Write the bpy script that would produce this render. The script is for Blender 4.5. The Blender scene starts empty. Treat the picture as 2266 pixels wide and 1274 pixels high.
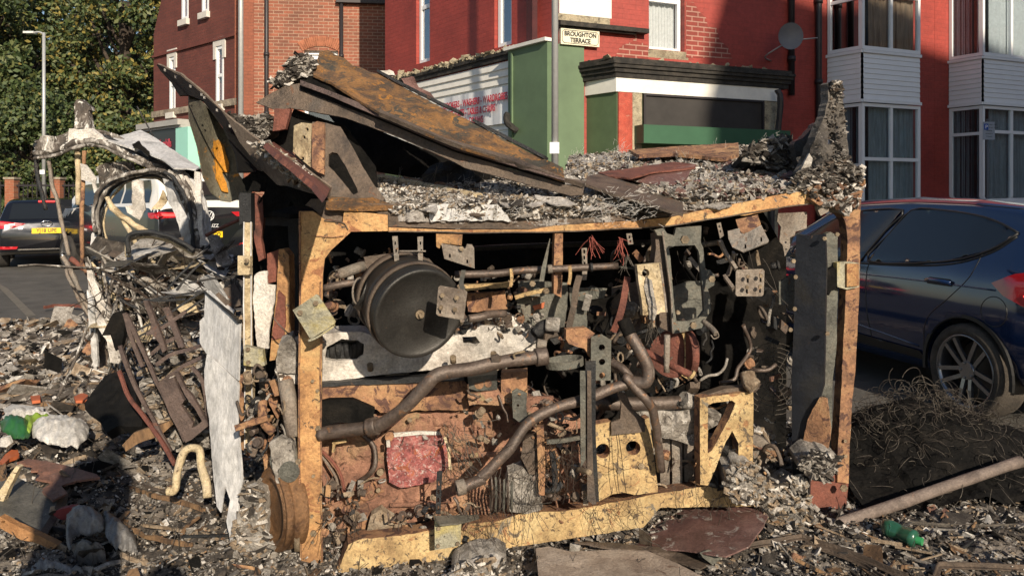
import bpy, bmesh, math, random
import numpy as np
from mathutils import Vector, Matrix, noise, geometry
from mathutils.bvhtree import BVHTree
R = math.radians
scene = bpy.context.scene
COL = scene.collection
# ------------------------------------------------------------------ camera
F, CX, HZ, H = 1700.0, 1133.0, 437.0, 1.47      # focal length, principal column, horizon row (photo pixels), eye height
cd = bpy.data.cameras.new('camera'); cam = bpy.data.objects.new('camera', cd); COL.objects.link(cam)
cd.sensor_width = 36; cd.lens = 36 * F / 2266; cd.shift_y = -(637 - HZ) / 2266
cd.clip_start = 0.05; cd.clip_end = 500
cam.location = (0, 0, H); cam.rotation_euler = (R(90), 0, 0)
scene.camera = cam
# ------------------------------------------------------------------ light
SUN_AZ, SUN_EL = 21.0, 25.0        # sun stands behind the camera to the right, low
w = bpy.data.worlds.new('World'); scene.world = w; w.use_nodes = True
nt = w.node_tree; nt.nodes.clear()
sky = nt.nodes.new('ShaderNodeTexSky'); sky.sky_type = 'NISHITA'; sky.sun_disc = False
sky.sun_elevation = R(SUN_EL); sky.sun_rotation = R(180 - SUN_AZ); sky.air_density = 1.0; sky.dust_density = 0.6
bg = nt.nodes.new('ShaderNodeBackground'); bg.inputs['Strength'].default_value = 0.075
wo = nt.nodes.new('ShaderNodeOutputWorld')
nt.links.new(sky.outputs[0], bg.inputs[0]); nt.links.new(bg.outputs[0], wo.inputs[0])
sl = bpy.data.lights.new('sun', 'SUN'); sun = bpy.data.objects.new('sun', sl); COL.objects.link(sun)
sl.energy = 4.6; sl.angle = R(0.6); sl.color = (1.0, 0.86, 0.68)
sd = Vector((math.sin(R(SUN_AZ)) * math.cos(R(SUN_EL)), -math.cos(R(SUN_AZ)) * math.cos(R(SUN_EL)), math.sin(R(SUN_EL))))
sun.rotation_euler = (-sd).to_track_quat('-Z', 'Y').to_euler()
sun.location = (6, -8, 9)
scene.view_settings.view_transform = 'Standard'; scene.view_settings.look = 'None'
scene.view_settings.exposure = 0.5; scene.view_settings.gamma = 1
# ------------------------------------------------------------------ materials
MATS = {}
def nmat(name):
    m = bpy.data.materials.new(name); m.use_nodes = True
    n = m.node_tree.nodes; b = n['Principled BSDF']
    MATS[name] = m
    return m, m.node_tree, b
def node(t, typ, **kw):
    n = t.nodes.new(typ)
    for k, v in kw.items():
        if k in n.inputs: n.inputs[k].default_value = v
        else: setattr(n, k, v)
    return n
def c4(c): return (c[0], c[1], c[2], 1)
def coords(t, wall=False):
    tc = node(t, 'ShaderNodeTexCoord')
    if not wall: return tc.outputs['Object']
    s = node(t, 'ShaderNodeSeparateXYZ'); c = node(t, 'ShaderNodeCombineXYZ')
    t.links.new(tc.outputs['Object'], s.inputs[0])
    t.links.new(s.outputs[0], c.inputs[0]); t.links.new(s.outputs[2], c.inputs[1])
    return c.outputs[0]
def noi(t, vec, scale, detail=8, rough=.6, dist=0.0):
    n = node(t, 'ShaderNodeTexNoise', Scale=scale, Detail=detail, Roughness=rough, Distortion=dist)
    t.links.new(vec, n.inputs['Vector']); return n.outputs['Fac']
def ramp(t, fac, stops, const=False):
    r = node(t, 'ShaderNodeValToRGB'); e = r.color_ramp
    if const: e.interpolation = 'CONSTANT'
    while len(e.elements) < len(stops): e.elements.new(.5)
    for el, (p, c) in zip(e.elements, stops): el.position = p; el.color = c4(c) if not isinstance(c, float) else (c, c, c, 1)
    t.links.new(fac, r.inputs[0]); return r.outputs[0]
def mix(t, fac, a, b):
    m = node(t, 'ShaderNodeMix', data_type='RGBA')
    if isinstance(fac, float): m.inputs[0].default_value = fac
    else: t.links.new(fac, m.inputs[0])
    for i, v in ((6, a), (7, b)):
        if isinstance(v, tuple): m.inputs[i].default_value = c4(v)
        else: t.links.new(v, m.inputs[i])
    return m.outputs[2]
def bump(t, b, hgt, strength, dist=.01):
    n = node(t, 'ShaderNodeBump', Strength=strength, Distance=dist)
    t.links.new(hgt, n.inputs['Height']); t.links.new(n.outputs[0], b.inputs['Normal'])
def burn(name, cols, scale=9, spots=None, spot_amt=.42, spot_scale=28, fine=90, rough=.75, metal=0.0, bstr=.7, streak=1.0, soot=.5):
    """weathered / burnt surface: colour patches, ragged spots of another colour, fine grain and bump"""
    m, t, b = nmat(name)
    v = coords(t)
    if streak != 1.0:
        mp = node(t, 'ShaderNodeMapping'); mp.inputs['Scale'].default_value = (1, 1, streak)
        t.links.new(v, mp.inputs[0]); v = mp.outputs[0]
    n1 = noi(t, v, scale, 10, .65, .6)
    k = len(cols); lo, hi = .34, .66
    c = ramp(t, n1, [(lo + (hi - lo) * i / max(1, k - 1), cols[i]) for i in range(k)])
    if spots:
        for j, (sc, am, ss) in enumerate(spots):
            n2 = noi(t, v, ss, 9, .7, 1.2)
            f = ramp(t, n2, [(1 - am - .015, 0.0), (1 - am + .03, 1.0)])
            c = mix(t, f, c, sc)
    if soot:
        n4 = noi(t, v, scale * .45 + .8, 9, .72, .4)
        c = mix(t, ramp(t, n4, [(.44, 0.0), (.66, float(soot))]), c, tuple(.22 * x for x in cols[0]))
    n3 = noi(t, v, fine, 6, .75)
    g = ramp(t, n3, [(.3, .52), (.7, 1.3)])
    mm = node(t, 'ShaderNodeMix', data_type='RGBA', blend_type='MULTIPLY'); mm.inputs[0].default_value = .85
    t.links.new(c, mm.inputs[6]); t.links.new(g, mm.inputs[7])
    t.links.new(mm.outputs[2], b.inputs['Base Color'])
    b.inputs['Roughness'].default_value = rough; b.inputs['Metallic'].default_value = metal
    ad = node(t, 'ShaderNodeMath', operation='ADD'); t.links.new(n1, ad.inputs[0]); t.links.new(n3, ad.inputs[1])
    bump(t, b, ad.outputs[0], bstr, .012)
    return m
def plain(name, col, rough=.5, metal=0., coat=0., var=.12, scale=6, emit=None, es=1):
    m, t, b = nmat(name)
    v = coords(t); n = noi(t, v, scale, 8, .65)
    a = tuple(x * (1 - var) for x in col); d = tuple(min(1, x * (1 + var)) for x in col)
    t.links.new(ramp(t, n, [(.3, a), (.7, d)]), b.inputs['Base Color'])
    b.inputs['Roughness'].default_value = rough; b.inputs['Metallic'].default_value = metal
    if coat: b.inputs['Coat Weight'].default_value = coat; b.inputs['Coat Roughness'].default_value = .04
    if emit: b.inputs['Emission Color'].default_value = c4(emit); b.inputs['Emission Strength'].default_value = es
    return m
def brickmat(name, c1, c2, mort, wear=None, msize=.008, bstr=.5, paint=False):
    m, t, b = nmat(name)
    v = coords(t, True)
    br = node(t, 'ShaderNodeTexBrick'); br.offset = .5
    for k, x in (('Scale', 1), ('Brick Width', .225), ('Row Height', .075), ('Mortar Size', msize), ('Mortar Smooth', .3), ('Bias', 0.)): br.inputs[k].default_value = x
    br.inputs['Color1'].default_value = c4(c1); br.inputs['Color2'].default_value = c4(c2); br.inputs['Mortar'].default_value = c4(mort)
    t.links.new(v, br.inputs['Vector'])
    n1 = noi(t, v, 1.3, 8, .7); n2 = noi(t, v, 16, 6, .7)
    g = node(t, 'ShaderNodeMix', data_type='RGBA', blend_type='MULTIPLY'); g.inputs[0].default_value = .8
    t.links.new(br.outputs[0], g.inputs[6]); t.links.new(ramp(t, n1, [(.3, .68), (.7, 1.2)]), g.inputs[7])
    g2 = node(t, 'ShaderNodeMix', data_type='RGBA', blend_type='MULTIPLY'); g2.inputs[0].default_value = .7
    t.links.new(g.outputs[2], g2.inputs[6]); t.links.new(ramp(t, n2, [(.3, .7), (.7, 1.2)]), g2.inputs[7])
    out = g2.outputs[2]
    if wear:
        n3 = noi(t, v, 2.3, 10, .75, .8)
        out = mix(t, ramp(t, n3, [(.69, 0.), (.72, 1.)]), out, wear)
    t.links.new(out, b.inputs['Base Color']); b.inputs['Roughness'].default_value = .85 if not paint else .6
    inv = node(t, 'ShaderNodeMath', operation='SUBTRACT'); inv.inputs[0].default_value = 1; t.links.new(br.outputs['Fac'], inv.inputs[1])
    ad = node(t, 'ShaderNodeMath', operation='MULTIPLY_ADD'); ad.inputs[1].default_value = 1; t.links.new(inv.outputs[0], ad.inputs[0]); t.links.new(n2, ad.inputs[2])
    bump(t, b, ad.outputs[0], bstr, .01)
    return m
def pane(name, tint=(.55, .6, .62), refl=.22):
    m, t, b = nmat(name); t.nodes.remove(b)
    tr = node(t, 'ShaderNodeBsdfTransparent'); tr.inputs[0].default_value = c4(tint)
    gl = node(t, 'ShaderNodeBsdfGlossy'); gl.inputs['Roughness'].default_value = .03
    fr = node(t, 'ShaderNodeLayerWeight'); pw = node(t, 'ShaderNodeMath', operation='POWER'); pw.inputs[1].default_value = 4; t.links.new(fr.outputs['Facing'], pw.inputs[0])
    ad = node(t, 'ShaderNodeMath', operation='ADD'); ad.inputs[1].default_value = refl * .6; ad.use_clamp = True
    t.links.new(pw.outputs[0], ad.inputs[0])
    mx = node(t, 'ShaderNodeMixShader'); t.links.new(ad.outputs[0], mx.inputs[0]); t.links.new(tr.outputs[0], mx.inputs[1]); t.links.new(gl.outputs[0], mx.inputs[2])
    t.links.new(mx.outputs[0], t.nodes['Material Output'].inputs[0]); return m
# wreck
TAN = burn('scorched_tan_paint', [(.26, .13, .06), (.56, .31, .13), (.62, .42, .19)], 5, [((.30, .13, .06), .42, 9), ((.08, .06, .045), .40, 24), ((.13, .12, .11), .36, 8)], rough=.7)
YEL = burn('scorched_cream_paint', [(.32, .21, .10), (.54, .38, .18), (.62, .48, .25)], 7, [((.10, .07, .045), .43, 34), ((.36, .18, .08), .40, 11), ((.13, .10, .07), .39, 13), ((.22, .20, .16), .37, 5)], rough=.75)
TANR = burn('tan_paint_gone_rusty', [(.14, .075, .05), (.38, .20, .105), (.46, .28, .14)], 6, [((.12, .06, .045), .46, 14), ((.62, .5, .38), .33, 34)], rough=.8)
ORR = burn('orange_rust', [(.05, .045, .036), (.15, .085, .045), (.32, .16, .055), (.10, .085, .06)], 7, [((.46, .20, .035), .41, 19), ((.07, .065, .052), .44, 9), ((.14, .15, .12), .36, 5)], rough=.9, bstr=1)
STB = burn('heat_browned_steel', [(.065, .052, .044), (.16, .12, .09), (.12, .10, .085)], 5, [((.19, .09, .05), .36, 10)], rough=.55, metal=.25)
STG = burn('grey_green_steel', [(.08, .08, .07), (.17, .17, .145), (.22, .20, .16)], 7, [((.26, .13, .06), .36, 15)], rough=.55, metal=.3)
GAL = burn('galvanised_bracket', [(.19, .15, .12), (.33, .28, .23), (.28, .26, .23)], 8, [((.30, .15, .07), .36, 22)], rough=.5, metal=.35)
GYL = burn('yellowed_zinc_plate', [(.24, .23, .17), (.42, .40, .30), (.50, .42, .17)], 8, [((.10, .09, .06), .36, 20)], rough=.55, metal=.2)
PUR = burn('purple_brown_sheet', [(.11, .058, .052), (.19, .10, .088), (.26, .16, .14)], 4, [((.40, .35, .32), .42, 12), ((.07, .045, .04), .38, 24)], rough=.6, metal=.1)
RED = burn('red_brown_steel', [(.09, .035, .025), (.22, .075, .05), (.16, .06, .045)], 6, [((.30, .12, .07), .38, 12)], rough=.7)
PNK = burn('engine_block_rust', [(.19, .095, .065), (.43, .22, .145), (.47, .30, .17)], 4.5, [((.20, .10, .065), .42, 14), ((.36, .27, .15), .38, 9), ((.06, .045, .04), .38, 20)], rough=.85, soot=.6, bstr=1)
REDP = burn('blistered_red_plate', [(.20, .06, .06), (.42, .13, .12), (.55, .27, .24)], 30, [((.62, .50, .47), .43, 46), ((.45, .14, .07), .42, 17), ((.1, .06, .05), .38, 22)], rough=.8, bstr=1)
WHT = burn('white_ash_coat', [(.48, .43, .38), (.74, .70, .64), (.80, .77, .73)], 7, [((.30, .25, .20), .34, 20)], rough=.95, bstr=.9)
PALE = burn('pale_powder_ash', [(.24, .22, .20), (.46, .43, .40), (.60, .57, .54)], 5, [((.70, .67, .63), .40, 16), ((.12, .10, .09), .40, 12)], rough=1, bstr=1)
ALU = burn('ash_white_aluminium', [(.36, .36, .36), (.58, .58, .58), (.68, .67, .65)], 3.2, [((.24, .23, .21), .38, 8), ((.72, .70, .66), .38, 5)], fine=60, rough=.7, streak=.35, bstr=.45)
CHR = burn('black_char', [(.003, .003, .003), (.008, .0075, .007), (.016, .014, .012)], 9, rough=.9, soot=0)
CHR.node_tree.nodes['Principled BSDF'].inputs['Specular IOR Level'].default_value = .15
CHAN = burn('blue_black_channel', [(.010, .012, .017), (.018, .021, .028), (.03, .028, .025)], 3, [((.10, .06, .04), .33, 10)], rough=.5, metal=.2, bstr=.2, soot=0)
TOW = burn('grey_crusted_skin', [(.05, .045, .042), (.14, .125, .11), (.25, .225, .20)], 7, [((.45, .42, .38), .36, 20), ((.03, .027, .025), .42, 9)], rough=.95, bstr=1)
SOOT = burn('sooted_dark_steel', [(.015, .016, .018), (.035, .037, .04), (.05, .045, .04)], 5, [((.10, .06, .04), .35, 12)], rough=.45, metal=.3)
SOOTD = burn('sooted_disc_steel', [(.03, .029, .027), (.055, .052, .048), (.045, .045, .042)], 3, [((.14, .09, .06), .33, 16)], fine=160, rough=.42, metal=.45, bstr=.2)
PIPE = burn('browned_pipe', [(.075, .055, .045), (.15, .115, .095), (.11, .09, .078)], 9, [((.26, .14, .075), .40, 18), ((.34, .30, .26), .36, 11)], rough=.45, metal=.35, bstr=.3)
MOT = burn('mottled_black_white_rail', [(.03, .027, .024), (.12, .10, .085), (.62, .59, .54)], 9, [((.72, .70, .66), .43, 16), ((.05, .04, .03), .42, 9)], rough=.8, streak=.5)
CRM = burn('cream_scorched_strut', [(.35, .26, .15), (.66, .54, .34), (.6, .5, .36)], 11, [((.12, .08, .05), .40, 28)], rough=.8)
ASHG = burn('grey_ash', [(.16, .14, .12), (.36, .33, .29), (.55, .52, .48)], 14, [((.70, .67, .62), .40, 34), ((.06, .05, .045), .40, 22)], rough=1, bstr=1)
ASHD = burn('dark_ash', [(.02, .018, .016), (.06, .05, .042), (.14, .12, .10)], 10, [((.30, .27, .24), .36, 40)], rough=1, bstr=1)
ASHT = burn('tan_ash', [(.20, .14, .09), (.38, .29, .20), (.50, .42, .32)], 14, [((.10, .07, .05), .40, 26)], rough=1, bstr=1)
FIB = burn('glass_fibre_fluff', [(.5, .46, .41), (.72, .69, .64), (.8, .78, .74)], 20, rough=1)
WOOD = burn('charred_wood', [(.05, .03, .02), (.24, .14, .07), (.36, .22, .11)], 8, [((.015, .012, .01), .45, 7)], rough=.9, streak=.3)
ORB = plain('orange_plastic', (.42, .11, .04), .55)
WIRE = burn('rusty_wire', [(.02, .014, .01), (.06, .04, .028), (.11, .08, .06)], 10, rough=.8, metal=.2)
WIREG = burn('grey_wire', [(.07, .06, .05), (.17, .15, .125)], 10, rough=.6, metal=.3)
WIRED = plain('red_wire', (.30, .08, .06), .8)
BOLT = burn('bolt_head', [(.2, .15, .1), (.42, .33, .22)], 20, rough=.5, metal=.4)
BLK = plain('opening_shade', (.008, .008, .008), .9)
# ------------------------------------------------------------------ projection helpers
def P(px, py, Y): return Vector(((px - CX) / F * Y, Y, H - (py - HZ) / F * Y))
def G(py): return H * F / max(20., (py - HZ))                     # distance at which a photo row meets the ground
ZM = dict(A1=(0, 0, 2.653), A2=(500, 0, 2.655), A3=(1150, 0, 2.654), A4=(1700, 0, 2.654), B1=(0, 420, 2.963), B2=(500, 420, 2.963),
          B3=(1050, 420, 2.963), B4=(1650, 380, 2.711), C1=(0, 820, 2.807), C2=(500, 820, 2.807), C3=(1050, 820, 2.806),
          C4=(1650, 820, 2.807), D1=(150, 200, 3.034), D2=(560, 90, 3.107), S=(0, 0, 1.0))
def T(*a):
    """T('B2',(x,y),(x,y),'B3',(x,y)...) -> photo pixels"""
    out = []; z = ZM['S']
    for i in a:
        if isinstance(i, str): z = ZM[i]
        else: out.append((z[0] + i[0] / z[2], z[1] + i[1] / z[2]) + tuple(i[2:]))
    return out
def pl(a, b, c):
    A, B, C = P(*a), P(*b), P(*c); n = (B - A).cross(C - A); d = n.dot(A); o = Vector((0, 0, H))
    def f(px, py):
        r = Vector(((px - CX) / F, 1, -(py - HZ) / F)); q = n.dot(r)
        return (d - n.dot(o)) / q if abs(q) > 1e-9 else 3
    return f
Q = pl((685, 480, 3.05), (1885, 480, 3.55), (685, 1250, 3.05))      # plane of the wreck's open engine bay
def Qo(o): return lambda x, y: Q(x, y) + o
def flat(f): return f if callable(f) else (lambda x, y: f)
# ------------------------------------------------------------------ objects
def link(name, me, parent=None, loc=None):
    o = bpy.data.objects.new(name, me); COL.objects.link(o)
    if parent is not None: o.parent = parent
    if loc is not None: o.location = loc
    return o
def tag(o, label=None, cat=None, group=None, kind=None):
    if label: o['label'] = label
    if cat: o['category'] = cat
    if group: o['group'] = group
    if kind: o['kind'] = kind
    return o
def thing(name, label, cat, loc=(0, 0, 0), rotz=0, group=None):
    o = bpy.data.objects.new(name, None); COL.objects.link(o); o.location = loc; o.rotation_euler = (0, 0, rotz)
    o.empty_display_size = .1
    return tag(o, label, cat, group)
class MB:
    def __init__(s): s.v = []; s.f = []; s.m = []; s.s = []
    def add(s, vs, fs, mi=0, sm=False):
        n = len(s.v); s.v += [tuple(v) for v in vs]
        for f in fs: s.f.append(tuple(i + n for i in f)); s.m.append(mi); s.s.append(sm)
        return s
    def build(s, name, mats, parent=None, origin='auto', smooth=False, loc=None, rotz=None):
        me = bpy.data.meshes.new(name)
        mats = mats if isinstance(mats, (list, tuple)) else [mats]
        for m in mats: me.materials.append(m)
        off = Vector((0, 0, 0))
        if parent is not None:
            if loc is None: off = world(parent)
        elif origin == 'auto' and loc is None and s.v:
            a = np.array(s.v); off = Vector((float(a[:, 0].mean()), float(a[:, 1].mean()), float(a[:, 2].min())))
        me.from_pydata([(v[0] - off.x, v[1] - off.y, v[2] - off.z) for v in s.v], [], s.f)
        me.polygons.foreach_set('material_index', s.m)
        me.polygons.foreach_set('use_smooth', [True] * len(s.f) if smooth else s.s)
        me.update()
        o = link(name, me, parent, off if parent is None and loc is None else loc)
        if rotz is not None: o.rotation_euler = (0, 0, rotz)
        return o
def world(o):
    v = Vector(o.location)
    while o.parent: o = o.parent; v += Vector(o.location)
    return v
def box(mb, a, b, mi=0):
    x0, y0, z0 = a; x1, y1, z1 = b
    vs = [(x, y, z) for z in (z0, z1) for y in (y0, y1) for x in (x0, x1)]
    return mb.add(vs, [(0, 2, 3, 1), (4, 5, 7, 6), (0, 1, 5, 4), (2, 6, 7, 3), (0, 4, 6, 2), (1, 3, 7, 5)], mi)
def crom(pts, k):
    if k <= 1 or len(pts) < 3: 
        if k <= 1: return [Vector(p) for p in pts]
        a, b = Vector(pts[0]), Vector(pts[-1])
        return [a.lerp(b, i / k) for i in range(k + 1)]
    q = [Vector(p) for p in pts]; q = [q[0] * 2 - q[1]] + q + [q[-1] * 2 - q[-2]]; out = []
    for i in range(1, len(q) - 2):
        for j in range(k):
            t = j / k; a, b, c, d = q[i - 1:i + 3]
            out.append(.5 * ((2 * b) + (c - a) * t + (2 * a - 5 * b + 4 * c - d) * t * t + (3 * b - a - 3 * c + d) * t ** 3))
    out.append(q[-2]); return out
def frames(path, up=None):
    fr = []; n = len(path); prev = None
    for i in range(n):
        t = (path[min(i + 1, n - 1)] - path[max(i - 1, 0)]); t = t.normalized() if t.length > 1e-9 else Vector((0, 0, 1))
        if prev is None:
            u = Vector(up) if up else (Vector((0, 1, 0)) if abs(t.y) < .8 else Vector((0, 0, 1)))
        else: u = prev
        s = t.cross(u).normalized(); u = s.cross(t).normalized(); prev = u
        fr.append((s, u))
    return fr
def sweep(mb, path, prof, mi=0, sm=False, scale=None, cap=True, up=None, jit=0, seed=0):
    """sweep a closed 2-D profile along a path of world points"""
    fr = frames(path, up); n = len(prof); vs = []
    for i, (p, (s, u)) in enumerate(zip(path, fr)):
        k = scale[i] if scale else 1
        for a, b in prof:
            v = p + s * a * k + u * b * k
            if jit: v = v + noise.noise_vector(v * 14 + Vector((seed, 0, 0))) * jit
            vs.append(v)
    fs = []
    for i in range(len(path) - 1):
        for j in range(n):
            fs.append((i * n + j, i * n + (j + 1) % n, (i + 1) * n + (j + 1) % n, (i + 1) * n + j))
    if cap: fs += [tuple(range(n))[::-1], tuple((len(path) - 1) * n + j for j in range(n))]
    base = len(mb.v); mb.add(vs, fs, mi, sm)
    if cap and sm: mb.s[-1] = False; mb.s[-2] = False
    return mb
def circ(r, n=10, ry=None): return [(r * math.cos(2 * math.pi * i / n), (ry or r) * math.sin(2 * math.pi * i / n)) for i in range(n)]
def rect(w, h): return [(-w / 2, -h / 2), (w / 2, -h / 2), (w / 2, h / 2), (-w / 2, h / 2)]
def chan(w, h, t=.006): return [(-w/2, -h/2), (w/2, -h/2), (w/2, -h/2+t), (-w/2+t, -h/2+t), (-w/2+t, h/2-t), (w/2, h/2-t), (w/2, h/2), (-w/2, h/2)]
def angl(w, h, t=.005): return [(0, 0), (w, 0), (w, t), (t, t), (t, h), (0, h)]
def tube(mb, pts, rpx=None, r=None, k=5, n=10, mi=0, sm=True, jit=0, taper=None, seed=0):
    """pts = (px,py,Y) photo pixels with distance; radius in photo pixels or metres"""
    w3 = [P(*p) for p in pts]
    if r is None: r = rpx / F * (sum(p[2] for p in pts) / len(pts))
    path = crom(w3, k); sc = None
    if taper: m = len(path) - 1; sc = [taper[0] + (taper[1] - taper[0]) * i / m for i in range(m + 1)]
    return sweep(mb, path, circ(r, n), mi, sm, sc, jit=jit, seed=seed)
def inside(poly, x, y):
    c = False; j = len(poly) - 1
    for i in range(len(poly)):
        xi, yi = poly[i][0], poly[i][1]; xj, yj = poly[j][0], poly[j][1]
        if (yi > y) != (yj > y) and x < (xj - xi) * (y - yi) / (yj - yi) + xi: c = not c
        j = i
    return c
def tess(loops, step=None, rag=0, seed=0, jitter=.3):
    """triangulate outline loops[0] minus holes loops[1:], with interior points"""
    rnd = random.Random(seed); lp = []
    for loop in loops:
        o = []; n = len(loop)
        for i in range(n):
            a, b = loop[i], loop[(i + 1) % n]; L = math.hypot(b[0] - a[0], b[1] - a[1])
            m = max(1, int(L / min(step, 7))) if step else 1
            for j in range(m):
                t = j / m; x = a[0] + (b[0] - a[0]) * t; y = a[1] + (b[1] - a[1]) * t
                if rag:
                    q = noise.noise_vector(Vector((x * .07, y * .07, seed))) * 1.2 + .6 * noise.noise_vector(Vector((x * .2, y * .2, seed + 5)))
                    x += q.x * rag; y += q.y * rag
                o.append((x, y))
        lp.append(o)
    vs = []; es = []
    for o in lp:
        b = len(vs); vs += o; es += [(b + i, b + (i + 1) % len(o)) for i in range(len(o))]
    if step:
        xs = [p[0] for p in lp[0]]; ys = [p[1] for p in lp[0]]
        y = min(ys) + step * .5; row = 0
        while y < max(ys):
            x = min(xs) + step * (.5 if row % 2 else 1)
            while x < max(xs):
                jx, jy = x + rnd.uniform(-1, 1) * step * jitter, y + rnd.uniform(-1, 1) * step * jitter
                if inside(lp[0], jx, jy) and not any(inside(h, jx, jy) for h in lp[1:]): vs.append((jx, jy))
                x += step
            y += step * .87; row += 1
    r = geometry.delaunay_2d_cdt([Vector(v) for v in vs], es, [], 0, 1e-5)
    V = [(v.x, v.y) for v in r[0]]; out = []
    for f in r[2]:
        cx = sum(V[i][0] for i in f) / 3; cy = sum(V[i][1] for i in f) / 3
        if inside(lp[0], cx, cy) and not any(inside(h, cx, cy) for h in lp[1:]): out.append(tuple(f))
    return V, out
def solid(mb, V3, tris, ext, mi=0, mside=None, sm=False):
    """front triangles + back copy shifted by ext + side walls"""
    n = len(V3); mside = mi if mside is None else mside
    ex = ext if callable(ext) else (lambda i: ext)
    vs = list(V3) + [V3[i] + ex(i) for i in range(n)]
    ed = {}
    for f in tris:
        for a, b in ((f[0], f[1]), (f[1], f[2]), (f[2], f[0])): ed[(a, b)] = ed.get((a, b), 0) + 1
    mb.add(vs, list(tris) + [tuple(i + n for i in f[::-1]) for f in tris], mi, sm)
    base = len(mb.v) - 2 * n
    for (a, b) in ed:
        if (b, a) not in ed:
            mb.f.append((base + b, base + a, base + a + n, base + b + n)); mb.m.append(mside); mb.s.append(False)
    return mb
def plate(mb, loops, depth, thick=.008, step=14, rag=0, dent=0, mi=0, seed=0, bend=None, mside=None, sm=False, dfreq=6):
    """a sheet or casting traced in photo pixels, laid on its own plane and given thickness away from the viewer"""
    if loops and isinstance(loops[0], tuple): loops = [loops]
    V, tr = tess(loops, step, rag, seed); f = flat(depth)
    V3 = []
    for x, y in V:
        Y = f(x, y); p = P(x, y, Y)
        if dent:
            q = noise.noise(p * dfreq + Vector((seed * 3.1, 0, 0))) + .45 * noise.noise(p * dfreq * 3.1 + Vector((seed, 7, 0)))
            p = P(x, y, Y + dent * q)
        if bend: p = p + bend(x, y, p)
        V3.append(p)
    nsum = Vector()
    for t in tr: nsum += (V3[t[1]] - V3[t[0]]).cross(V3[t[2]] - V3[t[0]])
    c = sum(V3, Vector()) / len(V3); view = (c - Vector((0, 0, H))).normalized()
    nn = nsum.normalized() if nsum.length > 0 else view
    if nn.dot(view) < 0: nn = -nn; 
    else: tr = [t[::-1] for t in tr]
    return solid(mb, V3, tr, nn * thick, mi, mside, sm)
def bar(mb, pts, wpx=None, w=None, d=None, k=6, mi=0, jit=.002, prof=None, up=None, seed=0, scale=None):
    w3 = [P(*p) for p in pts]
    if w is None: w = wpx / F * (sum(p[2] for p in pts) / len(pts))
    path = crom(w3, k)
    return sweep(mb, path, prof or rect(w, d or w * .7), mi, False, scale, jit=jit, up=up or (0, 1, .01), seed=seed)
def ell(cx, cy, rx, ry=None, n=18, ph=0): return [(cx + rx * math.cos(2 * math.pi * i / n + ph), cy + (ry or rx) * math.sin(2 * math.pi * i / n + ph)) for i in range(n)]
def disc(mb, c, ax, r, h, n=28, mi=0, sm=True, r2=None):
    ax = Vector(ax).normalized()
    return sweep(mb, [Vector(c), Vector(c) + ax * h], circ(r, n), mi, sm, [1, (r2 or r) / r])
def bolt(mb, px, py, Y, r=.009, h=.008, mi=0):
    p = P(px, py, Y); sweep(mb, [p + Vector((0, -h, 0)), p], circ(r, 6), mi); return mb
def chunks(mb, pts, size, rng, nm=1, flatv=.5, wts=None, elong=1.6, align=None):
    """many irregular flattened scraps, one per point, added as 8-vertex lumps"""
    n = len(pts)
    if not n: return mb
    pts = np.asarray(pts, float); s = rng.uniform(size[0], size[1], n) * rng.uniform(.5, 1, n)
    base = np.array([[x, y, z] for z in (-1, 1) for y in (-1, 1) for x in (-1, 1)], float)
    v = base[None] * (1 + rng.uniform(-.45, .35, (n, 8, 3)))
    v[:, :, 2] *= flatv * rng.uniform(.2, 1, (n, 1)); v[:, :, 0] *= rng.uniform(.7, elong, (n, 1))
    v *= s[:, None, None] * .5
    a = rng.uniform(0, 6.283, n); tl = rng.normal(0, .55, n); tb = rng.normal(0, .55, n)
    ca, sa, ct, st, cb, sb = np.cos(a), np.sin(a), np.cos(tl), np.sin(tl), np.cos(tb), np.sin(tb)
    x, y, z = v[:, :, 0], v[:, :, 1], v[:, :, 2]
    y, z = y * ct[:, None] - z * st[:, None], y * st[:, None] + z * ct[:, None]
    x, z = x * cb[:, None] - z * sb[:, None], x * sb[:, None] + z * cb[:, None]
    x, y = x * ca[:, None] - y * sa[:, None], x * sa[:, None] + y * ca[:, None]
    v = np.stack([x, y, z], 2) + pts[:, None]
    fs = np.array([(0, 2, 3, 1), (4, 5, 7, 6), (0, 1, 5, 4), (2, 6, 7, 3), (0, 4, 6, 2), (1, 3, 7, 5)])
    b = len(mb.v); F_ = (np.arange(n) * 8)[:, None, None] + fs[None] + b
    mb.v += [tuple(q) for q in v.reshape(-1, 3).tolist()]
    mb.f += [tuple(q) for q in F_.reshape(-1, 4).tolist()]
    mi = rng.choice(nm, n, p=wts); mb.m += np.repeat(mi, 6).tolist(); mb.s += [False] * (n * 6)
    return mb
def wires(mb, starts, rng, L=(.1, .3), r=.0012, mi=0, curl=9, seg=7, drop=0., n=3, bias=None):
    for p in starts:
        p = Vector(p); d = Vector(rng.normal(0, 1, 3)); 
        if bias is not None: d = Vector(bias) + d * .45
        d.normalize(); l = rng.uniform(*L) / seg; path = [p.copy()]; ax = Vector(rng.normal(0, 1, 3)).normalized(); c = rng.uniform(-curl, curl) * l
        for i in range(seg):
            d = (Matrix.Rotation(c, 3, ax) @ d + Vector(rng.normal(0, .12, 3)) + Vector((0, 0, -drop))).normalized(); p = p + d * l; path.append(p.copy())
        sweep(mb, path, circ(r, n), mi, True, cap=False)
    return mb

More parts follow.
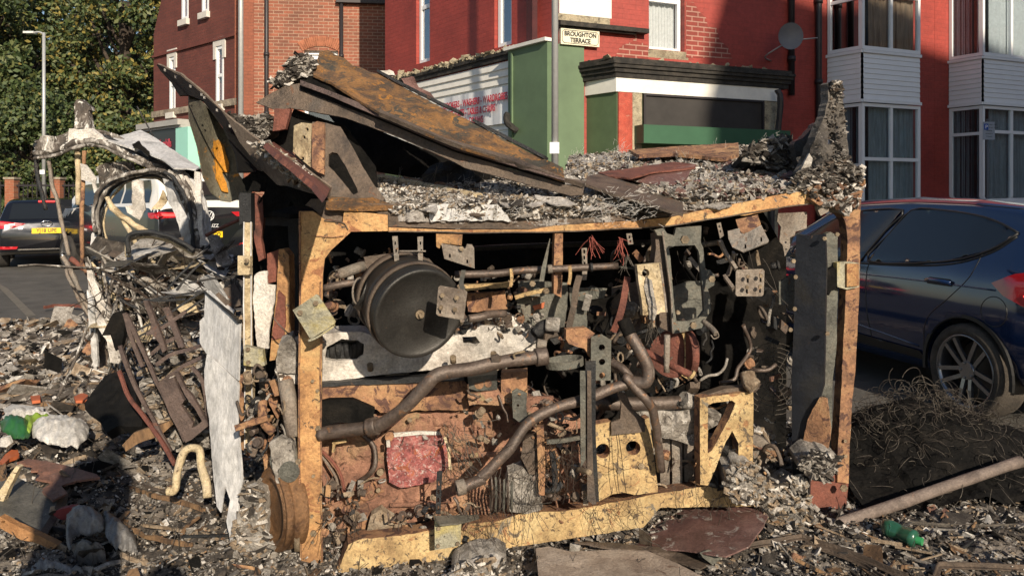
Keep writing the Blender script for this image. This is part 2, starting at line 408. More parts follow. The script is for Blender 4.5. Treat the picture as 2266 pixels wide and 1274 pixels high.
def greeble(m, n, zone, Y0, Y1, sz, seed=1, nm=6):
    """small engine fittings: stubs, flanges, boxes, bent hoses, broken castings"""
    r = np.random.default_rng(seed); pts = []
    for i in range(n):
        p = P(r.uniform(zone[0], zone[2]), r.uniform(zone[1], zone[3]), r.uniform(Y0, Y1)); s = r.uniform(*sz); k = r.random(); mi = int(r.integers(0, nm))
        ax = Vector(r.normal(0, 1, 3)).normalized()
        if k < .28:
            ax.y -= .5; ax.normalize(); disc(m, p, ax, s * .45, s * r.uniform(.3, 1.5), 10, mi); disc(m, p + ax * s * .1, ax, s * .6, s * .18, 10, mi)
        elif k < .56:
            q = [p]; d = ax.copy()
            for j in range(4): d = (d + Vector(r.normal(0, .6, 3))).normalized(); q.append(q[-1] + d * s * .9)
            sweep(m, crom(q, 3), circ(s * r.uniform(.08, .22), 7), mi, True, jit=.002)
        elif k < .74:
            sweep(m, [p - ax * s, p + ax * s], rect(s * r.uniform(.3, .8), s * r.uniform(.08, .3)), mi, jit=.004)
        elif k < .84:
            t = ax.orthogonal().normalized(); u = ax.cross(t); sweep(m, [p + (t * math.cos(a) + u * math.sin(a)) * s * .6 for a in [i_ * math.pi / 6 for i_ in range(13)]], circ(s * .13, 6), mi, True, cap=False)
        else: pts.append(tuple(p))
    chunks(m, pts, (sz[0], sz[1] * 1.4), r, nm, flatv=.7); return m
# ================================================================== SETTING
ASPH = burn('asphalt', [(.06, .056, .05), (.09, .084, .075), (.115, .107, .095)], 2.2, [((.11, .10, .085), .36, 3)], fine=140, rough=.9, bstr=.5, soot=0)
PAVE = burn('paving', [(.13, .12, .11), (.20, .19, .17), (.24, .22, .20)], 3, fine=90, rough=.9, soot=0)
KERB = burn('kerbstone', [(.18, .17, .15), (.28, .26, .24)], 5, rough=.9, soot=0)
SOIL = burn('verge_soil', [(.03, .035, .015), (.06, .07, .02), (.09, .10, .03)], 4, rough=1)
mb = MB(); mb.add([(-90, -30, 0), (90, -30, 0), (90, 140, 0), (-90, 140, 0)], [(0, 1, 2, 3)])
tag(mb.build('ground', ASPH, loc=(0, 0, 0)), kind='structure')
RM = plain('worn_road_paint', (.14, .125, .10), .8, var=.35, scale=12)
mb = MB()
for seg in ([(-60, 600), (10, 640), (70, 700)],):
    ps = [P(x, y, G(y)) for x, y in seg]
    for a, b in zip(ps, ps[1:]):
        d = (b - a).normalized(); s = Vector((-d.y, d.x, 0)) * .05
        mb.add([a - s + Vector((0, 0, .004)), b - s + Vector((0, 0, .004)), b + s + Vector((0, 0, .004)), a + s + Vector((0, 0, .004))], [(0, 1, 2, 3)])
tag(mb.build('road_marking', RM), kind='structure')
# ------------------------------------------------------------------ walls
class Wall:
    def __init__(s, p, d):
        s.p = Vector((p[0], p[1], 0)); s.d = Vector((d[0], d[1], 0)).normalized(); s.n = Vector((-s.d.y, s.d.x, 0))
        s.a = math.atan2(s.d.y, s.d.x)
    def uv(s, px, py):
        r = Vector(((px - CX) / F, 1, 0)); q = s.n.dot(s.p) / s.n.dot(r)
        X = r * q; return ((X - s.p).dot(s.d), H - (py - HZ) / F * q)
    def u(s, px): return s.uv(px, HZ)[0]
    def z(s, px, py): return s.uv(px, py)[1]
    def shift(s, o): return Wall((s.p - s.n * o).to_tuple()[:2], s.d)      # parallel plane, o metres towards the street
    def put(s, mb, name, mats, root, off=0., smooth=False):
        """mb is in wall space: x along, y inwards, z up"""
        return mb.build(name, mats, root, smooth=smooth, loc=s.p - s.n * off - world(root), rotz=s.a)
def wpoly(loops, thick=.25, mi=0, y0=0.):
    m = MB(); V, tr = tess(loops)
    # order triangles to face the street (-y)
    t0 = tr[0]; a, b, c = (Vector((V[i][0], y0, V[i][1])) for i in t0)
    if (b - a).cross(c - a).y > 0: tr = [t[::-1] for t in tr]
    return solid(m, [Vector((x, y0, z)) for x, z in V], tr, Vector((0, thick, 0)), mi)
def rc(u0, z0, u1, z1): return [(u0, z0), (u1, z0), (u1, z1), (u0, z1)]
BR1 = brickmat('orange_brick', (.30, .10, .058), (.19, .075, .048), (.36, .235, .165), msize=.009)
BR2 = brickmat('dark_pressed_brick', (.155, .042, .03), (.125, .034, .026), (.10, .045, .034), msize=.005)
REDW = brickmat('red_painted_brick', (.34, .05, .036), (.30, .044, .032), (.28, .042, .03), wear=None, msize=.006, bstr=.35, paint=True)
REDX = brickmat('flaked_red_brick', (.28, .05, .038), (.22, .045, .034), (.40, .22, .17), msize=.011, bstr=.5)
GRNW = plain('pale_green_paint', (.10, .155, .085), .65, var=.16, scale=2.2)
GRND = plain('shaded_green_paint', (.085, .125, .06), .6, var=.12)  # the same green darkened, putting the bay's shade into the colour
GRNB = plain('bottle_green_panel', (.035, .10, .055), .45, var=.08)
WPNT = plain('white_paint', (.72, .70, .64), .55, var=.10)
WUP = plain('white_upvc', (.78, .79, .80), .3, var=.03)
STONE = burn('weathered_stone', [(.16, .13, .10), (.30, .25, .19), (.40, .34, .26)], 8, rough=.9, soot=0)
CORN = burn('flaking_black_cornice', [(.012, .011, .01), (.03, .027, .022), (.06, .05, .04)], 9, [((.35, .31, .25), .30, 10)], rough=.8)
PEEL = burn('peeling_paint', [(.30, .24, .16), (.46, .40, .28), (.13, .11, .08)], 9, rough=.85)
BKP = plain('black_pipe_paint', (.022, .018, .02), .5)
BKB = plain('dark_boarding', (.03, .027, .025), .5, var=.3, scale=3)
GLS = pane('window_glass', (.95, .96, .97), refl=.12); GLD = pane('shop_glass', (.85, .88, .9), .10)
NET = plain('net_curtain', (.62, .64, .63), .9, var=.15, scale=22)
DRK = plain('dark_room', (.03, .033, .035), .9)
CURT = burn('brown_curtain', [(.22, .13, .08), (.48, .33, .22), (.36, .26, .18)], 14, rough=.9, streak=.05, soot=0)
CURG = burn('grey_green_curtain', [(.24, .30, .31), (.36, .43, .44), (.42, .50, .50)], 12, rough=.9, streak=.05, soot=0)
def window(W, root, u0, z0, u1, z1, muls=(), trs=(), fw=.055, off=.0, depth=.06, glass=GLS, back=DRK, curtain=None, mat=WUP, sill=None, name='window', sm=STONE):
    """frame with mullions (u) and transoms (z), glass and a room/curtain behind"""
    m = MB(); y0, y1 = 0., depth
    box(m, (u0, y0, z0), (u0 + fw, y1, z1)); box(m, (u1 - fw, y0, z0), (u1, y1, z1))
    box(m, (u0 + fw, y0, z0), (u1 - fw, y1, z0 + fw)); box(m, (u0 + fw, y0, z1 - fw), (u1 - fw, y1, z1))
    for x in muls: box(m, (x - fw / 2, y0 + .004, z0 + fw), (x + fw / 2, y1 - .004, z1 - fw))
    xs = [u0 + fw] + [v for x in muls for v in (x - fw / 2, x + fw / 2)] + [u1 - fw]
    for z in trs:
        for a, b in zip(xs[::2], xs[1::2]): box(m, (a, y0 + .006, z - fw / 2), (b, y1 - .006, z + fw / 2))
    fr = W.put(m, name, mat, root, off)
    # the frame is placed in wall space; its own children share that space
    def kid(nm, mbb, mats):
        o = mbb.build(nm, mats, None, loc=(0, 0, 0)); o.parent = fr; return o
    g = MB(); box(g, (u0 + .02, depth * .5, z0 + .02), (u1 - .02, depth * .5 + .006, z1 - .02)); kid('pane', g, glass)
    if curtain:
        c = MB(); n = 60; c0, c1 = u0 + .03, u1 - .03
        vs = []
        for i in range(n + 1):
            x = c0 + (c1 - c0) * i / n; y = depth + .05 + .018 * math.sin(i * 1.7) + .01 * math.sin(i * .6)
            vs += [(x, y, z0 + .02), (x, y, z1 - .02)]
        c.add(vs, [(2 * i, 2 * i + 2, 2 * i + 3, 2 * i + 1) for i in range(n)], 0, True)
        kid('curtain', c, curtain)
    b = MB(); box(b, (u0 + .01, depth + .12, z0 + .01), (u1 - .01, depth + .15, z1 - .01)); kid('back_sheet', b, back)  # plain backing sheet; in DRK its dark colour stands for the unlit room
    if sill:
        s = MB(); box(s, (u0 - .08, -.10, z0 - .13), (u1 + .08, .05, z0 - .004)); kid('sill', s, sm)
    return fr
def downpipe(W, root, px, z0, z1, r=.035, off=.06, mat=BKP, name='downpipe'):
    m = MB(); u = W.u(px); sweep(m, [Vector((u, -off, z0)), Vector((u, -off, z1))], circ(r, 10), 0, True)
    z = z0 + .6
    while z < z1 - .2:
        sweep(m, [Vector((u, -off, z - .04)), Vector((u, -off, z + .04))], circ(r * 1.3, 10), 0, True); z += 1.35
    return W.put(m, name, mat, root)
def lettering(W, root, txt, u, z, size, mat, off=.03, sx=1., align='LEFT', ext=.002, font_shear=0, name='lettering', bold=0.):
    c = bpy.data.curves.new(name, 'FONT'); c.body = txt; c.size = size; c.extrude = ext; c.align_x = align; c.offset = bold; c.materials.append(mat)
    o = link(name, c, root); o.location = W.p - W.n * off + W.d * u + Vector((0, 0, z)) - world(root)
    o.rotation_euler = (R(90), 0, W.a); o.scale = (sx, 1, 1); return o
# ------------------------------------------------------------------ red corner shop and terrace
B0 = (0.615, 11.0)
WL = Wall((B0[0] - .6 * 5.2, B0[1] + .8 * 5.2), (.6, -.8))       # side that runs away to the left; u=5.2 at the corner
WR = Wall(B0, (.92, .39))                                         # front that runs away to the right
UC = 5.2
shop = thing('corner_shop', 'red painted two storey corner shop with green pilaster and black fascia', 'shop', (B0[0], B0[1] + 1, 0))
# left wall with two upstairs windows
wl = []
for a, b, t, bt in ((921, 951, -60, 143), (1094, 1132, -60, 108)):
    wl.append((WL.u(a), WL.z(a, bt), WL.u(b), WL.z(a, bt) + 2.1))
zf = 3.6
outer = rc(0, 2.0, UC, 8.5)
WL.put(wpoly([outer] + [rc(*q) for q in wl], .35), 'side_wall', REDW, shop)
for q in wl:
    zz = q[1] + (q[3] - q[1]) * .49
    window(WL, shop, q[0] + .02, q[1], q[2] - .02, q[3], (), (zz,), off=-.06, fw=.075, back=CURG, sill=None, glass=pane('sky_glass' + str(len(MATS)), (.5, .6, .7), .5))
# cornice band, siding, banner below
m = MB()
uA, uB = WL.u(905), WL.u(1143)
zc = WL.z(1140, 118)
box(m, (0, -.05, zc - .08), (uB, 0, zc)); box(m, (.3, -.075, zc), (uB - .05, -.002, zc + .05))
WL.put(m, 'cornice', CORN, shop)
m = MB(); rg = np.random.default_rng(5); cp = [(rg.uniform(.3, uB), -.0 - rg.uniform(0, .06), zc + .05 + rg.uniform(0, .06)) for _ in range(260)]
chunks(m, cp, (.03, .12), rg); WL.put(m, 'flaking_mortar', PEEL, shop)
m = MB(); z = zc - .10; zb = WL.z(1140, 292)
while z > zb:
    z2 = max(zb, z - .118)
    m.add([(0, 0, z), (uB, 0, z), (uB, -.028, z2 + .008), (0, -.028, z2 + .008), (0, 0, z2), (uB, 0, z2)], [(0, 1, 2, 3)[::-1], (3, 2, 5, 4)[::-1]]); z = z2
WL.put(m, 'white_cladding', WPNT, shop, .02)
WL.put(wpoly([rc(0, 0, UC, 2.0)], .3), 'lower_wall', GRND, shop)
m = MB(); box(m, (WL.u(1010), -.02, .7), (uB - .25, .02, zb - .12)); WL.put(m, 'shop_window', BKB, shop, .02)
m = MB(); box(m, (0, -.06, zb - .12), (uB, 0, zb)); WL.put(m, 'window_head', WPNT, shop, .02)
# green corner pilaster box
m = MB(); u0, u1 = WL.u(1143), UC + .02; zt = WL.z(1175, 108)
box(m, (u0, -.16, 1.9), (u1, .0, zt)); box(m, (u0 - .04, -.22, zt), (u1 + .02, .0, zt + .05), 1); box(m, (u0 + .10, -.19, 2.1), (u0 + .13, -.162, zt - .05)); 
WL.put(m, 'corner_pilaster', [GRNW, WPNT], shop)
m = MB(); box(m, (WL.u(1200), -.10, .1), (WL.u(1216), -.002, 1.9)); WL.put(m, 'peeling_post', PEEL, shop, .003)
m = MB(); box(m, (WL.u(1160), -.04, .1), (WL.u(1199), -.002, 1.9)); WL.put(m, 'dark_doorway', BKB, shop, .003)
pm = MB(); path = crom([Vector((WL.u(1150), -.24, WL.z(1150, 255))), Vector((WL.u(1158), -.3, WL.z(1158, 275))), Vector((WL.u(1168), -.2, WL.z(1168, 292)))], 5)
sweep(pm, path, circ(.05, 8), jit=.02); WL.put(pm, 'broken_gutter', CORN, shop)
# banner on the siding
bn = WL.shift(.07)
ub0, ub1, zb0, zb1 = bn.u(984), bn.u(1128), bn.z(1128, 272), bn.z(1128, 190)
banner = thing('shop_banner', 'white vinyl banner with red furniture lettering fixed to pale shop cladding', 'banner', bn.p + bn.d * ub0)
m = MB(); n = 30; vs = []
for i in range(n + 1):
    x = ub0 + (ub1 - ub0) * i / n; y = .012 * math.sin(i * .9) + .008 * math.sin(i * 2.3)
    vs += [(x, y - .01, zb0 - .06 * i / n * 0), (x, y * .4 - .02, zb1)]
m.add(vs, [(2 * i, 2 * i + 2, 2 * i + 3, 2 * i + 1) for i in range(n)], 0, True)
BANM = plain('vinyl_banner', (.66, .68, .70), .5, var=.08); RTX = plain('red_lettering', (.42, .03, .05), .6); 
bn.put(m, 'banner_sheet', BANM, banner)
L = [('COOKERS - WASHERS - WARDROBES', 0.03, 1.0), ('3 PIECE SUITES - TABLES & CHAIRS', .03, 1.), ('SUITE - BEDS - DRAWS', .42, 1.)]
hh = (zb1 - zb0); ww = ub1 - ub0
for i, (s, du, sx) in enumerate(L):
    tl = lettering(bn, banner, s, ub0 + .05 + (0 if i < 2 else .05), zb1 - hh * (.36 + .27 * i), hh * .27, RTX, off=.055, bold=.003)
    tl.scale = ((ww * .95 / (len(s) * hh * .27 * .56)) if i < 2 else (ww * .70 / (len(s) * hh * .27 * .58)), 1, 1)
# ---- right hand front
u_sf0, u_sf1 = WR.u(1240), WR.u(1762)
w2 = (WR.u(1436), WR.z(1436, 108), WR.u(1515), WR.z(1436, 108) + 1.25)
u_end = WR.u(1829)
WR.put(wpoly([rc(0, 0, u_end, 8.5), rc(*w2)], .35), 'front_wall', REDW, shop)
window(WR, shop, w2[0] + .01, w2[1], w2[2] - .01, w2[3], (), (w2[1] + .78,), off=-.10, fw=.055, back=DRK, curtain=NET, sill=True, sm=PEEL)
m = MB(); box(m, (.02, -.03, 1.0), (WR.u(1290), .0, WR.z(1290, 103)))
WR.put(m, 'green_wall_panel', GRNW, shop, .004)
m = MB(); box(m, (.05, -.04, WR.z(1300, 38)), (WR.u(1350), 0, 8)); box(m, (.03, -.035, WR.z(1300, 52)), (WR.u(1347), 0, WR.z(1300, 38)), 1); WR.put(m, 'white_board', [WPNT, PEEL], shop, .003)
m = MB(); box(m, (.02, -.14, WR.z(1300, 66)), (WR.u(1425), 0, WR.z(1300, 56))); box(m, (.02, -.09, WR.z(1300, 70)), (WR.u(1400), 0, WR.z(1300, 66))); WR.put(m, 'ledge', CORN, shop, .004)
# exposed brick either side of the window, stepped like the flaked paint
for xs in ([(1385, 70), (1408, 70), (1408, 92), (1434, 100), (1434, 130), (1380, 130), (1360, 128), (1372, 104), (1400, 92), (1404, 78)],
           [(1518, 5), (1535, 6), (1545, 25), (1562, 40), (1566, 60), (1585, 62), (1592, 90), (1610, 105), (1620, 130), (1518, 128)]):
    m = wpoly([[WR.uv(a, b) for a, b in xs]], .003); WR.put(m, 'exposed_brick', REDX, shop, .006)
# shop front bay: canted left piece, white fascia, black cornice, boarded window, shutter box
PR = .55; WF = WR.shift(PR)
uf0, uf1 = WF.u(1365), WF.u(1722)
zc0 = WF.z(1420, 176)        # top of the white fascia
zc1 = WF.z(1420, 207)
ug = WR.u(1298)
m = MB()
def prism(m, pts, z0, z1, mi=0):
    n = len(pts); m.add([(x, y, z0) for x, y in pts] + [(x, y, z1) for x, y in pts], [tuple(range(n))[::-1], tuple(range(n, 2 * n))] + [(i, (i + 1) % n, n + (i + 1) % n, n + i) for i in range(n)], mi)
foot = [(ug, 0), (uf0, -PR), (uf1, -PR), (uf1, 0)]
prism(m, foot, 0, zc1); WR.put(m, 'bay_base', GRND, shop)
m = MB(); g = .03; prism(m, [(ug - g, 0), (uf0 - g, -PR - g), (uf1 - .02, -PR - g), (uf1 - .02, 0)], zc1 + .002, zc0); WR.put(m, 'fascia', WPNT, shop)
m = MB(); g = .07; zz = zc0 + .002
for dz, g in ((.07, .045), (.06, .07), (.05, .10), (.04, .12)):
    prism(m, [(ug - g - .05, 0), (uf0 - g, -PR - g), (uf1 + .12 + g, -PR - g), (uf1 + .12 + g, 0)], zz, zz + dz); zz += dz + .001
prism(m, [(ug - .15, 0), (uf0 - .10, -PR - .08), (uf1 + .2, -PR - .08), (uf1 + .2, 0)], zz, zz + .05); WR.put(m, 'cornice', CORN, shop)
m = MB(); g = rg; cp = [(g.uniform(ug, uf1), -g.uniform(0, PR), zz + .05) for _ in range(220)]; chunks(m, cp, (.03, .12), rg); WR.put(m, 'cornice_rubble', PEEL, shop)['kind'] = 'stuff'
m = MB(); box(m, (uf0 + .01, -.03, .1), (WF.u(1397), .03, zc1 - .004)); WF.put(m, 'pilaster', burn('worn_red_paint', [(.42, .06, .035), (.5, .10, .06)], 8, [((.5, .36, .25), .34, 12)]), shop)
m = MB(); box(m, (WF.u(1398), -.02, .1), (WF.u(1419), .03, zc1 - .004)); WF.put(m, 'side_board', PEEL, shop); m = MB(); box(m, (WF.u(1690), -.02, .1), (uf1 - .02, .03, zc1 - .004)); WF.put(m, 'side_board', PEEL, shop)
m = MB(); a0, a1, z0_, z1_ = WF.u(1421), WF.u(1687), WF.z(1421, 277), WF.z(1421, 212)
for q in ((a0, z0_, a0 + .035, z1_), (a1 - .035, z0_, a1, z1_), (a0, z0_ - .03, a1, z0_), (a0, z1_, a1, z1_ + .03)): box(m, (q[0], -.05, q[1]), (q[2], -.002, q[3]))
box(m, (a0 + .035, -.02, z0_), (a1 - .035, -.004, z1_), 1); WF.put(m, 'boarded_window', [BKP, BKB], shop)
m = MB(); box(m, (WF.u(1402), -.26, WF.z(1402, 319)), (WF.u(1722), 0.0, WF.z(1402, 279))); WF.put(m, 'shutter_box', GRNB, shop, .003)
m = MB(); sweep(m, crom([Vector((WF.u(1700), -.2, zc0 - .05)), Vector((WF.u(1704), -.22, zc1 - .1)), Vector((WF.u(1700), -.08, 1.6)), Vector((WF.u(1700), -.08, .9))], 5), circ(.045, 8), jit=.01); WF.put(m, 'broken_downpipe', BKP, shop)
downpipe(WR, shop, 1746, zc0, 8.4, .05); downpipe(WR, shop, 1806, .1, 8.4, .05)
m = MB(); uq = WL.u(1183); box(m, (uq - .07, -.10, WL.z(1183, 96)), (uq + .07, -.002, 8.4)); WL.put(m, 'corner_strip', burn('maroon_strip_paint', [(.06, .012, .015), (.08, .018, .02)], 6), shop)  # dark maroon strip up the wall beside the corner
m = MB(); m.add([(0, 0, 8.5), (u_end, 0, 8.5), (u_end, 5.5, 11), (0, 5.5, 11)], [(0, 1, 2, 3)]); WR.put(m, 'roof', burn('slate', [(.05, .05, .055), (.09, .09, .1)], 6), shop, .2)
# street name plate
sgW = WR.shift(.06)
sign = thing('street_name_sign', 'cream street name plate reading BROUGHTON TERRACE on red corner wall', 'sign', sgW.p + sgW.d * sgW.u(1240))
a0, a1 = sgW.u(1240), sgW.u(1325); z1_, z0_ = sgW.z(1240, 63), sgW.z(1240, 98)
m = MB(); box(m, (a0, -.02, z0_), (a1, .04, z1_)); CREAM = plain('cream_plate', (.70, .66, .50), .5, var=.06); sgW.put(m, 'plate', CREAM, sign)
BKT = plain('black_lettering', (.02, .02, .02), .5)
m = MB(); t = .008; i = .02; c = .03
pts = [(a0 + i + c, z0_ + i), (a1 - i - c, z0_ + i), (a1 - i, z0_ + i + c), (a1 - i, z1_ - i - c), (a1 - i - c, z1_ - i), (a0 + i + c, z1_ - i), (a0 + i, z1_ - i - c), (a0 + i, z0_ + i + c)]
sweep(m, [Vector((x, -.022, z)) for x, z in pts + pts[:1]], rect(t, .003), cap=False, up=(0, 1, 0)); sgW.put(m, 'border', BKT, sign)
h_ = z1_ - z0_; w_ = a1 - a0
for s, zz_, k in (('BROUGHTON', .56, .92), ('TERRACE', .17, .92)):
    sz = h_ * .40
    o = lettering(sgW, sign, s, (a0 + a1) / 2, z0_ + h_ * zz_, sz, BKT, off=.024, align='CENTER', bold=.003); o.scale = (w_ * (.78 if len(s) > 8 else .58) / (len(s) * sz * .66), 1, 1)
# satellite dish
DW = WR
dc = WR.uv(1694, 96)
dish = thing('satellite_dish', 'grey satellite dish on a bracket arm on the shaded red wall', 'satellite dish', WR.p + WR.d * WR.u(1705))
m = MB(); n = 24; vs = [(0, .0, 0)]; fs = []
for k in range(1, 5):
    for j in range(n):
        r_ = k / 4; vs.append((.19 * r_ * math.cos(2 * math.pi * j / n), -.05 * r_ * r_, .21 * r_ * math.sin(2 * math.pi * j / n)))
for j in range(n): fs.append((0, 1 + (j + 1) % n, 1 + j))
for k in range(3):
    for j in range(n): fs.append((1 + k * n + j, 1 + k * n + (j + 1) % n, 1 + (k + 1) * n + (j + 1) % n, 1 + (k + 1) * n + j))
vv = [Matrix.Rotation(R(-28), 3, 'Z') @ Vector(v) + Vector((dc[0], -.55, dc[1])) for v in vs]
m.add(vv, fs, 0, True); m.add([v + Vector((.004, .008, 0)) for v in vv], [f[::-1] for f in fs], 0, True)
DG = plain('dish_grey', (.13, .13, .14), .5); WR.put(m, 'reflector', DG, dish)
m = MB(); b0 = WR.uv(1670, 135); b1 = WR.uv(1698, 103)
sweep(m, crom([Vector((WR.u(1706), -.0, b0[1] + .02)), Vector((b0[0] + .05, -.2, b0[1] + .05)), Vector((b1[0], -.5, b1[1])), Vector((dc[0], -.53, dc[1]))], 5), circ(.014, 8), 0, True)
sweep(m, [Vector((b1[0], -.5, b1[1])), Vector((b1[0] + .33, -.75, b1[1] + .02))], circ(.011, 6), 0, True)
WR.put(m, 'arm', plain('arm_metal', (.35, .34, .33), .4, metal=.6), dish)
# ---- terrace houses with canted bays
WT = WR
def canted(root, pxa, pxb, pxc, pj, rows, px_end=None, leftclad=True):
    """bay with left cant pxa-pxb and front pxb-pxc projecting pj metres"""
    WFt = WT.shift(pj); ua = WT.u(pxa); ub = WFt.u(pxb); uc = WFt.u(pxc)
    pa = WT.p + WT.d * ua; pb = WFt.p + WFt.d * ub
    WC = Wall(pa.to_tuple()[:2], (pb - pa).to_tuple()[:2]); lc = (pb - pa).length
    return WFt, ub, uc, WC, lc, ua
terr = thing('terrace_house', 'red terraced house with white clad bay windows beside the corner shop', 'house', WT.p + WT.d * WT.u(1900))
uE = WT.u(2068); u00 = WT.u(1829)
WT.put(wpoly([rc(u00 + .004, 0, uE, 8.5)], .35), 'front_wall', REDW, terr)
terr2 = thing('terrace_house', 'red terraced house at the right edge with net curtained bay windows', 'house', WT.p + WT.d * WT.u(2150))
WT.put(wpoly([rc(uE + .004, 0, WT.u(2066) + 7, 8.5)], .35), 'front_wall', REDW, terr2)
def siding(W, root, u0, u1, z0, z1, off=.03, rows=9):
    m = MB(); h = (z1 - z0) / rows
    for i in range(rows):
        za, zb_ = z1 - i * h, z1 - (i + 1) * h
        m.add([(u0, 0, za), (u1, 0, za), (u1, -.011, zb_ + .004), (u0, -.011, zb_ + .004), (u0, 0, zb_), (u1, 0, zb_)], [(3, 2, 1, 0), (4, 5, 2, 3)])
    box(m, (u0 - .02, -.03, z1), (u1 + .02, .02, z1 + .05)); box(m, (u0 - .02, -.03, z0 - .05), (u1 + .02, .02, z0))
    return W.put(m, 'siding', WUP, root, off)
for root, pa, pb, pc, cols, pr in ((terr, 1830, 1908, 2037, 0, .62), (terr2, 2099, 2175, 2420, 1, .62)):
    Wf, ub, uc, Wc, lc, ua = canted(root, pa, pb, pc, pr, None)
    zr = Wf.z(pb + 5, 232 if cols else 226); zr2 = Wf.z(pb + 5, 124 if cols else 110)      # siding bottom/top
    zs = 1.25; zt_ = zr2 + 1.75
    back = uc + pr * .75
    core = [(ua + .12, .0), (ub + .08, -pr + .22), (uc - .05, -pr + .22), (back - .1, 0)]
    m = MB(); prism(m, core, 0, 7.5); WT.put(m, 'bay_core', DRK, root)
    m = MB(); prism(m, [(ua, 0), (ub, -pr), (uc, -pr), (back, 0)], 0, zs - .02); prism(m, [(ua - .03, 0), (ub - .03, -pr - .05), (uc + .03, -pr - .05), (back + .05, 0)], zs - .06, zs + .0, 1); WT.put(m, 'bay_base', [REDW, WUP], root)
    m = MB(); prism(m, [(ua - .03, 0), (ub - .03, -pr - .03), (uc + .03, -pr - .03), (back + .05, 0)], zt_ + .03, zt_ + .4); WT.put(m, 'bay_top', WUP, root)
    siding(Wc, root, 0.01, lc - .02, zr + .05, zr2 - .05, .0); siding(Wf, root, ub + .02, uc - .02, zr + .05, zr2 - .05, .0)
    if not cols:
        window(Wf, root, ub, zs + .01, uc, zr - .012, ((ub + uc) / 2,), (zs + (zr - zs) * .48,), curtain=CURG, glass=GLD)
        window(Wf, root, ub, zr2 + .012, uc, zt_, ((ub + uc) / 2,), (zr2 + .95,), curtain=CURT, glass=GLD)
        window(Wc, root, .01, zs + .01, lc - .01, zr - .012, (), (zs + (zr - zs) * .42,), curtain=CURG, glass=GLD)
        window(Wc, root, .01, zr2 + .012, lc - .01, zt_, (), (zr2 + .86,), glass=pane('reflecting_glass', (.4, .4, .4), .75))
    else:
        c3 = (uc - ub) / 2
        window(Wf, root, ub, zs + .01, uc, zr - .012, (ub + c3 * .5, ub + c3, ub + c3 * 1.5), (zs + (zr - zs) * .75,), curtain=CURG, glass=GLD)
        window(Wf, root, ub, zr2 + .012, uc, zt_, (ub + c3 * .5, ub + c3, ub + c3 * 1.5), (), curtain=NET, glass=GLD)
        window(Wc, root, .01, zs + .01, lc - .01, zr - .012, (), (zs + (zr - zs) * .73,), curtain=CURG, glass=GLD)
        window(Wc, root, .01, zr2 + .012, lc - .01, zt_, (), (), curtain=NET, glass=GLD)
# parking sign on its pole
pk = thing('parking_sign', 'small white parking restriction plate on grey pole before the bay window', 'sign', P(2188, HZ, 12.5) * 1)
pk.location.z = 0
m = MB(); x, y = pk.location.x, pk.location.y; zt_ = H + (HZ - 270) / F * 12.5
sweep(m, [Vector((x, y + .03, 0)), Vector((x, y + .03, zt_ + .05))], circ(.022, 8), 0, True); m.build('pole', plain('grey_pole', (.08, .085, .09), .5), pk)
hw = 13 / F * 12.5
m = MB(); box(m, (x - hw, y - .005, zt_ - .29), (x + hw, y + .003, zt_)); m.build('plate', plain('sign_white', (.30, .33, .38), .4), pk)
m = MB(); box(m, (x - hw + .015, y - .009, zt_ - .13), (x - hw + .085, y - .006, zt_ - .03)); m.build('blue_square', plain('sign_blue', (.01, .06, .30), .4), pk)
PKW = Wall((x, y - .01), (1, 0))
for i, s in enumerate(['Mon - Sat', '8 am - 6 pm', 'Waiting', 'limited to', '2 hours']):
    lettering(PKW, pk, s, (-hw + .095) if i < 2 else 0, zt_ - .055 - .048 * i, .03, BKT, off=.002, align='LEFT' if i < 2 else 'CENTER', ext=.0005)
lettering(PKW, pk, 'P', -hw + .03, zt_ - .11, .085, WUP, off=.002, ext=.0005)
# ------------------------------------------------------------------ brick house across the side street
C0 = P(527, HZ, 17.6)
VL = Wall((C0.x - .75 * 3.75, C0.y + .66 * 3.75), (.75, -.66)); VR = Wall((C0.x, C0.y), (.992, .12)); UV_ = 3.75 * .999
bh = thing('brick_house', 'tall brick house with white stone window heads and a takeaway below', 'house', (C0.x, C0.y + 1.5, 0))
uv = VL.uv
ul = VL.u(340)
gab = [(ul, 0), (VL.u(527), 0), (VL.u(527), 9.5), (VL.u(372), 9.5), (VL.uv(357, 0)[0], VL.uv(357, 0)[1]), (ul, VL.z(340, 76))]
hol = [rc(VL.u(377), VL.z(377, 250), VL.u(387), VL.z(377, 128)), rc(VL.u(480), VL.z(480, 233), VL.u(494), VL.z(480, 104)),
       rc(VL.u(404), VL.z(404, 46), VL.u(416), 7.5), rc(VL.u(449), VL.z(449, 30), VL.u(461), 7.6)]
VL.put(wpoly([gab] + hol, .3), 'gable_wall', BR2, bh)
WST = plain('white_stone', (.60, .57, .52), .7, var=.12, scale=14)
for i, h_ in enumerate(hol):
    (a, b), (c, d) = h_[0], h_[2]
    window(VL, bh, a - .03, b, c + .03, d, (), ((b + d) / 2,), fw=.075, off=.01, back=CURG)
    m = MB(); box(m, (a - .09, -.09, b - .15), (c + .09, .0, b - .005)); VL.put(m, 'stone_sill', WST, bh, .004); m = MB()
    if i < 2:
        box(m, (a - .13, -.03, d), (c + .13, .0, d + .20)); box(m, (a - .13, -.028, d - .30), (a - .002, .0, d)); box(m, (c + .002, -.028, d - .30), (c + .13, .0, d))
        VL.put(m, 'stone_surround', WST, bh, .004)
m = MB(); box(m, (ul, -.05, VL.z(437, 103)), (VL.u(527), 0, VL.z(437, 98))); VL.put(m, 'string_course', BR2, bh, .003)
m = MB(); box(m, (ul, -.06, VL.z(440, 246)), (VL.u(527), 0, VL.z(440, 232))); VL.put(m, 'stone_band', STONE, bh, .005)
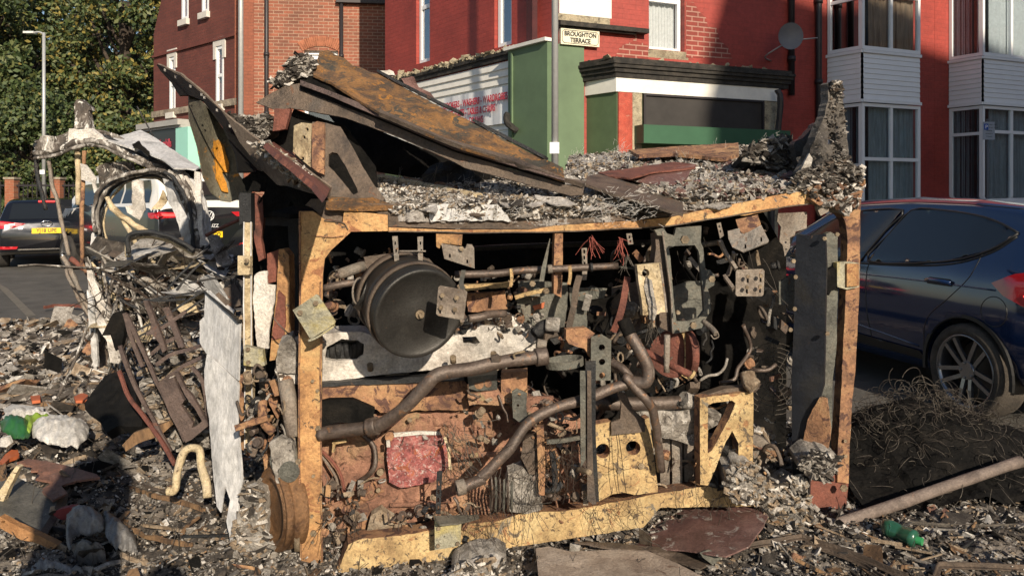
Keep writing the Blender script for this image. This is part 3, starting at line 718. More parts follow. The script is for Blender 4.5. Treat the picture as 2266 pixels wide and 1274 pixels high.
m = MB(); za = VL.z(400, 282); box(m, (ul - .1, -.42, za), (VL.u(430), 0, za + .14)); box(m, (ul - .1, -.34, za - .06), (VL.u(430), 0, za - .002)); VL.put(m, 'shop_cornice', plain('grey_cornice', (.35, .34, .32), .7), bh, .003)
SB = VL.shift(.28)
m = MB(); box(m, (SB.u(332), -.02, SB.z(370, 334 + 20)), (SB.u(392), .03, za - .07)); SB.put(m, 'shop_sign_board', plain('black_sign_board', (.015, .014, .015), .35), bh)
o = lettering(SB, bh, 'Merehills', SB.u(352), SB.z(372, 326), .30, plain('pink_lettering', (.50, .05, .08), .5), off=.03, bold=.004); o.scale = (.68, 1, 1)
m = MB(); box(m, (SB.u(394), -.06, 0), (SB.u(421), .25, za - .07)); SB.put(m, 'turquoise_pilaster', plain('turquoise_paint', (.33, .66, .55), .5, var=.04), bh)
VR.put(wpoly([[(0.003, 0), (VR.u(905), 0), (VR.u(905), VR.z(800, 8)), (VR.u(752), VR.z(800, 8)), (VR.u(752), 9.5), (.003, 9.5)], rc(VR.u(673), VR.z(673, 300), VR.u(748), VR.z(700, 112))], .3), 'side_wall', BR1, bh)
m = MB(); box(m, (VR.u(520), -.02, 0), (VR.u(562), 0, 9)); VR.put(m, 'corner_brickwork', brickmat('smooth_orange_brick', (.26, .085, .048), (.23, .075, .042), (.17, .07, .045), msize=.004), bh, .003)
m = MB(); g_ = VR.z(800, 8); box(m, (VR.u(745), -.14, g_ - .02), (VR.u(905), .02, g_ + .09)); VR.put(m, 'gutter', BKP, bh, .003)
m = MB(); m.add([(0, 0, 9.4), (VR.u(905), -.1, g_ + .1), (VR.u(905), 4, g_ + 3), (0, 4, 11)], [(0, 1, 2, 3)])
downpipe(VR, bh, 591, .1, 9, .05); downpipe(VR, bh, 756, .1, g_, .045)
aw = (VR.u(673), VR.u(748)); zs_ = VR.z(700, 122)
window(VR, bh, aw[0], VR.z(673, 300), aw[1], VR.z(700, 112), (), (VR.z(700, 126),), off=-.1, fw=.08, back=DRK)
m = MB(); cx_ = (aw[0] + aw[1]) / 2; hw_ = (aw[1] - aw[0]) / 2; nb = 21
for i in range(nb):
    a = R(122 - 64 * i / (nb - 1)); rr = hw_ / math.sin(R(32)); z0__ = VR.z(700, 113) - rr * math.cos(R(32)) 
    p = Vector((cx_ + rr * math.cos(a), 0, z0__ + rr * math.sin(a))); q_ = Vector((math.cos(a), 0, math.sin(a))); t_ = Vector((-q_.z, 0, q_.x)) * .031
    m.add([p - t_, p + t_, p + q_ * .23 + t_ * 1.15, p + q_ * .23 - t_ * 1.15] + [v + Vector((0, -.02, 0)) for v in (p - t_, p + t_, p + q_ * .23 + t_ * 1.15, p + q_ * .23 - t_ * 1.15)], [(4, 5, 6, 7), (0, 3, 2, 1), (0, 1, 5, 4), (2, 3, 7, 6), (1, 2, 6, 5), (3, 0, 4, 7)])
VR.put(m, 'brick_arch', plain('orange_arch_brick', (.34, .125, .065), .8, var=.3, scale=9), bh, .002)
# pavement slabs round both buildings (kerb 0.12)
def slab(name, pts, h=.12):
    m = MB(); n = len(pts); m.add([(x, y, 0) for x, y in pts] + [(x, y, h) for x, y in pts], [tuple(range(n, 2 * n))] + [(i, (i + 1) % n, n + (i + 1) % n, n + i) for i in range(n)])
    tag(m.build(name, PAVE, loc=(0, 0, 0)), kind='structure')
def wp(W, u, o): v = W.p + W.d * u - W.n * o; return (v.x, v.y)
slab('pavement', [wp(WL, -1, 0.02), wp(WL, -1, 1.7), wp(WL, UC + .3, 1.7), wp(WR, 1.2, 1.9), wp(WR, 16, 1.9), wp(WR, 16, 0.02), wp(WR, 0, 0.02)])
slab('pavement', [wp(VL, -3, 0.02), wp(VL, -3, 1.6), wp(VL, UV_ + .3, 1.6), wp(VR, 4.5, 1.6), wp(VR, 4.5, 0.02), wp(VR, 0, 0.02)])
# building behind the camera: it throws the shade on the terrace
hd = Vector((math.sin(R(SUN_AZ)), -math.cos(R(SUN_AZ)), 0)); e0 = WF.p + WF.d * WF.u(1556)
k = (e0.y + 14) / -hd.y; ex = e0.x + hd.x * k
sb = thing('brick_house', 'tall brick house across the road behind the camera', 'house', (ex + 9, -11.5, 0))
m = MB(); hb = H + 3.05 + (Vector((ex, -9, 0)) - Vector((e0.x, e0.y, 0))).length * math.tan(R(SUN_EL)) + .35
box(m, (ex, -14, 0), (ex + 26, -9, hb)); m.build('wall', BR1, sb, rotz=None)
m = MB(); m.add([(ex, -9, hb), (ex + 26, -9, hb), (ex + 26, -11.5, hb + 1.5), (ex, -11.5, hb + 1.5), (ex, -14, hb), (ex + 26, -14, hb)], [(0, 1, 2, 3), (3, 2, 5, 4)]); m.build('roof', MATS['slate'], sb)
ob = thing('unseen_terrace', 'row of brick houses added outside the view on the right for window reflections', 'house', (22, 4, 0))  # unseen row added so the bay windows reflect brick instead of bright sky
m = MB(); box(m, (19, -7, 0), (25, 15, 6.5)); m.build('wall', BR1, ob)
m = MB(); m.add([(18.8, -7, 6.5), (18.8, 15, 6.5), (22, 15, 9), (22, -7, 9), (25.2, -7, 6.5), (25.2, 15, 6.5)], [(0, 3, 2, 1), (3, 4, 5, 2)]); m.build('roof', MATS['slate'], ob)
# ------------------------------------------------------------------ street lamps
GALV = plain('galvanised_post', (.42, .43, .43), .45, metal=.35, var=.10, scale=18)
def lamp(px, Y, rpx, ztop, label, head=False, box_at=None, grp='galvanised street lamp posts'):
    p = P(px, HZ, Y); t = thing('street_lamp', label, 'street lamp', (p.x, p.y, 0), group=grp)
    r = rpx / F * Y; m = MB()
    sweep(m, [Vector((p.x, p.y, 0)), Vector((p.x, p.y, 1.4))], circ(r * 1.25, 14), 0, True)
    sweep(m, [Vector((p.x, p.y, 1.4)), Vector((p.x, p.y, ztop))], circ(r, 14), 0, True, [1, .75]); m.build('post', GALV, t)
    m = MB(); z = ztop
    sweep(m, crom([Vector((p.x, p.y, z - .05)), Vector((p.x - .15, p.y, z + .02)), Vector((p.x - .32, p.y, z + .01))], 4), circ(.03, 8), 0, True); m.build('arm', GALV, t)
    m = MB(); box(m, (p.x - .62, p.y - .1, z - .03), (p.x - .28, p.y + .1, z + .035)); m.build('lamp_head', plain('lamp_head_grey' + str(len(MATS)), (.6, .6, .58), .5), t)
    if box_at:
        z = H - (box_at[1] - HZ) / F * Y; m = MB(); box(m, (p.x - r * 1.5, p.y - r - .012, z - .07), (p.x + r * 1.1, p.y - r + .01, z + .07)); m.build('notice', WUP, t)
    return t
lamp(97, 25, 4.2, H + (HZ - 73) / F * 25, 'slim distant street lamp standing in front of the trees', box_at=(97, 381))
lamp(533, 15.5, 6.2, 9.5, 'grey lamp post passing in front of the brick house corner')
lamp(1228, 9.6, 8, 9.0, 'grey lamp post beside the street name sign on the green corner', box_at=(1228, 328))
# ------------------------------------------------------------------ trees
LF = [burn('leaf_dark', [(.016, .032, .010), (.034, .056, .017)], 6, rough=.6, soot=0), burn('leaf_mid', [(.05, .078, .022), (.075, .108, .034)], 6, rough=.55, soot=0),
      burn('leaf_olive', [(.09, .11, .032), (.13, .145, .05)], 6, rough=.55, soot=0), burn('leaf_yellowing', [(.19, .15, .035), (.25, .21, .05)], 6, rough=.6, soot=0)]
BARK = burn('bark', [(.03, .022, .016), (.08, .06, .045)], 9, rough=.95)
def leaves(mb, C, rng, size, wts, up=.35):
    n = len(C); nr = rng.normal(0, 1, (n, 3)); nr[:, 2] += up; nr[:, 1] -= .35; nr /= np.linalg.norm(nr, axis=1)[:, None]
    t = np.cross(nr, rng.normal(0, 1, (n, 3))); t /= np.linalg.norm(t, axis=1)[:, None]; b = np.cross(nr, t)
    s = rng.uniform(*size, n)[:, None]
    v = np.stack([C - t * s, C + b * s * .55 + nr * s * .12, C + t * s, C - b * s * .55 - nr * s * .1], 1)
    base = len(mb.v); mb.v += [tuple(q) for q in v.reshape(-1, 3).tolist()]
    mb.f += [tuple(q) for q in (np.arange(n * 4).reshape(-1, 4) + base).tolist()]
    mb.m += rng.choice(4, n, p=wts).tolist(); mb.s += [False] * n
def tree(name, label, cat, px, py_top, py_bot, Y, wpx, n, seed, size=(.07, .13), wts=(.25, .35, .28, .12), group=None, blobs=46, squash=1., trunk=True, conic=0.):
    rng = np.random.default_rng(seed); c = P(px, HZ, Y)
    zt = H + (HZ - py_top) / F * Y; zb = max(.2, H + (HZ - py_bot) / F * Y); rw = wpx / 2 / F * Y
    t = thing(name, label, cat, (c.x, c.y, 0), group=group)
    cz = (zt + zb) / 2; rz = (zt - zb) / 2
    B = []
    while len(B) < blobs:
        q = rng.normal(0, 1, 3); q /= np.linalg.norm(q); q *= rng.uniform(.35, 1) ** .5
        k = 1 - conic * (q[2] + 1) / 2
        B.append((c.x + q[0] * rw * .85 * k, c.y + q[1] * rw * .7 * squash, cz + q[2] * rz * .88, rng.uniform(.16, .34) * rw * (1 if rw < 2.5 else .8)))
    m = MB(); C = []
    for x, y, z, r in B:
        k = int(n / blobs * (r / (rw * .25)) ** 1.5); d = rng.normal(0, 1, (k, 3)); d /= np.linalg.norm(d, axis=1)[:, None]
        d *= (rng.uniform(.55, 1.12, k) ** .6)[:, None] * r; d[:, 2] *= .8; d += rng.normal(0, .07, (k, 3)); C.append(d + np.array([x, y, z]))
    C = np.concatenate(C); C = C[C[:, 2] > .1]
    leaves(m, C, rng, size, wts); m.build('crown', LF, t)
    m = MB(); top = Vector((c.x, c.y, cz + rz * .3)); r0 = max(.05, rw * .07)
    sweep(m, crom([Vector((c.x, c.y, 0)), Vector((c.x + .1 * rw * .3, c.y, cz * .5)), top], 5), circ(r0, 10), 0, True, None, jit=.03)
    for x, y, z, r in B[::3]:
        s = Vector((c.x, c.y, min(z * .7, cz + rz * .2))); sweep(m, crom([s, (s + Vector((x, y, z))) / 2 + Vector((0, 0, -.1 * rw)), Vector((x, y, z))], 3), circ(r0 * .35, 6), 0, True, None)
    m.build('trunk', BARK, t); return t
g = 'trees beyond the railings'
tree('tree', 'tall dense tree with yellowing leaves behind the slim street lamp', 'tree', 40, -190, 330, 33, 430, 21000, 1, (.08, .15), group=g, blobs=60)
tree('tree', 'tall tree with gold tinged leaves beside the brick house gable', 'tree', 275, -170, 330, 31, 330, 18000, 2, (.08, .14), (.2, .33, .27, .2), group=g, blobs=56)
tree('tree', 'far dark tree showing between the two tall yellowing trees', 'tree', 150, -150, 420, 39, 640, 14000, 3, (.14, .24), (.7, .22, .06, .02), group=g, blobs=70)
tree('tree', 'rounded grey green tree behind the railings, lowest on the left', 'tree', 75, 185, 470, 27.5, 300, 12000, 4, (.06, .11), (.34, .42, .22, .02), group=g, blobs=60, conic=.3)
tree('tree', 'bright bushy sapling with yellow leaves next to the gable', 'tree', 288, 215, 450, 26.5, 190, 9000, 5, (.06, .12), (.12, .38, .34, .16), group=g, blobs=40)
tree('tree', 'small dark tree in the shaded gap between bushes', 'tree', 215, 290, 470, 29, 190, 6000, 6, (.08, .14), (.6, .3, .08, .02), group=g, blobs=36)
tree('tree', 'leafy tree leaning in at the top left edge of the view', 'tree', -60, -120, 400, 28, 260, 9000, 7, (.09, .15), (.3, .4, .25, .05), group=g, blobs=40)
rng = np.random.default_rng(77); m = MB(); n = 30000
C = np.stack([rng.uniform(-42, -14, n), 45 + rng.normal(0, 1.2, n), rng.uniform(0, 9.5, n) + 0], 1)
leaves(m, C, rng, (.25, .5), (.82, .15, .03, 0)); tag(m.build('far_foliage', LF), 'dark mass of woodland far behind the trees', 'woodland', kind='stuff')
m = MB(); rng = np.random.default_rng(9); n = 9000
C = np.stack([rng.uniform(-19, -7, n), rng.uniform(23.5, 26, n), rng.uniform(0, 1.5, n) ** 1.3 * .8], 1); leaves(m, C, rng, (.05, .1), (.3, .5, .2, 0))
tag(m.build('undergrowth', LF), kind='stuff')
# railings with brick piers
fence = thing('fence', 'black railings between orange brick piers along the far pavement', 'fence', P(80, HZ, 22) * 1); fence.location.z = 0
BR3 = brickmat('pier_brick', (.32, .11, .055), (.26, .09, .045), (.3, .16, .1), msize=.008)
def WX(px, Y=22): return P(px, HZ, Y).x
zp = H + (HZ - 397) / F * 22; 
for px in (-95, 27, 128, 232, 330):
    x = WX(px); m = MB(); box(m, (x - .13, 21.87, 0), (x + .13, 22.13, zp)); box(m, (x - .16, 21.84, zp), (x + .16, 22.16, zp + .06), 1); m.build('pier', [BR3, STONE], fence)
m = MB(); x = WX(-160)
while x < WX(345):
    box(m, (x, 21.99, 0), (x + .02, 22.01, zp - .08)); x += .13
box(m, (WX(-160), 21.98, .15), (WX(345), 22.02, .2)); box(m, (WX(-160), 21.98, zp - .2), (WX(345), 22.02, zp - .15)); m.build('railing', BKP, fence)
# aerial on the takeaway roof
# ------------------------------------------------------------------ cars
def paint(name, col, rough=.22, metal=.4, coat=1.):
    m, t, b = nmat(name); v = coords(t)
    b.inputs['Base Color'].default_value = c4(col); b.inputs['Metallic'].default_value = metal; b.inputs['Roughness'].default_value = rough
    n1 = noi(t, v, 3, 6, .7); r = ramp(t, n1, [(.35, rough * .8), (.7, rough * 1.5)])
    t.links.new(r, b.inputs['Roughness']); b.inputs['Coat Weight'].default_value = coat; b.inputs['Coat Roughness'].default_value = .05
    return m
CGL = plain('car_glass', (.012, .014, .016), .06, var=.02); CGL.node_tree.nodes['Principled BSDF'].inputs['Specular IOR Level'].default_value = .8
TYRE = burn('tyre_rubber', [(.02, .018, .016), (.05, .044, .038)], 9, rough=.85)
TYRED = burn('dusty_tyre_rubber', [(.05, .042, .034), (.11, .09, .07)], 7, rough=.9)
TRIM = plain('black_trim', (.012, .012, .012), .45)
ALLOY = plain('dark_alloy', (.26, .26, .27), .25, metal=.8, var=.1)
LRED = plain('tail_lamp_red', (.42, .012, .02), .12, coat=1); LREDL = plain('lit_tail_lamp', (.8, .03, .03), .2, emit=(1, .05, .04), es=2.2)
LWH = plain('lit_reversing_lamp', (.9, .85, .8), .2, emit=(1, .9, .85), es=1.2)
CHROME = plain('chrome', (.7, .7, .7), .12, metal=1.); PLY = plain('yellow_plate', (.85, .56, .02), .4, var=.03)
class Car:
    """lofted body: x forward from the rear bumper, y to the left, z up"""
    def __init__(s, L, W, top, bot, belt, Wr, plan, stations=70, r=.10, flare=None):
        s.L, s.W, s.Wr, s.belt, s.r = L, W, Wr, belt, r
        ip = lambda tb: (lambda x: float(np.interp(x, [a for a, _ in tb], [b for _, b in tb])))
        s.top, s.bot, s.plan = ip(top), ip(bot), ip(plan)
        s.xs = sorted(set([round(a, 4) for a, _ in top] + [L * (i / stations) for i in range(stations + 1)] + [.015, .03, .05, .08, .12, L - .02, L - .05, L - .1]))
    def hw(s, x, z):
        f = np.interp(z, [s.bot(x) - .01, .35, .55, .75, s.belt, 1.6 if s.belt > 1.2 else 1.46], [.90, .965, 1., .995, .965, s.Wr])
        return s.W / 2 * s.plan(x) * float(f)
    def body(s, K=16):
        rings = []
        for x in s.xs:
            zt, zb = s.top(x), s.bot(x); r = min(s.r, (zt - zb) * .45); ring = []
            for i in range(K): 
                z = zb + (zt - r - zb) * i / (K - 1); ring.append((s.hw(x, z), z))
            y0, z0 = ring[-1]; r2 = min(r * 1.6, y0 * .6)
            for i in range(1, 7):
                a = math.pi / 2 * i / 6; ring.append((y0 - r2 * (1 - math.cos(a)), z0 + r * math.sin(a) * .93))
            ye, ze = ring[-1]
            for i in range(1, 6): t = i / 5; ring.append((ye * (1 - t), ze + r * .07 * (1 - (1 - t) ** 2) * 2))
            rings.append(ring)
        m = MB(); N = 0; vs = []; 
        for x, ring in zip(s.xs, rings):
            full = [(x, y, z) for y, z in ring] + [(x, -y, z) for y, z in ring[-2::-1]]
            N = len(full); vs += full
        fs = []
        for i in range(len(s.xs) - 1):
            for j in range(N): fs.append((i * N + j, (i + 1) * N + j, (i + 1) * N + (j + 1) % N, i * N + (j + 1) % N))
        fs += [tuple(range(N)), tuple((len(s.xs) - 1) * N + j for j in range(N))[::-1]]
        m.add(vs, fs, 0, True); return m
    def finish(s, name, mats, root, cuts, zsplit=None, cutr=.34):
        m = s.body(); o = m.build(name, mats, None, loc=(0, 0, 0)); bm = bmesh.new(); bm.from_mesh(o.data); bmesh.ops.recalc_face_normals(bm, faces=bm.faces[:])
        if zsplit:
            for f in bm.faces:
                c = f.calc_center_median()
                if c.z > zsplit(c.x): f.material_index = 1
        bm.to_mesh(o.data); bm.free()
        s.bvh = BVHTree.FromObject(o, bpy.context.evaluated_depsgraph_get())
        for (cx, cz, side) in cuts:
            cm = MB(); sweep(cm, [Vector((cx, side * (s.W / 2 - .30), cz)), Vector((cx, side * (s.W / 2 + .2), cz))], circ(cutr, 40)); c = cm.build('cutter', TRIM, None, loc=(0, 0, 0))
            b2 = bmesh.new(); b2.from_mesh(c.data); bmesh.ops.recalc_face_normals(b2, faces=b2.faces[:]); b2.to_mesh(c.data); b2.free()
            md = o.modifiers.new('b', 'BOOLEAN'); md.object = c; md.operation = 'DIFFERENCE'; md.solver = 'EXACT'
            dg = bpy.context.evaluated_depsgraph_get(); me = bpy.data.meshes.new_from_object(o.evaluated_get(dg)); o.modifiers.clear(); o.data = me
            bpy.data.objects.remove(c)
        o.parent = root; s.o = o; return o
    def hit(s, org, d):
        loc, nrm, _, _ = s.bvh.ray_cast(Vector(org), Vector(d)); return loc, nrm
    def patch(s, name, poly, view, mat, parent, off=.009, step=.04, thick=.004, smooth=True):
        """a panel traced on the body skin. view 'L' polygon (x,z) on the left side, 'B' polygon (y,z) on the back, 'T' (x,y) from above"""
        V, tr = tess([poly], step); m = MB(); vs = []; ns = []
        for a, b in V:
            if view == 'L': h, n = s.hit((a, 3, b), (0, -1, 0))
            elif view == 'R': h, n = s.hit((a, -3, b), (0, 1, 0))
            elif view == 'B': h, n = s.hit((-3, a, b), (1, 0, 0))
            elif view == 'F': h, n = s.hit((9, a, b), (-1, 0, 0))
            else: h, n = s.hit((a, b, 5), (0, 0, -1))
            if h is None: h, n = (Vector((a, s.hw(a, b), b)) if view == 'L' else Vector((0.01, a, b))), Vector((0, 1, 0)) if view == 'L' else Vector((-1, 0, 0))
            vs.append(h + n * off); ns.append(n)
        dirv = {'L': Vector((0, 1, 0)), 'R': Vector((0, -1, 0)), 'B': Vector((-1, 0, 0)), 'F': Vector((1, 0, 0)), 'T': Vector((0, 0, 1))}[view]
        t = tr[0]; 
        if (vs[t[1]] - vs[t[0]]).cross(vs[t[2]] - vs[t[0]]).dot(dirv) < 0: tr = [q[::-1] for q in tr]
        m.add(vs, tr, 0, smooth)
        o = m.build(name, mat, None, loc=(0, 0, 0)); o.parent = parent; return o
    def line(s, name, pts, view, mat, parent, r=.003, k=6, off=.0):
        out = []
        for p in crom([Vector((a, b, 0)) for a, b in pts], k):
            a, b = p.x, p.y
            h, n = s.hit(*{'L': ((a, 3, b), (0, -1, 0)), 'B': ((-3, a, b), (1, 0, 0)), 'T': ((a, b, 5), (0, 0, -1))}[view])
            if h is not None: out.append(h + n * off)
        m = MB(); sweep(m, out, circ(r, 6), 0, True); o = m.build(name, mat, None, loc=(0, 0, 0)); o.parent = parent; return o
def wheel(root, x, y, z, R_, side, spokes=10, tread=TYRE, alloy=ALLOY, w=.21, rim=.76):
    """tyre ring, rim and spokes; outer face at y"""
    m = MB(); prof = [(R_ * rim, 0), (R_ * (rim + .05), .012), (R_ * .93, .008), (R_ * .985, -.018), (R_, -.05), (R_, -w + .05), (R_ * .97, -w + .012), (R_ * rim, -w)]
    n = 48; vs = []; k = len(prof)
    for i in range(n):
        a = 2 * math.pi * i / n
        for r, t in prof: vs.append((x + r * math.cos(a), y + side * t, z + r * math.sin(a)))
    m.add(vs, [(i * k + j, i * k + (j + 1) % k, ((i + 1) % n) * k + (j + 1) % k, ((i + 1) % n) * k + j) for i in range(n) for j in range(k)], 0, True)
    ty = m.build('tyre', tread, None, loc=(0, 0, 0)); wh = bpy.data.objects.new('wheel', None); COL.objects.link(wh); wh.parent = root; ty.parent = wh
    m = MB(); vs = []; pr = [(R_ * rim * 1.0, -.004), (R_ * rim * 1.01, .006), (R_ * rim * .955, .004), (R_ * rim * .93, -.03), (R_ * rim * .9, -.12), (R_ * rim * .98, -.15)]
    k = len(pr)
    for i in range(n):
        a = 2 * math.pi * i / n
        for r, t in pr: vs.append((x + r * math.cos(a), y + side * t, z + r * math.sin(a)))
    m.add(vs, [(i * k + j, i * k + (j + 1) % k, ((i + 1) % n) * k + (j + 1) % k, ((i + 1) % n) * k + j) for i in range(n) for j in range(k)], 0, True)
    for i in range(spokes):
        a = 2 * math.pi * (i + (.18 if i % 2 else -.18)) / spokes; c, s_ = math.cos(a), math.sin(a)
        a2 = 2 * math.pi * (i // 2 * 2 + .5) / spokes; c2, s2 = math.cos(a2), math.sin(a2)
        p0 = Vector((x + c2 * R_ * .12, y - side * .035, z + s2 * R_ * .12)); p1 = Vector((x + c * R_ * rim * .94, y - side * .012, z + s_ * R_ * rim * .94))
        sweep(m, [p0, (p0 + p1) / 2 + Vector((0, side * .004, 0)), p1], rect(R_ * .085, .022), up=(0, 1, 0))
    disc(m, (x, y - side * .05, z), (0, side, 0), R_ * .19, .035, 20)
    for i in range(5):
        a = 2 * math.pi * i / 5; disc(m, (x + .05 * math.cos(a), y - side * .018, z + .05 * math.sin(a)), (0, side, 0), .009, .012, 6)
    ro = m.build('rim', alloy, None, loc=(0, 0, 0)); ro.parent = wh
    m = MB(); disc(m, (x, y - side * .17, z), (0, side, 0), R_ * .62, .02, 30); b_ = m.build('brake_disc', plain('brake_disc' + str(len(MATS)), (.08, .07, .06), .4, metal=.5), None, loc=(0, 0, 0)); b_.parent = wh
    return wh
def plate_on(car, root, y0, y1, z0, z1, txt, xoff=.012):
    h, n = car.hit((-3, (y0 + y1) / 2, (z0 + z1) / 2), (1, 0, 0)); x = h.x - xoff
    m = MB(); box(m, (x - .006, y0, z0), (x, y1, z1)); o = m.build('number_plate', PLY, None, loc=(0, 0, 0)); o.parent = root
    c = bpy.data.curves.new('plate_lettering', 'FONT'); c.body = txt; c.size = (z1 - z0) * .95; c.extrude = .001; c.align_x = 'CENTER'; c.align_y = 'CENTER'; c.offset = .002; c.materials.append(BKT)
    q = link('plate_lettering', c, o); q.location = (x - .009, (y0 + y1) / 2, (z0 + z1) / 2); q.rotation_euler = (R(90), 0, R(-90)); q.scale = ((y1 - y0) * .9 / (len(txt) * c.size * .62), 1, 1)
def heading(px_, py_, az): return (px_, py_, 0), R(90 - az)
# --- dark blue hatchback, right
NAVY = paint('navy_metallic_paint', (.007, .022, .075), .09, .25)
fh, fr_ = (4.02, 4.62, 0), R(90 + 13)
car1 = thing('hatchback', 'dark navy blue hatchback with black alloy wheels behind the wreck on the right', 'car', fh, fr_)
C1 = Car(4.04, 1.735, top=[(0, .82), (.03, .98), (.10, 1.12), (.2, 1.24), (.34, 1.36), (.5, 1.425), (.9, 1.465), (1.5, 1.48), (2.1, 1.455), (2.4, 1.39), (2.75, 1.20), (3.1, 1.01), (3.5, .93), (3.9, .78), (4.04, .55)],
         bot=[(0, .42), (.2, .33), (.5, .25), (3.6, .2), (4.04, .3)], belt=.97, Wr=.70, plan=[(0, .80), (.05, .86), (.15, .915), (.4, .975), (.8, 1.), (3.1, 1.), (3.6, .95), (3.9, .84), (4.04, .7)], r=.09)
b1 = C1.finish('body', [NAVY, NAVY], car1, [(.72, .315, 1), (3.21, .315, 1)], cutr=.355)
WL_ = C1.patch
WL_('side_window', [(.46, 1.24), (.62, 1.12), (.95, 1.02), (1.70, .965), (1.58, 1.18), (1.44, 1.37), (1.15, 1.375), (.82, 1.345), (.62, 1.30)], 'L', CGL, car1)
WL_('side_window', [(1.78, .965), (2.72, .95), (2.62, 1.08), (2.36, 1.25), (2.1, 1.345), (1.54, 1.37), (1.64, 1.2)], 'L', CGL, car1)
WL_('rear_window', [(-.52, 1.05), (.52, 1.05), (.50, 1.3), (.42, 1.36), (-.42, 1.36), (-.50, 1.3)], 'B', CGL, car1)
WL_('windscreen', [(-.6, 1.02), (.6, 1.02), (.5, 1.36), (-.5, 1.36)], 'F', CGL, car1)
tl = WL_('tail_lamp', [(.015, 1.02), (.14, 1.04), (.38, .99), (.53, .92), (.44, .85), (.24, .77), (.02, .80)], 'L', LRED, car1, off=.008)
WL_('tail_lamp_bulb', [(.10, .89), (.25, .90), (.31, .86), (.25, .81), (.12, .80)], 'L', LREDL, tl, off=.0135, step=.03)
WL_('bumper_reflector', [(.05, .50), (.13, .52), (.22, .40), (.16, .34), (.06, .40)], 'L', LRED, car1, off=.008)
C1.line('door_seam', [(1.66, .98), (1.70, .90), (1.69, .7), (1.66, .45), (1.64, .30)], 'L', TRIM, car1, .004)
C1.line('door_seam', [(.66, 1.12), (.70, .95), (.86, .78), (1.04, .62), (1.10, .40)], 'L', TRIM, car1, .0035)
C1.line('door_seam', [(1.10, .32), (1.64, .30), (2.7, .29)], 'L', TRIM, car1, .0035)
C1.line('window_trim', [(.46, 1.22), (.62, 1.10), (.95, 1.0), (1.70, .945), (2.75, .93)], 'L', TRIM, car1, .008)
for q_ in ([(.46, 1.24), (.62, 1.12), (.95, 1.02), (1.70, .965), (1.58, 1.18), (1.44, 1.37), (1.15, 1.375), (.82, 1.345), (.62, 1.30), (.46, 1.24)], [(1.78, .965), (2.72, .95), (2.62, 1.08), (2.36, 1.25), (2.1, 1.345), (1.54, 1.37), (1.64, 1.2), (1.78, .965)]):
    C1.line('window_seal', q_, 'L', TRIM, car1, .009, 3, .004)
C1.line('roof_seam', [(.5, 1.395), (1.0, 1.425), (1.6, 1.43), (2.2, 1.40)], 'L', TRIM, car1, .004)
C1.line('shoulder_crease', [(.50, .875), (.9, .875), (1.5, .865), (2.6, .83)], 'L', NAVY, car1, .006)
C1.line('sill_crease', [(1.15, .40), (1.8, .45), (2.8, .50)], 'L', NAVY, car1, .008)
C1.line('fuel_flap_seam', [(.50 + .095 * math.cos(a * .3927), .74 + .095 * math.sin(a * .3927)) for a in range(17)], 'L', TRIM, car1, .003)
m = MB(); y_ = C1.hw(.95, .88)
sweep(m, crom([Vector((.84, y_ + .01, .885)), Vector((.90, y_ + .045, .892)), Vector((1.0, y_ + .05, .893)), Vector((1.06, y_ + .015, .885))], 5), circ(.016, 8, .012), 0, True); o = m.build('door_handle', NAVY, None, loc=(0, 0, 0)); o.parent = car1
C1.patch('handle_recess', [(.84, .86), (1.06, .86), (1.08, .885), (1.04, .91), (.86, .91), (.82, .885)], 'L', TRIM, car1, off=.002, step=.03)
m = MB(); sweep(m, [Vector((.72 + .362 * math.cos(a), C1.hw(.72, .5) - .004, .315 + .362 * math.sin(a))) for a in [math.pi * (-.05 + 1.1 * i / 24) for i in range(25)]], rect(.025, .02), 0, False, up=(0, 1, 0)); o = m.build('arch_lip', TRIM, None, loc=(0, 0, 0)); o.parent = car1
C1.patch('sill', [(1.10, .31), (2.85, .31), (2.85, .40), (1.14, .37)], 'L', TRIM, car1, off=.01)
wheel(car1, .72, .862, .315, .315, 1, 10, TYRED); wheel(car1, 3.21, .862, .315, .315, 1, 10, TYRED)
m = MB(); box(m, (.3, -.6, .2), (3.6, .45, .45)); o = m.build('underbody', TRIM, None, loc=(0, 0, 0)); o.parent = car1
# --- dark estate far left
BLKP = paint('black_metallic_paint', (.012, .013, .018), .2, .5)
az = -31; Y = 15.9; pc = P(103, HZ, Y)
car2 = thing('estate_car', 'black estate car with lit brake lamps at the far left', 'car', (pc.x, pc.y, 0), R(90 - az), 'queue of cars on the road')
C2_ = Car(4.55, 1.76, top=[(0, .8), (.04, .96), (.16, 1.10), (.34, 1.34), (.45, 1.41), (.9, 1.45), (1.8, 1.47), (2.6, 1.42), (3.3, 1.02), (4.2, .85), (4.55, .6)],
          bot=[(0, .38), (.3, .28), (4.55, .25)], belt=1.0, Wr=.74, plan=[(0, .9), (.1, .96), (.4, 1), (3.9, .97), (4.55, .75)], r=.10)
C2_.finish('body', [BLKP], car2, [(.9, .32, 1)], cutr=.35)
C2_.patch('rear_window', [(-.66, 1.02), (.66, 1.02), (.60, 1.34), (-.60, 1.34)], 'B', CGL, car2)
C2_.patch('side_window', [(.5, 1.05), (3.0, 1.03), (2.6, 1.33), (.7, 1.36)], 'L', CGL, car2)
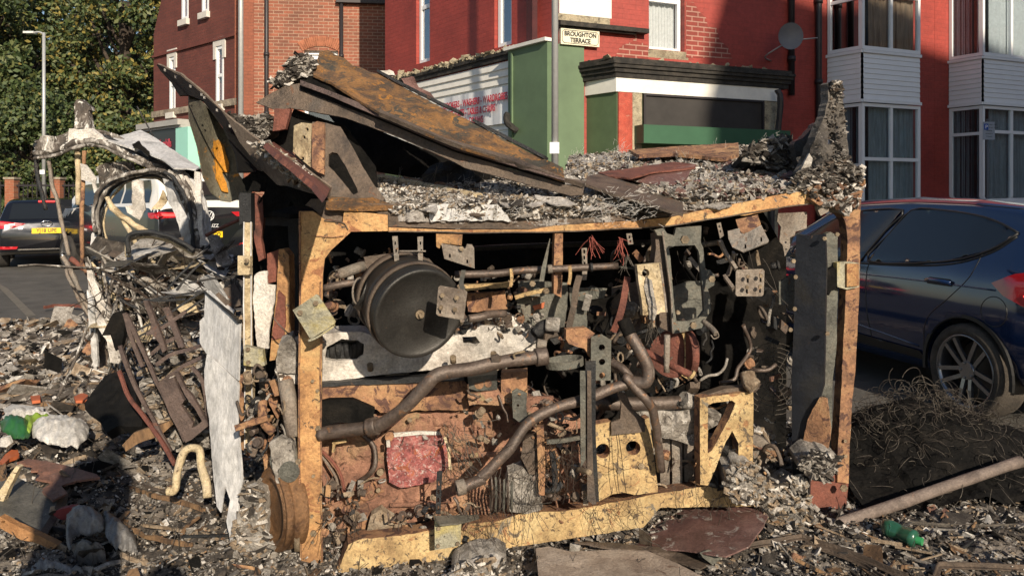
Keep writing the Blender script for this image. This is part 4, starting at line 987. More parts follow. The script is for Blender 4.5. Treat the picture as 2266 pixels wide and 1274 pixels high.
for s_ in (1, -1):
    t = C2_.patch('tail_lamp', [(s_ * .36, .93), (s_ * .84, .99), (s_ * .84, .83), (s_ * .6, .84)], 'B', LRED, car2, off=.012)
    C2_.patch('brake_bulb', [(s_ * .55, .93), (s_ * .82, .96), (s_ * .82, .89), (s_ * .55, .90)], 'B', LREDL, t, off=.018)
    C2_.patch('reversing_bulb', [(s_ * .41, .87), (s_ * .49, .87), (s_ * .49, .82), (s_ * .42, .82)], 'B', LWH, t, off=.018)
    C2_.patch('bumper_reflector', [(s_ * .5, .47), (s_ * .82, .48), (s_ * .8, .42), (s_ * .52, .42)], 'B', LRED, car2, off=.01)
C2_.patch('high_brake_lamp', [(-.15, 1.385), (.15, 1.385), (.15, 1.36), (-.15, 1.36)], 'B', LREDL, car2, off=.02)
C2_.patch('chrome_strip', [(-.5, .42), (.5, .42), (.5, .395), (-.5, .395)], 'B', CHROME, car2, off=.012)
plate_on(C2_, car2, -.26, .26, .73, .84, 'YJ18 UPE')
m = MB(); sweep(m, [Vector((.02, .10 * math.cos(a), .93 + .055 * math.sin(a))) for a in [i * math.pi / 8 for i in range(17)]], circ(.009, 6), 0, True); o = m.build('badge', CHROME, None, loc=(0, 0, 0)); o.parent = car2; o.location.x = -.02
m = MB(); m.add([(.55, -.015, 1.43), (.85, -.015, 1.46), (.55, .015, 1.43), (.85, .015, 1.46), (.55, 0, 1.54)], [(0, 1, 4), (3, 2, 4), (0, 4, 2), (1, 3, 4)]); o = m.build('aerial', BLKP, None, loc=(0, 0, 0)); o.parent = car2
wheel(car2, .9, .875, .32, .32, 1, 10); wheel(car2, 3.6, .875, .32, .32, 1, 10); wheel(car2, .9, -.875, .32, .32, -1, 10)
# --- two tone electric van
WTP = paint('white_van_paint', (.72, .70, .66), .25, .0); VNP = paint('dark_van_paint', (.014, .015, .019), .2, .4)
Y = 13.9; az = -50; pc = P(462, HZ, Y)
car3 = thing('people_carrier', 'two tone white over black electric people carrier seen through the burnt frame', 'van', (pc.x, pc.y, 0), R(90 - az), 'queue of cars on the road')
C3_ = Car(4.71, 1.98, top=[(0, 1.02), (.03, 1.2), (.10, 1.5), (.2, 1.8), (.3, 1.9), (.6, 1.93), (3.0, 1.93), (3.5, 1.86), (4.05, 1.36), (4.4, 1.05), (4.71, .85)],
          bot=[(0, .42), (.3, .3), (4.71, .28)], belt=1.22, Wr=.84, plan=[(0, .93), (.08, .97), (.3, 1), (4.2, .97), (4.5, .88), (4.71, .7)], r=.13)
C3_.finish('body', [VNP, WTP], car3, [(.85, .35, 1), (3.84, .35, 1)], zsplit=lambda x: 1.27 if x < 3.4 else 1.27 - (x - 3.4) * .32, cutr=.39)
C3_.patch('rear_window', [(-.74, 1.42), (.74, 1.42), (.66, 1.76), (-.66, 1.76)], 'B', CGL, car3)
C3_.patch('side_window', [(.35, 1.38), (1.45, 1.36), (1.45, 1.76), (.45, 1.78)], 'L', CGL, car3)
C3_.patch('side_window', [(1.53, 1.36), (2.55, 1.33), (2.55, 1.75), (1.53, 1.76)], 'L', CGL, car3)
C3_.patch('side_window', [(2.62, 1.32), (3.7, 1.25), (3.3, 1.72), (2.62, 1.75)], 'L', CGL, car3)
for s_ in (1, -1):
    t = C3_.patch('tail_lamp', [(s_ * .45, 1.20), (s_ * .95, 1.22), (s_ * .95, 1.10), (s_ * .55, 1.12)], 'B', LRED, car3, off=.012)
    C3_.patch('brake_bulb', [(s_ * .62, 1.18), (s_ * .85, 1.19), (s_ * .85, 1.14), (s_ * .62, 1.14)], 'B', LREDL, t, off=.018)
    C3_.patch('bumper_reflector', [(s_ * .66, .62), (s_ * .82, .62), (s_ * .82, .50), (s_ * .66, .50)], 'B', LREDL, car3, off=.012)  # reflector given a lamp's glow of its own
C3_.patch('tail_lamp', [(.0, 1.21), (.30, 1.20), (.26, 1.12), (.01, 1.10)], 'L', LRED, car3, off=.01)
m = MB(); cy, cz = 0., 1.14
sweep(m, [Vector((.0, cy + .085 * math.cos(a), cz + .085 * math.sin(a))) for a in [i * math.pi / 12 for i in range(25)]], circ(.008, 6), 0, True, cap=False)
for q in ([(-.04, .068), (0, -.0), (.04, .068)], [(-.07, .04), (-.032, -.068), (0, -.0), (.032, -.068), (.07, .04)]): sweep(m, [Vector((0, cy - a, cz + b)) for a, b in q], circ(.008, 5))
o = m.build('badge', WUP, None, loc=(0, 0, 0)); o.parent = car3; o.location.x = -.025
plate_on(C3_, car3, -.26, .26, .74, .85, 'YD22 EGO')
c = bpy.data.curves.new('badge_lettering', 'FONT'); c.body = 'ID. BUZZ'; c.size = .085; c.extrude = .002; c.align_x = 'CENTER'; c.materials.append(WUP)
q = link('badge_lettering', c, car3); q.location = (-.03, 0, .93); q.rotation_euler = (R(90), 0, R(-90))
wheel(car3, .85, .985, .35, .35, 1, 10); wheel(car3, 3.84, .985, .35, .35, 1, 10); wheel(car3, .85, -.985, .35, .35, -1, 10)
m = MB(); box(m, (3.55, .98, 1.25), (3.68, 1.2, 1.43)); o = m.build('mirror', BLKP, None, loc=(0, 0, 0)); o.parent = car3
m = MB(); box(m, (.3, -.7, .25), (4.3, .6, .5)); o = m.build('underbody', TRIM, None, loc=(0, 0, 0)); o.parent = car3
# ================================================================== THE WRECK
rng = np.random.default_rng(11)
bus = thing('bus_wreck', 'burnt out rear end of a bus with scorched frame, engine and round metal tank', 'wreck', (0.3, 3.4, 0))
def part(name, mat, f, *a, parent=bus, smooth=False, **k):
    m = MB(); f(m, *a, **k); return m.build(name, mat, parent, smooth=smooth)
def pp(name, mat, loops, depth, thick=.01, parent=bus, **k):
    m = MB(); plate(m, loops, depth, thick, **k); return m.build(name, mat, parent)
# --- scorched corner post with gusset, top beam, hanging bar
post = T('B2', (478, 142), (570, 140), (655, 198), (765, 212), (776, 138), (1060, 163), (1062, 270), (820, 275), (690, 395), (648, 450), (634, 560), (628, 1270), 'C2', (590, 500), (601, 1190), (560, 1225), (470, 1190), (447, 600), (448, 30), 'B2', (476, 1000), (480, 600))
pp('corner_post', [TAN, TANR], post, Qo(0), .075, step=13, rag=.5, dent=.003, mside=1)
for x, y in ((540, 62), (570, 122), (545, 650), (500, 800), (535, 900), (545, 1005), (540, 1060)): 
    p = T('C2', (x, y))[0]; part('bolt', BOLT, bolt, p[0], p[1], Q(*p) - .004, .007 if y != 1005 else .013)
for x, y in ((575, 355), (575, 395), (452, 560)):
    p = T('C2', (x, y))[0]; part('bolt', BOLT, bolt, p[0], p[1], Q(*p) - .004, .012)
beam = T('B2', (1066, 246), (1400, 262), 'B3', (0, 262), (360, 262), (530, 235), (900, 213), (1275, 182), (1560, 120), (1800, 75), 'B4', (190, 140), (300, 122), (345, 122), (400, 150), (395, 196), (240, 215), (0, 262),
         'B3', (1700, 170), (1280, 242), (900, 264), (580, 276), (0, 284), 'B2', (1066, 276))
pp('top_beam', [TAN, TANR], beam, Qo(-.004), .06, step=12, rag=.4, dent=.004, mside=1)
part('hanging_bar', TANR, plate, T('B3', (527, 270), (580, 268), (578, 500), (570, 706), (520, 680), (520, 500)), Qo(.004), .035, step=12, rag=.3)
fl = T('B2', (520, 100), (565, 118), (640, 190), (765, 208), (777, 132), (1064, 160), (1064, 240), (1500, 255), 'B3', (350, 258), (560, 230), (900, 205), (1270, 174), (1268, 150), (900, 170), (400, 205), (150, 190),
       'B2', (1740, 170), (1340, 150), (1320, 100), (1050, 92), (690, 84), (620, 60), (560, 60))
pp('upper_flange', STB, fl, Qo(.035), .02, step=12, rag=.8, dent=.006)
pp('upper_flange', STB, T('B3', (1275, 178), (1560, 112), (1800, 66), 'B4', (190, 132), (345, 115), (345, 100), (190, 112), 'B3', (1790, 40), (1500, 90), (1270, 140)), Qo(.03), .02, step=12, rag=.6, dent=.004)
pp('ash_coated_strip', ALU, T('B2', (1325, 105), (1500, 92), (1778, 95), 'B3', (200, 150), (240, 205), (60, 198), 'B2', (1500, 205), (1345, 205)), Qo(.012), .008, step=6, rag=3, dent=.006)
pp('rusty_apron', ORR, T('B2', (560, 118), (700, 60), (960, 50), (1080, 92), (1050, 110), (690, 100)), Qo(.06), .02, step=11, rag=1, dent=.01)
for e_, w_, m_ in ((((484, 150), (486, 700), (480, 1270)), 3, TANR), (((622, 600), (622, 900), (620, 1270)), 2.5, TANR), (((640, 200), (765, 216), (800, 262)), 2, STB), (((560, 300), (700, 306), (770, 300)), 2, TANR)):
    part('folded_edge', m_, lambda m: bar(m, [(x, y, Q(x, y) - .005) for x, y in T('B2', *e_)], w_, d=.008, k=6, jit=.003))
for e_ in (((452, 40), (456, 500), (466, 1170)), ((588, 40), (592, 480), (598, 1180))):
    part('folded_edge', TANR, lambda m: bar(m, [(x, y, Q(x, y) - .005) for x, y in T('C2', *e_)], 2.5, d=.008, k=8, jit=.003))
part('folded_edge', STB, lambda m: bar(m, [(x, y, Q(x, y) - .008) for x, y in T('B2', (1070, 272), (1400, 275), 'B3', (0, 282), (580, 272), (900, 258), (1280, 236), (1700, 166), 'B4', (240, 210), (395, 192))], 2.2, d=.01, k=5, jit=.003))
# --- right hand post, foot and clamp block
rp = T('B4', (400, 128), (560, 60), (700, 30), (702, 75), (688, 250), (684, 690), (658, 1200), 'C4', (665, 150), (645, 500), (640, 700), (570, 690), (572, 500), (598, 60), 'B4', (578, 1200), (603, 690), (612, 400), (598, 300), (560, 240), (500, 185), (420, 190))
pp('rear_post', [TANR, TAN], rp, Qo(.01), .05, step=12, rag=.8, dent=.004)
pp('post_foot', [RED, TANR], T('C4', (370, 640), (470, 560), (572, 600), (644, 640), (624, 850), (460, 918), (395, 850)), Qo(.03), .10, step=12, rag=.6, dent=.012)
part('bolt', BOLT, bolt, *T('C4', (607, 725))[0], 3.50, .018)
for x, y in ((615, 433), (617, 528)): p = T('C4', (x, y))[0]; part('bolt', BOLT, bolt, p[0], p[1], Q(*p), .008)
pp('clamp_block', GYL, T('B4', (548, 545), (620, 538), (682, 548), (682, 690), (608, 706), (550, 690)), Qo(-.02), .03, step=12, rag=.3)
pp('clamp_block', TAN, T('B4', (608, 552), (680, 552), (680, 684), (608, 690)), Qo(-.035), .012, step=12)
# --- dark vertical channel beside the post
ch = T('B4', (305, 372), (380, 385), (476, 372), (484, 560), (470, 1274), 'C4', (465, 160), (420, 250), (400, 500), (395, 800), (290, 640), (285, 30), 'B4', (290, 900), (298, 500))
pp('dark_channel', CHAN, ch, pl((1760, 520, 3.50), (1825, 520, 3.42), (1790, 1100, 3.5)), .02, step=14, rag=.3, dent=.004)
pp('channel_base', TANR, T('C4', (460, 165), (505, 175), (530, 380), (510, 490), (465, 500), (380, 640), (330, 560), (385, 300)), pl((1760, 520, 3.48), (1825, 520, 3.40), (1790, 1100, 3.48)), .012, step=10, rag=1.5, dent=.004)
pp('side_strip', STG, T('B4', (484, 372), (510, 360), (552, 384), (553, 715), (545, 1060), (520, 1274), 'C4', (540, 40), (535, 390), (512, 405), (508, 170), (470, 150)), Qo(.02), .03, step=12, rag=1, dent=.004)
for x, y in ((468, 400), (545, 375), (485, 968), (283, 535), (295, 630), (290, 820), (265, 945)):
    p = T('B4', (x, y))[0]; part('bolt', BOLT, bolt, p[0], p[1], 3.40, .010, .012)
pp('latch_block', CHR, T('B4', (475, 600), (530, 570), (552, 600), (552, 700), (515, 712), (500, 742), (475, 700)), Qo(-.01), .05, step=12)
pp('hinge_plate', STG, T('B4', (200, 660), (230, 645), (280, 612), (298, 640), (292, 835), (262, 835), (245, 800), (200, 795)), Qo(.12), .01, step=12, dent=.003)
# --- brackets right half
pp('triangle_bracket', GAL, [T('B4', (195, 250), (368, 240), (366, 340), (300, 360), (268, 450), (235, 508), (222, 440), (203, 420), (212, 330), (190, 300)), T('S', *ell(1650 + 240 / 2.711, 380 + 425 / 2.711, 2.4, n=8)), T('S', *ell(1650 + 243 / 2.711, 380 + 465 / 2.711, 2, n=8))], Qo(.05), .008, step=12, rag=.4)
pp('stub_bracket', GAL, T('B4', (428, 185), (500, 180), (500, 240), (450, 265), (430, 220)), Qo(.0), .02, step=10, rag=.6)
def slots(z, pts, w, h): return [T(z, (x - w, y - h), (x + w, y - h), (x + w, y + h), (x - w, y + h)) for x, y in pts]
pp('lamp_bracket', GAL, [T('B3', (1722, 524), (1890, 518), (1902, 532), (1896, 685), (1884, 697), (1722, 697), (1712, 684), (1714, 536))] + slots('B3', [(1792, 590), (1876, 585), (1786, 660), (1872, 655)], 7, 20), 3.06, .006, step=14)
pp('lamp_bracket', GAL, [T('B3', (1660, 270), (1738, 250), (1742, 282), (1770, 290), (1880, 230), (1930, 330), (1922, 345), (1762, 408), (1690, 375), (1665, 320))] + slots('B3', [(1776, 370), (1880, 325)], 6, 14), pl((1615, 510, 3.05), (1700, 500, 3.0), (1640, 555, 2.98)), .006, step=14)
pp('lamp_bracket', TANR, T('B3', (1712, 195), (1858, 163), (1875, 215), (1868, 232), (1760, 288), (1742, 270), (1725, 240)), pl((1615, 510, 3.09), (1700, 500, 3.03), (1640, 470, 3.14)), .008, step=10)
for x, y in ((1782, 290), (1862, 262), (1790, 590 - 22), (1876, 563), (1785, 638), (1872, 634)): p = T('B3', (x, y))[0]; part('bolt', BOLT, bolt, p[0], p[1], 3.035, .008)
part('bracket_arm', GAL, bar, T('B3', (1610, 330, 3.10), (1650, 420, 3.10), (1715, 520, 3.07)), 7, d=.03)
part('bracket_arm', GAL, bar, T('B3', (1640, 570, 3.12), (1700, 650, 3.07)), 7, d=.03)
part('bracket_arm', GAL, bar, T('B3', (1700, 410, 3.10), (1690, 480, 3.12), (1660, 560, 3.14)), 5, d=.02)
pp('slotted_strap', GAL, [T('B3', (1588, 220), (1615, 214), (1635, 300), (1610, 320))] + slots('B3', [(1605, 240), (1612, 272)], 4, 8), Qo(.02), .005, step=10)
pp('slotted_strap', GAL, [T('B3', (995, 287), (1030, 285), (1042, 355), (1008, 360))] + slots('B3', [(1016, 310), (1022, 338)], 5, 9), Qo(.02), .005, step=10)
pp('slotted_strap', GAL, [T('B3', (702, 382), (738, 380), (740, 520), (735, 590), (705, 590), (708, 500))] + slots('B3', [(720, 405), (720, 445), (722, 485)], 6, 12), Qo(.1), .005, step=10)
# --- large loop casting
loop = T('B3', (1182, 265), (1240, 250), (1262, 285), (1310, 300), (1322, 250), (1488, 236), (1484, 345), (1500, 380), (1515, 525), (1545, 525), (1577, 560), (1572, 625), (1530, 650), (1545, 700), (1552, 790), (1515, 850), (1490, 905), (1320, 942), (1300, 940), (1280, 640), (1255, 420), (1240, 300), (1200, 300))
loph = T('B3', (1275, 385), (1310, 368), (1445, 362), (1470, 400), (1485, 540), (1500, 700), (1506, 790), (1470, 840), (1400, 860), (1325, 862), (1310, 760), (1296, 600), (1285, 450))
pp('loop_casting', STG, [loop, loph], Qo(-.10), .018, step=11, rag=.3, dent=.003)
part('loop_edge', GAL, tube, T('B3', (1232, 270, 3.18), (1262, 480, 3.19), (1290, 700, 3.19), (1300, 940, 3.2)), 2.2)
for x, y, r in ((1375, 326, .018), (1550, 582, .014), (1430, 884, .014), (1330, 800, .009)): 
    p = T('B3', (x, y))[0]; part('bolt', BOLT, bolt, p[0], p[1], 3.17, r, .02)
part('side_rib', STB, plate, T('B3', (1185, 290), (1232, 272), (1258, 480), (1285, 700), (1300, 940), (1215, 900), (1210, 700), (1178, 480), (1190, 380)), Qo(-.06), .05, step=12, dent=.004)
pp('rusty_fuse_panel', CRM, [T('B3', (1065, 492), (1225, 478), (1232, 560), (1258, 800), (1215, 804), (1205, 815), (1105, 822), (1096, 720), (1075, 600)), T('S', *ell(1050 + 1122 / 2.963, 420 + 545 / 2.963, 8, 9)), ], Qo(-.14), .03, step=7, rag=.7, dent=.010, dfreq=16)
part('panel_ash', ASHG, plate, T('B3', (1125, 570), (1160, 590), (1180, 700), (1200, 780), (1180, 860), (1150, 850), (1140, 760), (1115, 640)), Qo(-.15), .03, step=6, rag=1.5, dent=.02, dfreq=16)
part('panel_edge', GAL, bar, T('B3', (1215, 480, 3.10), (1240, 640, 3.1), (1262, 802, 3.1)), 4)
# --- round tank
tc, tr_ = P(928.6, 695, 2.86), .177
tax = Vector((-.46, .84, .22)).normalized()
def tank(m):
    prof = [(.0, .004), (.03, .004), (.05, .010), (.09, .013), (.148, .006), (.158, .0), (.168, -.004), (.175, .0), (.178, .010), (.175, .018), (.172, .03), (.176, .05), (.174, .09), (.179, .10), (.179, .125), (.172, .135), (.168, .25), (.15, .27), (.0, .28)]
    s = Vector((1, 0, 0)); s = (s - tax * s.dot(tax)).normalized(); u = tax.cross(s); n = 72; vs = []; fs = []
    for r, t in prof:
        for j in range(n):
            a = 2 * math.pi * j / n; q = tc + tax * t + (s * math.cos(a) + u * math.sin(a)) * r * (tr_ / .178)
            if t > .02: q = q + noise.noise_vector(q * 9) * .004
            vs.append(q)
    for i in range(len(prof) - 1):
        for j in range(n): fs.append((i * n + j, (i + 1) * n + j, (i + 1) * n + (j + 1) % n, i * n + (j + 1) % n))
    m.add(vs, fs, 0, True)
tank_o = part('round_tank', SOOTD, tank)
def band(m, t0, t1, r):
    s = Vector((1, 0, 0)); s = (s - tax * s.dot(tax)).normalized(); u = tax.cross(s); n = 60; vs = []
    for t, rr in ((t0, r), (t0, r + .006), (t1, r + .006), (t1, r)):
        for j in range(n): a = 2 * math.pi * j / n; vs.append(tc + tax * t + (s * math.cos(a) + u * math.sin(a)) * rr)
    m.add(vs, [(i * n + j, ((i + 1) % 4) * n + j, ((i + 1) % 4) * n + (j + 1) % n, i * n + (j + 1) % n) for i in range(4) for j in range(n)], 0, True)
part('tank_band', STB, band, .055, .085, .176); part('tank_band', STB, band, .19, .225, .172)
part('centre_bolt', BOLT, disc, tc + tax * .004, -tax, .017, .01, 16); part('centre_bolt', BOLT, disc, tc, -tax, .009, .022, 6)
s0 = P(870, 660, 2.98); s1 = P(770, 640, 2.94)
sn = crom([P(905, 690, 3.02), P(845, 665, 2.99), P(795, 645, 2.95)], 6)
part('inlet_spout', SOOTD, lambda m: sweep(m, sn, circ(.078, 24, .062), 0, True, [1.25 - .45 * i / (len(sn) - 1) for i in range(len(sn))], cap=False, jit=.003))
part('spout_mouth', [SOOTD], lambda m: disc(m, sn[-1] + (sn[-2] - sn[-1]) * .5, sn[-2] - sn[-1], .058, .006, 24))
part('spout_rim', GAL, lambda m: sweep(m, [sn[-1] + Vector((.0, .072 * math.cos(a) * .5, 0)) + Vector((.018 * math.cos(a), 0, .052 * math.sin(a))) for a in [i * math.pi / 12 for i in range(25)]], circ(.004, 6), 0, True, cap=False))
pp('tank_cradle', STB, T('B2', (900, 440), (1060, 420), (1200, 440), (1330, 450), (1370, 500), (1300, 520), (1150, 520), (1000, 600), (940, 560)), 2.99, .02, step=9, rag=1, dent=.012)
for xs in ([(1090, 305), (1125, 303), (1135, 460), (1105, 470)], [(1255, 308), (1292, 306), (1290, 480), (1262, 490)]):
    pp('slotted_strap', GAL, [T('B2', *xs)] + slots('B2', [((xs[0][0] + xs[1][0]) / 2 + 2, 350), ((xs[0][0] + xs[1][0]) / 2 + 8, 400)], 5, 11), 2.93, .006, step=10)
part('cross_rod', GAL, tube, T('B2', (1135, 402, 2.92), (1310, 402, 2.92)), 2)
pp('mounting_plate', GAL, [T('B2', (1405, 628), (1565, 655), (1582, 670), (1560, 845), (1545, 852), (1392, 825), (1378, 812), (1392, 640))] + slots('B2', [(1412, 715), (1503, 730), (1404, 800), (1496, 806)], 6, 11), 2.72, .006, step=14)
for x, y in ((1420, 690), (1512, 706), (1410, 770), (1502, 783)): p = T('B2', (x, y))[0]; part('bolt', BOLT, bolt, p[0], p[1], 2.715, .009)
part('mounting_arm', STG, bar, T('B2', (1560, 530, 2.98), (1545, 600, 2.85), (1550, 655, 2.73)), 10, d=.006)
pp('mounting_plate', GAL, [T('B2', (1412, 352), (1530, 372), (1570, 385), (1580, 355), (1612, 358), (1627, 380), (1630, 515), (1432, 452))] + slots('B2', [(1468, 432), (1582, 470)], 6, 12), 2.95, .006, step=14)
pp('mounting_plate', TAN, T('B2', (1378, 290), (1550, 292), (1545, 365), (1420, 350), (1400, 385), (1380, 375)), 2.97, .012, step=10, rag=.4)
part('bolt', BOLT, bolt, *T('B2', (1545, 385))[0], 2.945, .010)
# --- zinc plate hung on the post
pp('zinc_plate', GYL, [T('B2', (437, 788), (590, 686), (604, 690), (718, 862), (714, 876), (562, 975), (548, 968))], 2.93, .008, step=12, rag=.3)
for x, y in ((590, 743), (487, 806)): p = T('B2', (x, y))[0]; part('bolt', BOLT, bolt, p[0], p[1], 2.925, .011, .004)
part('zinc_lip', GYL, bar, T('B2', (548, 985, 2.93), (600, 965, 2.93), (710, 890, 2.93)), 4, d=.03)
# --- pipes and rails across the bay
part('long_pipe', PIPE, tube, T('B2', (1500, 555, 3.15), (1778, 548, 3.16), 'B3', (290, 530, 3.2), (600, 515, 3.24), (940, 498, 3.28)), 8)
part('long_pipe', PIPE, tube, T('B2', (640, 645, 3.2), (780, 615, 3.2), (900, 600, 3.25)), 8)
part('thick_hose', GAL, tube, T('B2', (740, 555, 3.2), (840, 520, 3.22), (900, 500, 3.3)), 12)
for x, y, w_ in ((240, 575, 10), (625, 560, 8)):
    p = T('B3', (x, y - 60), (x + 3, y), (x - 6, y + 60)); part('pipe_clip', YEL, bar, [(a, b, 3.17) for a, b in p], 7, d=.012)
part('pipe_collar', GAL, tube, T('B3', (480, 520, 3.2), (510, 518, 3.2)), 10); part('pipe_collar', SOOT, tube, T('B3', (760, 508, 3.24), (775, 507, 3.24)), 10)
part('upper_pipe', SOOT, tube, T('B2', (1500, 395, 3.9), 'B3', (300, 370, 4.0), (1180, 345, 4.1), (1520, 350, 4.1)), 6)
part('upper_pipe', GAL, tube, T('B3', (1500, 360, 3.95), (1600, 345, 3.9)), 6)
part('yellow_rail', YEL, plate, T('B2', (1560, 622), (1778, 615), 'B3', (225, 605), (225, 640), (60, 650), 'B2', (1560, 665)), 3.35, .05, step=12, rag=1, dent=.006)
part('yellow_rail', TANR, plate, T('B2', (1575, 680), 'B3', (200, 665), (215, 780), (0, 800), 'B2', (1590, 800)), 3.42, .05, step=9, rag=2, dent=.015)
part('hose', PIPE, tube, T('B2', (1590, 845, 3.2), (1680, 830, 3.22), 'B3', (100, 815, 3.25), (200, 812, 3.3)), 9)
pp('heat_shield', STG, T('B3', (270, 690), (440, 600), (612, 610), (608, 760), (590, 900), (430, 905), (330, 870), (285, 790)), 3.5, .012, step=12, rag=1, dent=.010)
part('paint_patch', ORB, plate, T('B3', (380, 760), (460, 735), (455, 775), (390, 790)), 3.485, .003, step=8, rag=1.5)
pp('heat_shield', STG, T('B3', (620, 640), (870, 645), (850, 710), (735, 720), (740, 930), (640, 920)), 3.52, .012, step=12, rag=1, dent=.010)
pp('heat_shield', STB, T('B3', (900, 640), (1080, 600), (1095, 930), (905, 960)), 3.5, .012, step=12, rag=1, dent=.010)
pp('heat_shield', STG, T('B3', (1290, 640), (1400, 600), (1490, 600), (1520, 700), (1490, 860), (1330, 850)), 3.5, .02, step=10, rag=1, dent=.012)
part('bent_strap', STB, bar, T('B3', (690, 560, 3.3), (665, 650, 3.28), (650, 760, 3.27), (620, 900, 3.3)), 14, d=.006)
part('bent_strap', RED, bar, T('B3', (1005, 570, 3.3), (985, 680, 3.27), (960, 800, 3.27), (910, 930, 3.3)), 15, d=.006)
pp('green_box', STG, T('B3', (285, 600), (460, 590), (460, 690), (440, 700), (290, 690)), 3.4, .05, step=12, dent=.004)
part('yellow_bar', YEL, bar, T('B3', (265, 705, 3.2), (350, 680, 3.2), (470, 655, 3.2)), 9, d=.02)
part('spike_strap', STG, plate, T('B3', (493, 318), (497, 322), (478, 460), (455, 600), (425, 600), (440, 510)), 3.15, .004, step=12)
for p in T('B3', (380, 612), (470, 660)): part('bolt', BOLT, bolt, p[0], p[1], 3.19, .013, .02)
for cx_, cy_, mm in ((770, 310, WIRED), (955, 320, WIRED), (1160, 860, WIREG), (1000, 440, WIREG)):
    p = P(*T('B3', (cx_, cy_))[0], 3.25); part('wire_ends', mm, wires, [p + Vector(rng.normal(0, .006, 3)) for _ in range(14)], rng, (.05, .11), .0013, bias=(0, 0, -1.2), curl=6)
# --- drum on the right, hose ends
part('rusty_drum', RED, lambda m: (disc(m, P(1488, 785, 3.35), (.35, .9, 0), .10, .14, 32), disc(m, P(1514, 780, 3.33), (1, .15, 0), .098, .03, 32)))
part('drum_band', YEL, lambda m: sweep(m, [P(1512, 783, 3.32) + Vector((.02 * math.cos(a), -.005, .1 * math.sin(a))) for a in [R(-80 + i * 16) for i in range(11)]], rect(.03, .006)))
part('rusty_hose', RED, tube, T('B3', (1120, 1060, 3.25), (1230, 1120, 3.2), (1330, 1170, 3.12), (1425, 1215, 3.1)), 8)
part('hose_clip', YEL, tube, T('B3', (1415, 1205, 3.1), (1430, 1218, 3.1)), 11)
part('steel_tube', GAL, tube, T('B3', (1263, 950, 3.15), (1260, 1195, 3.15)), 7)
part('pipe_stub', GAL, tube, T('B3', (1500, 860, 3.2), (1560, 910, 3.15), (1585, 945, 3.12)), 6)
part('hook', GAL, tube, T('B3', (1590, 925, 3.12), (1600, 960, 3.12), (1570, 975, 3.12), (1550, 950, 3.12)), 1.6)
part('charred_hose', PIPE, tube, T('B3', (985, 855, 3.14), (1020, 950, 3.12), (1100, 1080, 3.1), (1140, 1190, 3.1), 'C3', (1060, 70, 3.1), (960, 75, 3.12), (930, 90, 3.14)), 14, k=8, jit=.004)
part('charred_hose', PIPE, tube, T('B3', (900, 1130, 3.2), (970, 1170, 3.16), (1030, 1250, 3.13), 'C3', (940, 40, 3.1), (1000, 110, 3.1), (1080, 200, 3.1), (1110, 260, 3.12), (1135, 400, 3.16), (1160, 620, 3.2)), 10, k=6, jit=.003)
part('hose_tip', CHR, tube, T('B3', (975, 850, 3.13), (1020, 950, 3.11)), 15)
# --- white ash covered rocker cover
def lump_box(m, pts, Yf, depth, dent, seed, step=9, top=True, rag=1.5):
    plate(m, pts, Yf, depth, step=step, rag=rag, dent=dent, seed=seed, dfreq=9)
wc = [T('B2', (345, 1010), (480, 960), (625, 940), (880, 930), (960, 950), (1100, 1000), (1560, 950), 'B3', (0, 880), (230, 905), (395, 905), (402, 1060), (110, 1110), (0, 1135), 'B2', (1380, 1175), (900, 1225), (630, 1268), (340, 1274)),
      T('B2', (720, 1000), (760, 975), (860, 985), (905, 1010), (900, 1080), (860, 1110), (720, 1120), (650, 1110), (660, 1030)), T('B2', (1550, 965), (1640, 960), (1665, 1000), (1640, 1025), (1560, 1020))]
pp('rocker_cover', WHT, wc, Qo(.13), .2, step=8, rag=1.2, dent=.014, dfreq=10)
pp('rocker_cover_top', WHT, T('B3', (-40, 890), (0, 850), (90, 850), (150, 830), (230, 822), (300, 850), (330, 900), (200, 905), (0, 900)), Qo(.2), .12, step=7, rag=1.5, dent=.02, dfreq=14)
part('ash_crust', ASHT, plate, T('B2', (1560, 905), (1700, 880), 'B3', (60, 850), (120, 870), (0, 920), 'B2', (1640, 945)), Qo(.15), .1, step=8, rag=2, dent=.02)
part('injector_block', SOOT, lambda m: (box(m, tuple(P(*T('B2', (660, 1120))[0], 3.24)), tuple(P(*T('B2', (905, 995))[0], 3.32))), [disc(m, P(*T('B2', (x, y))[0], 3.25), (0, -.2, 1), .014, .06, 10) for x, y in ((700, 1110), (740, 1095), (795, 1095), (850, 1090), (880, 1075))]))
for x, y in ((948, 1180), (1490, 1130), (1755, 1105)): p = T('B2', (x, y))[0]; part('cover_nut', BOLT, lambda m: disc(m, P(p[0], p[1], 3.19), (0, -.5, 1), .013, .03, 8))
part('ash_drape', ASHG, plate, T('B2', (345, 1010), (430, 980), (470, 1060), (460, 1274), 'C2', (440, 20), (300, 0), 'B2', (350, 1274), (325, 1140)), Qo(.1), .1, step=7, rag=3, dent=.03)
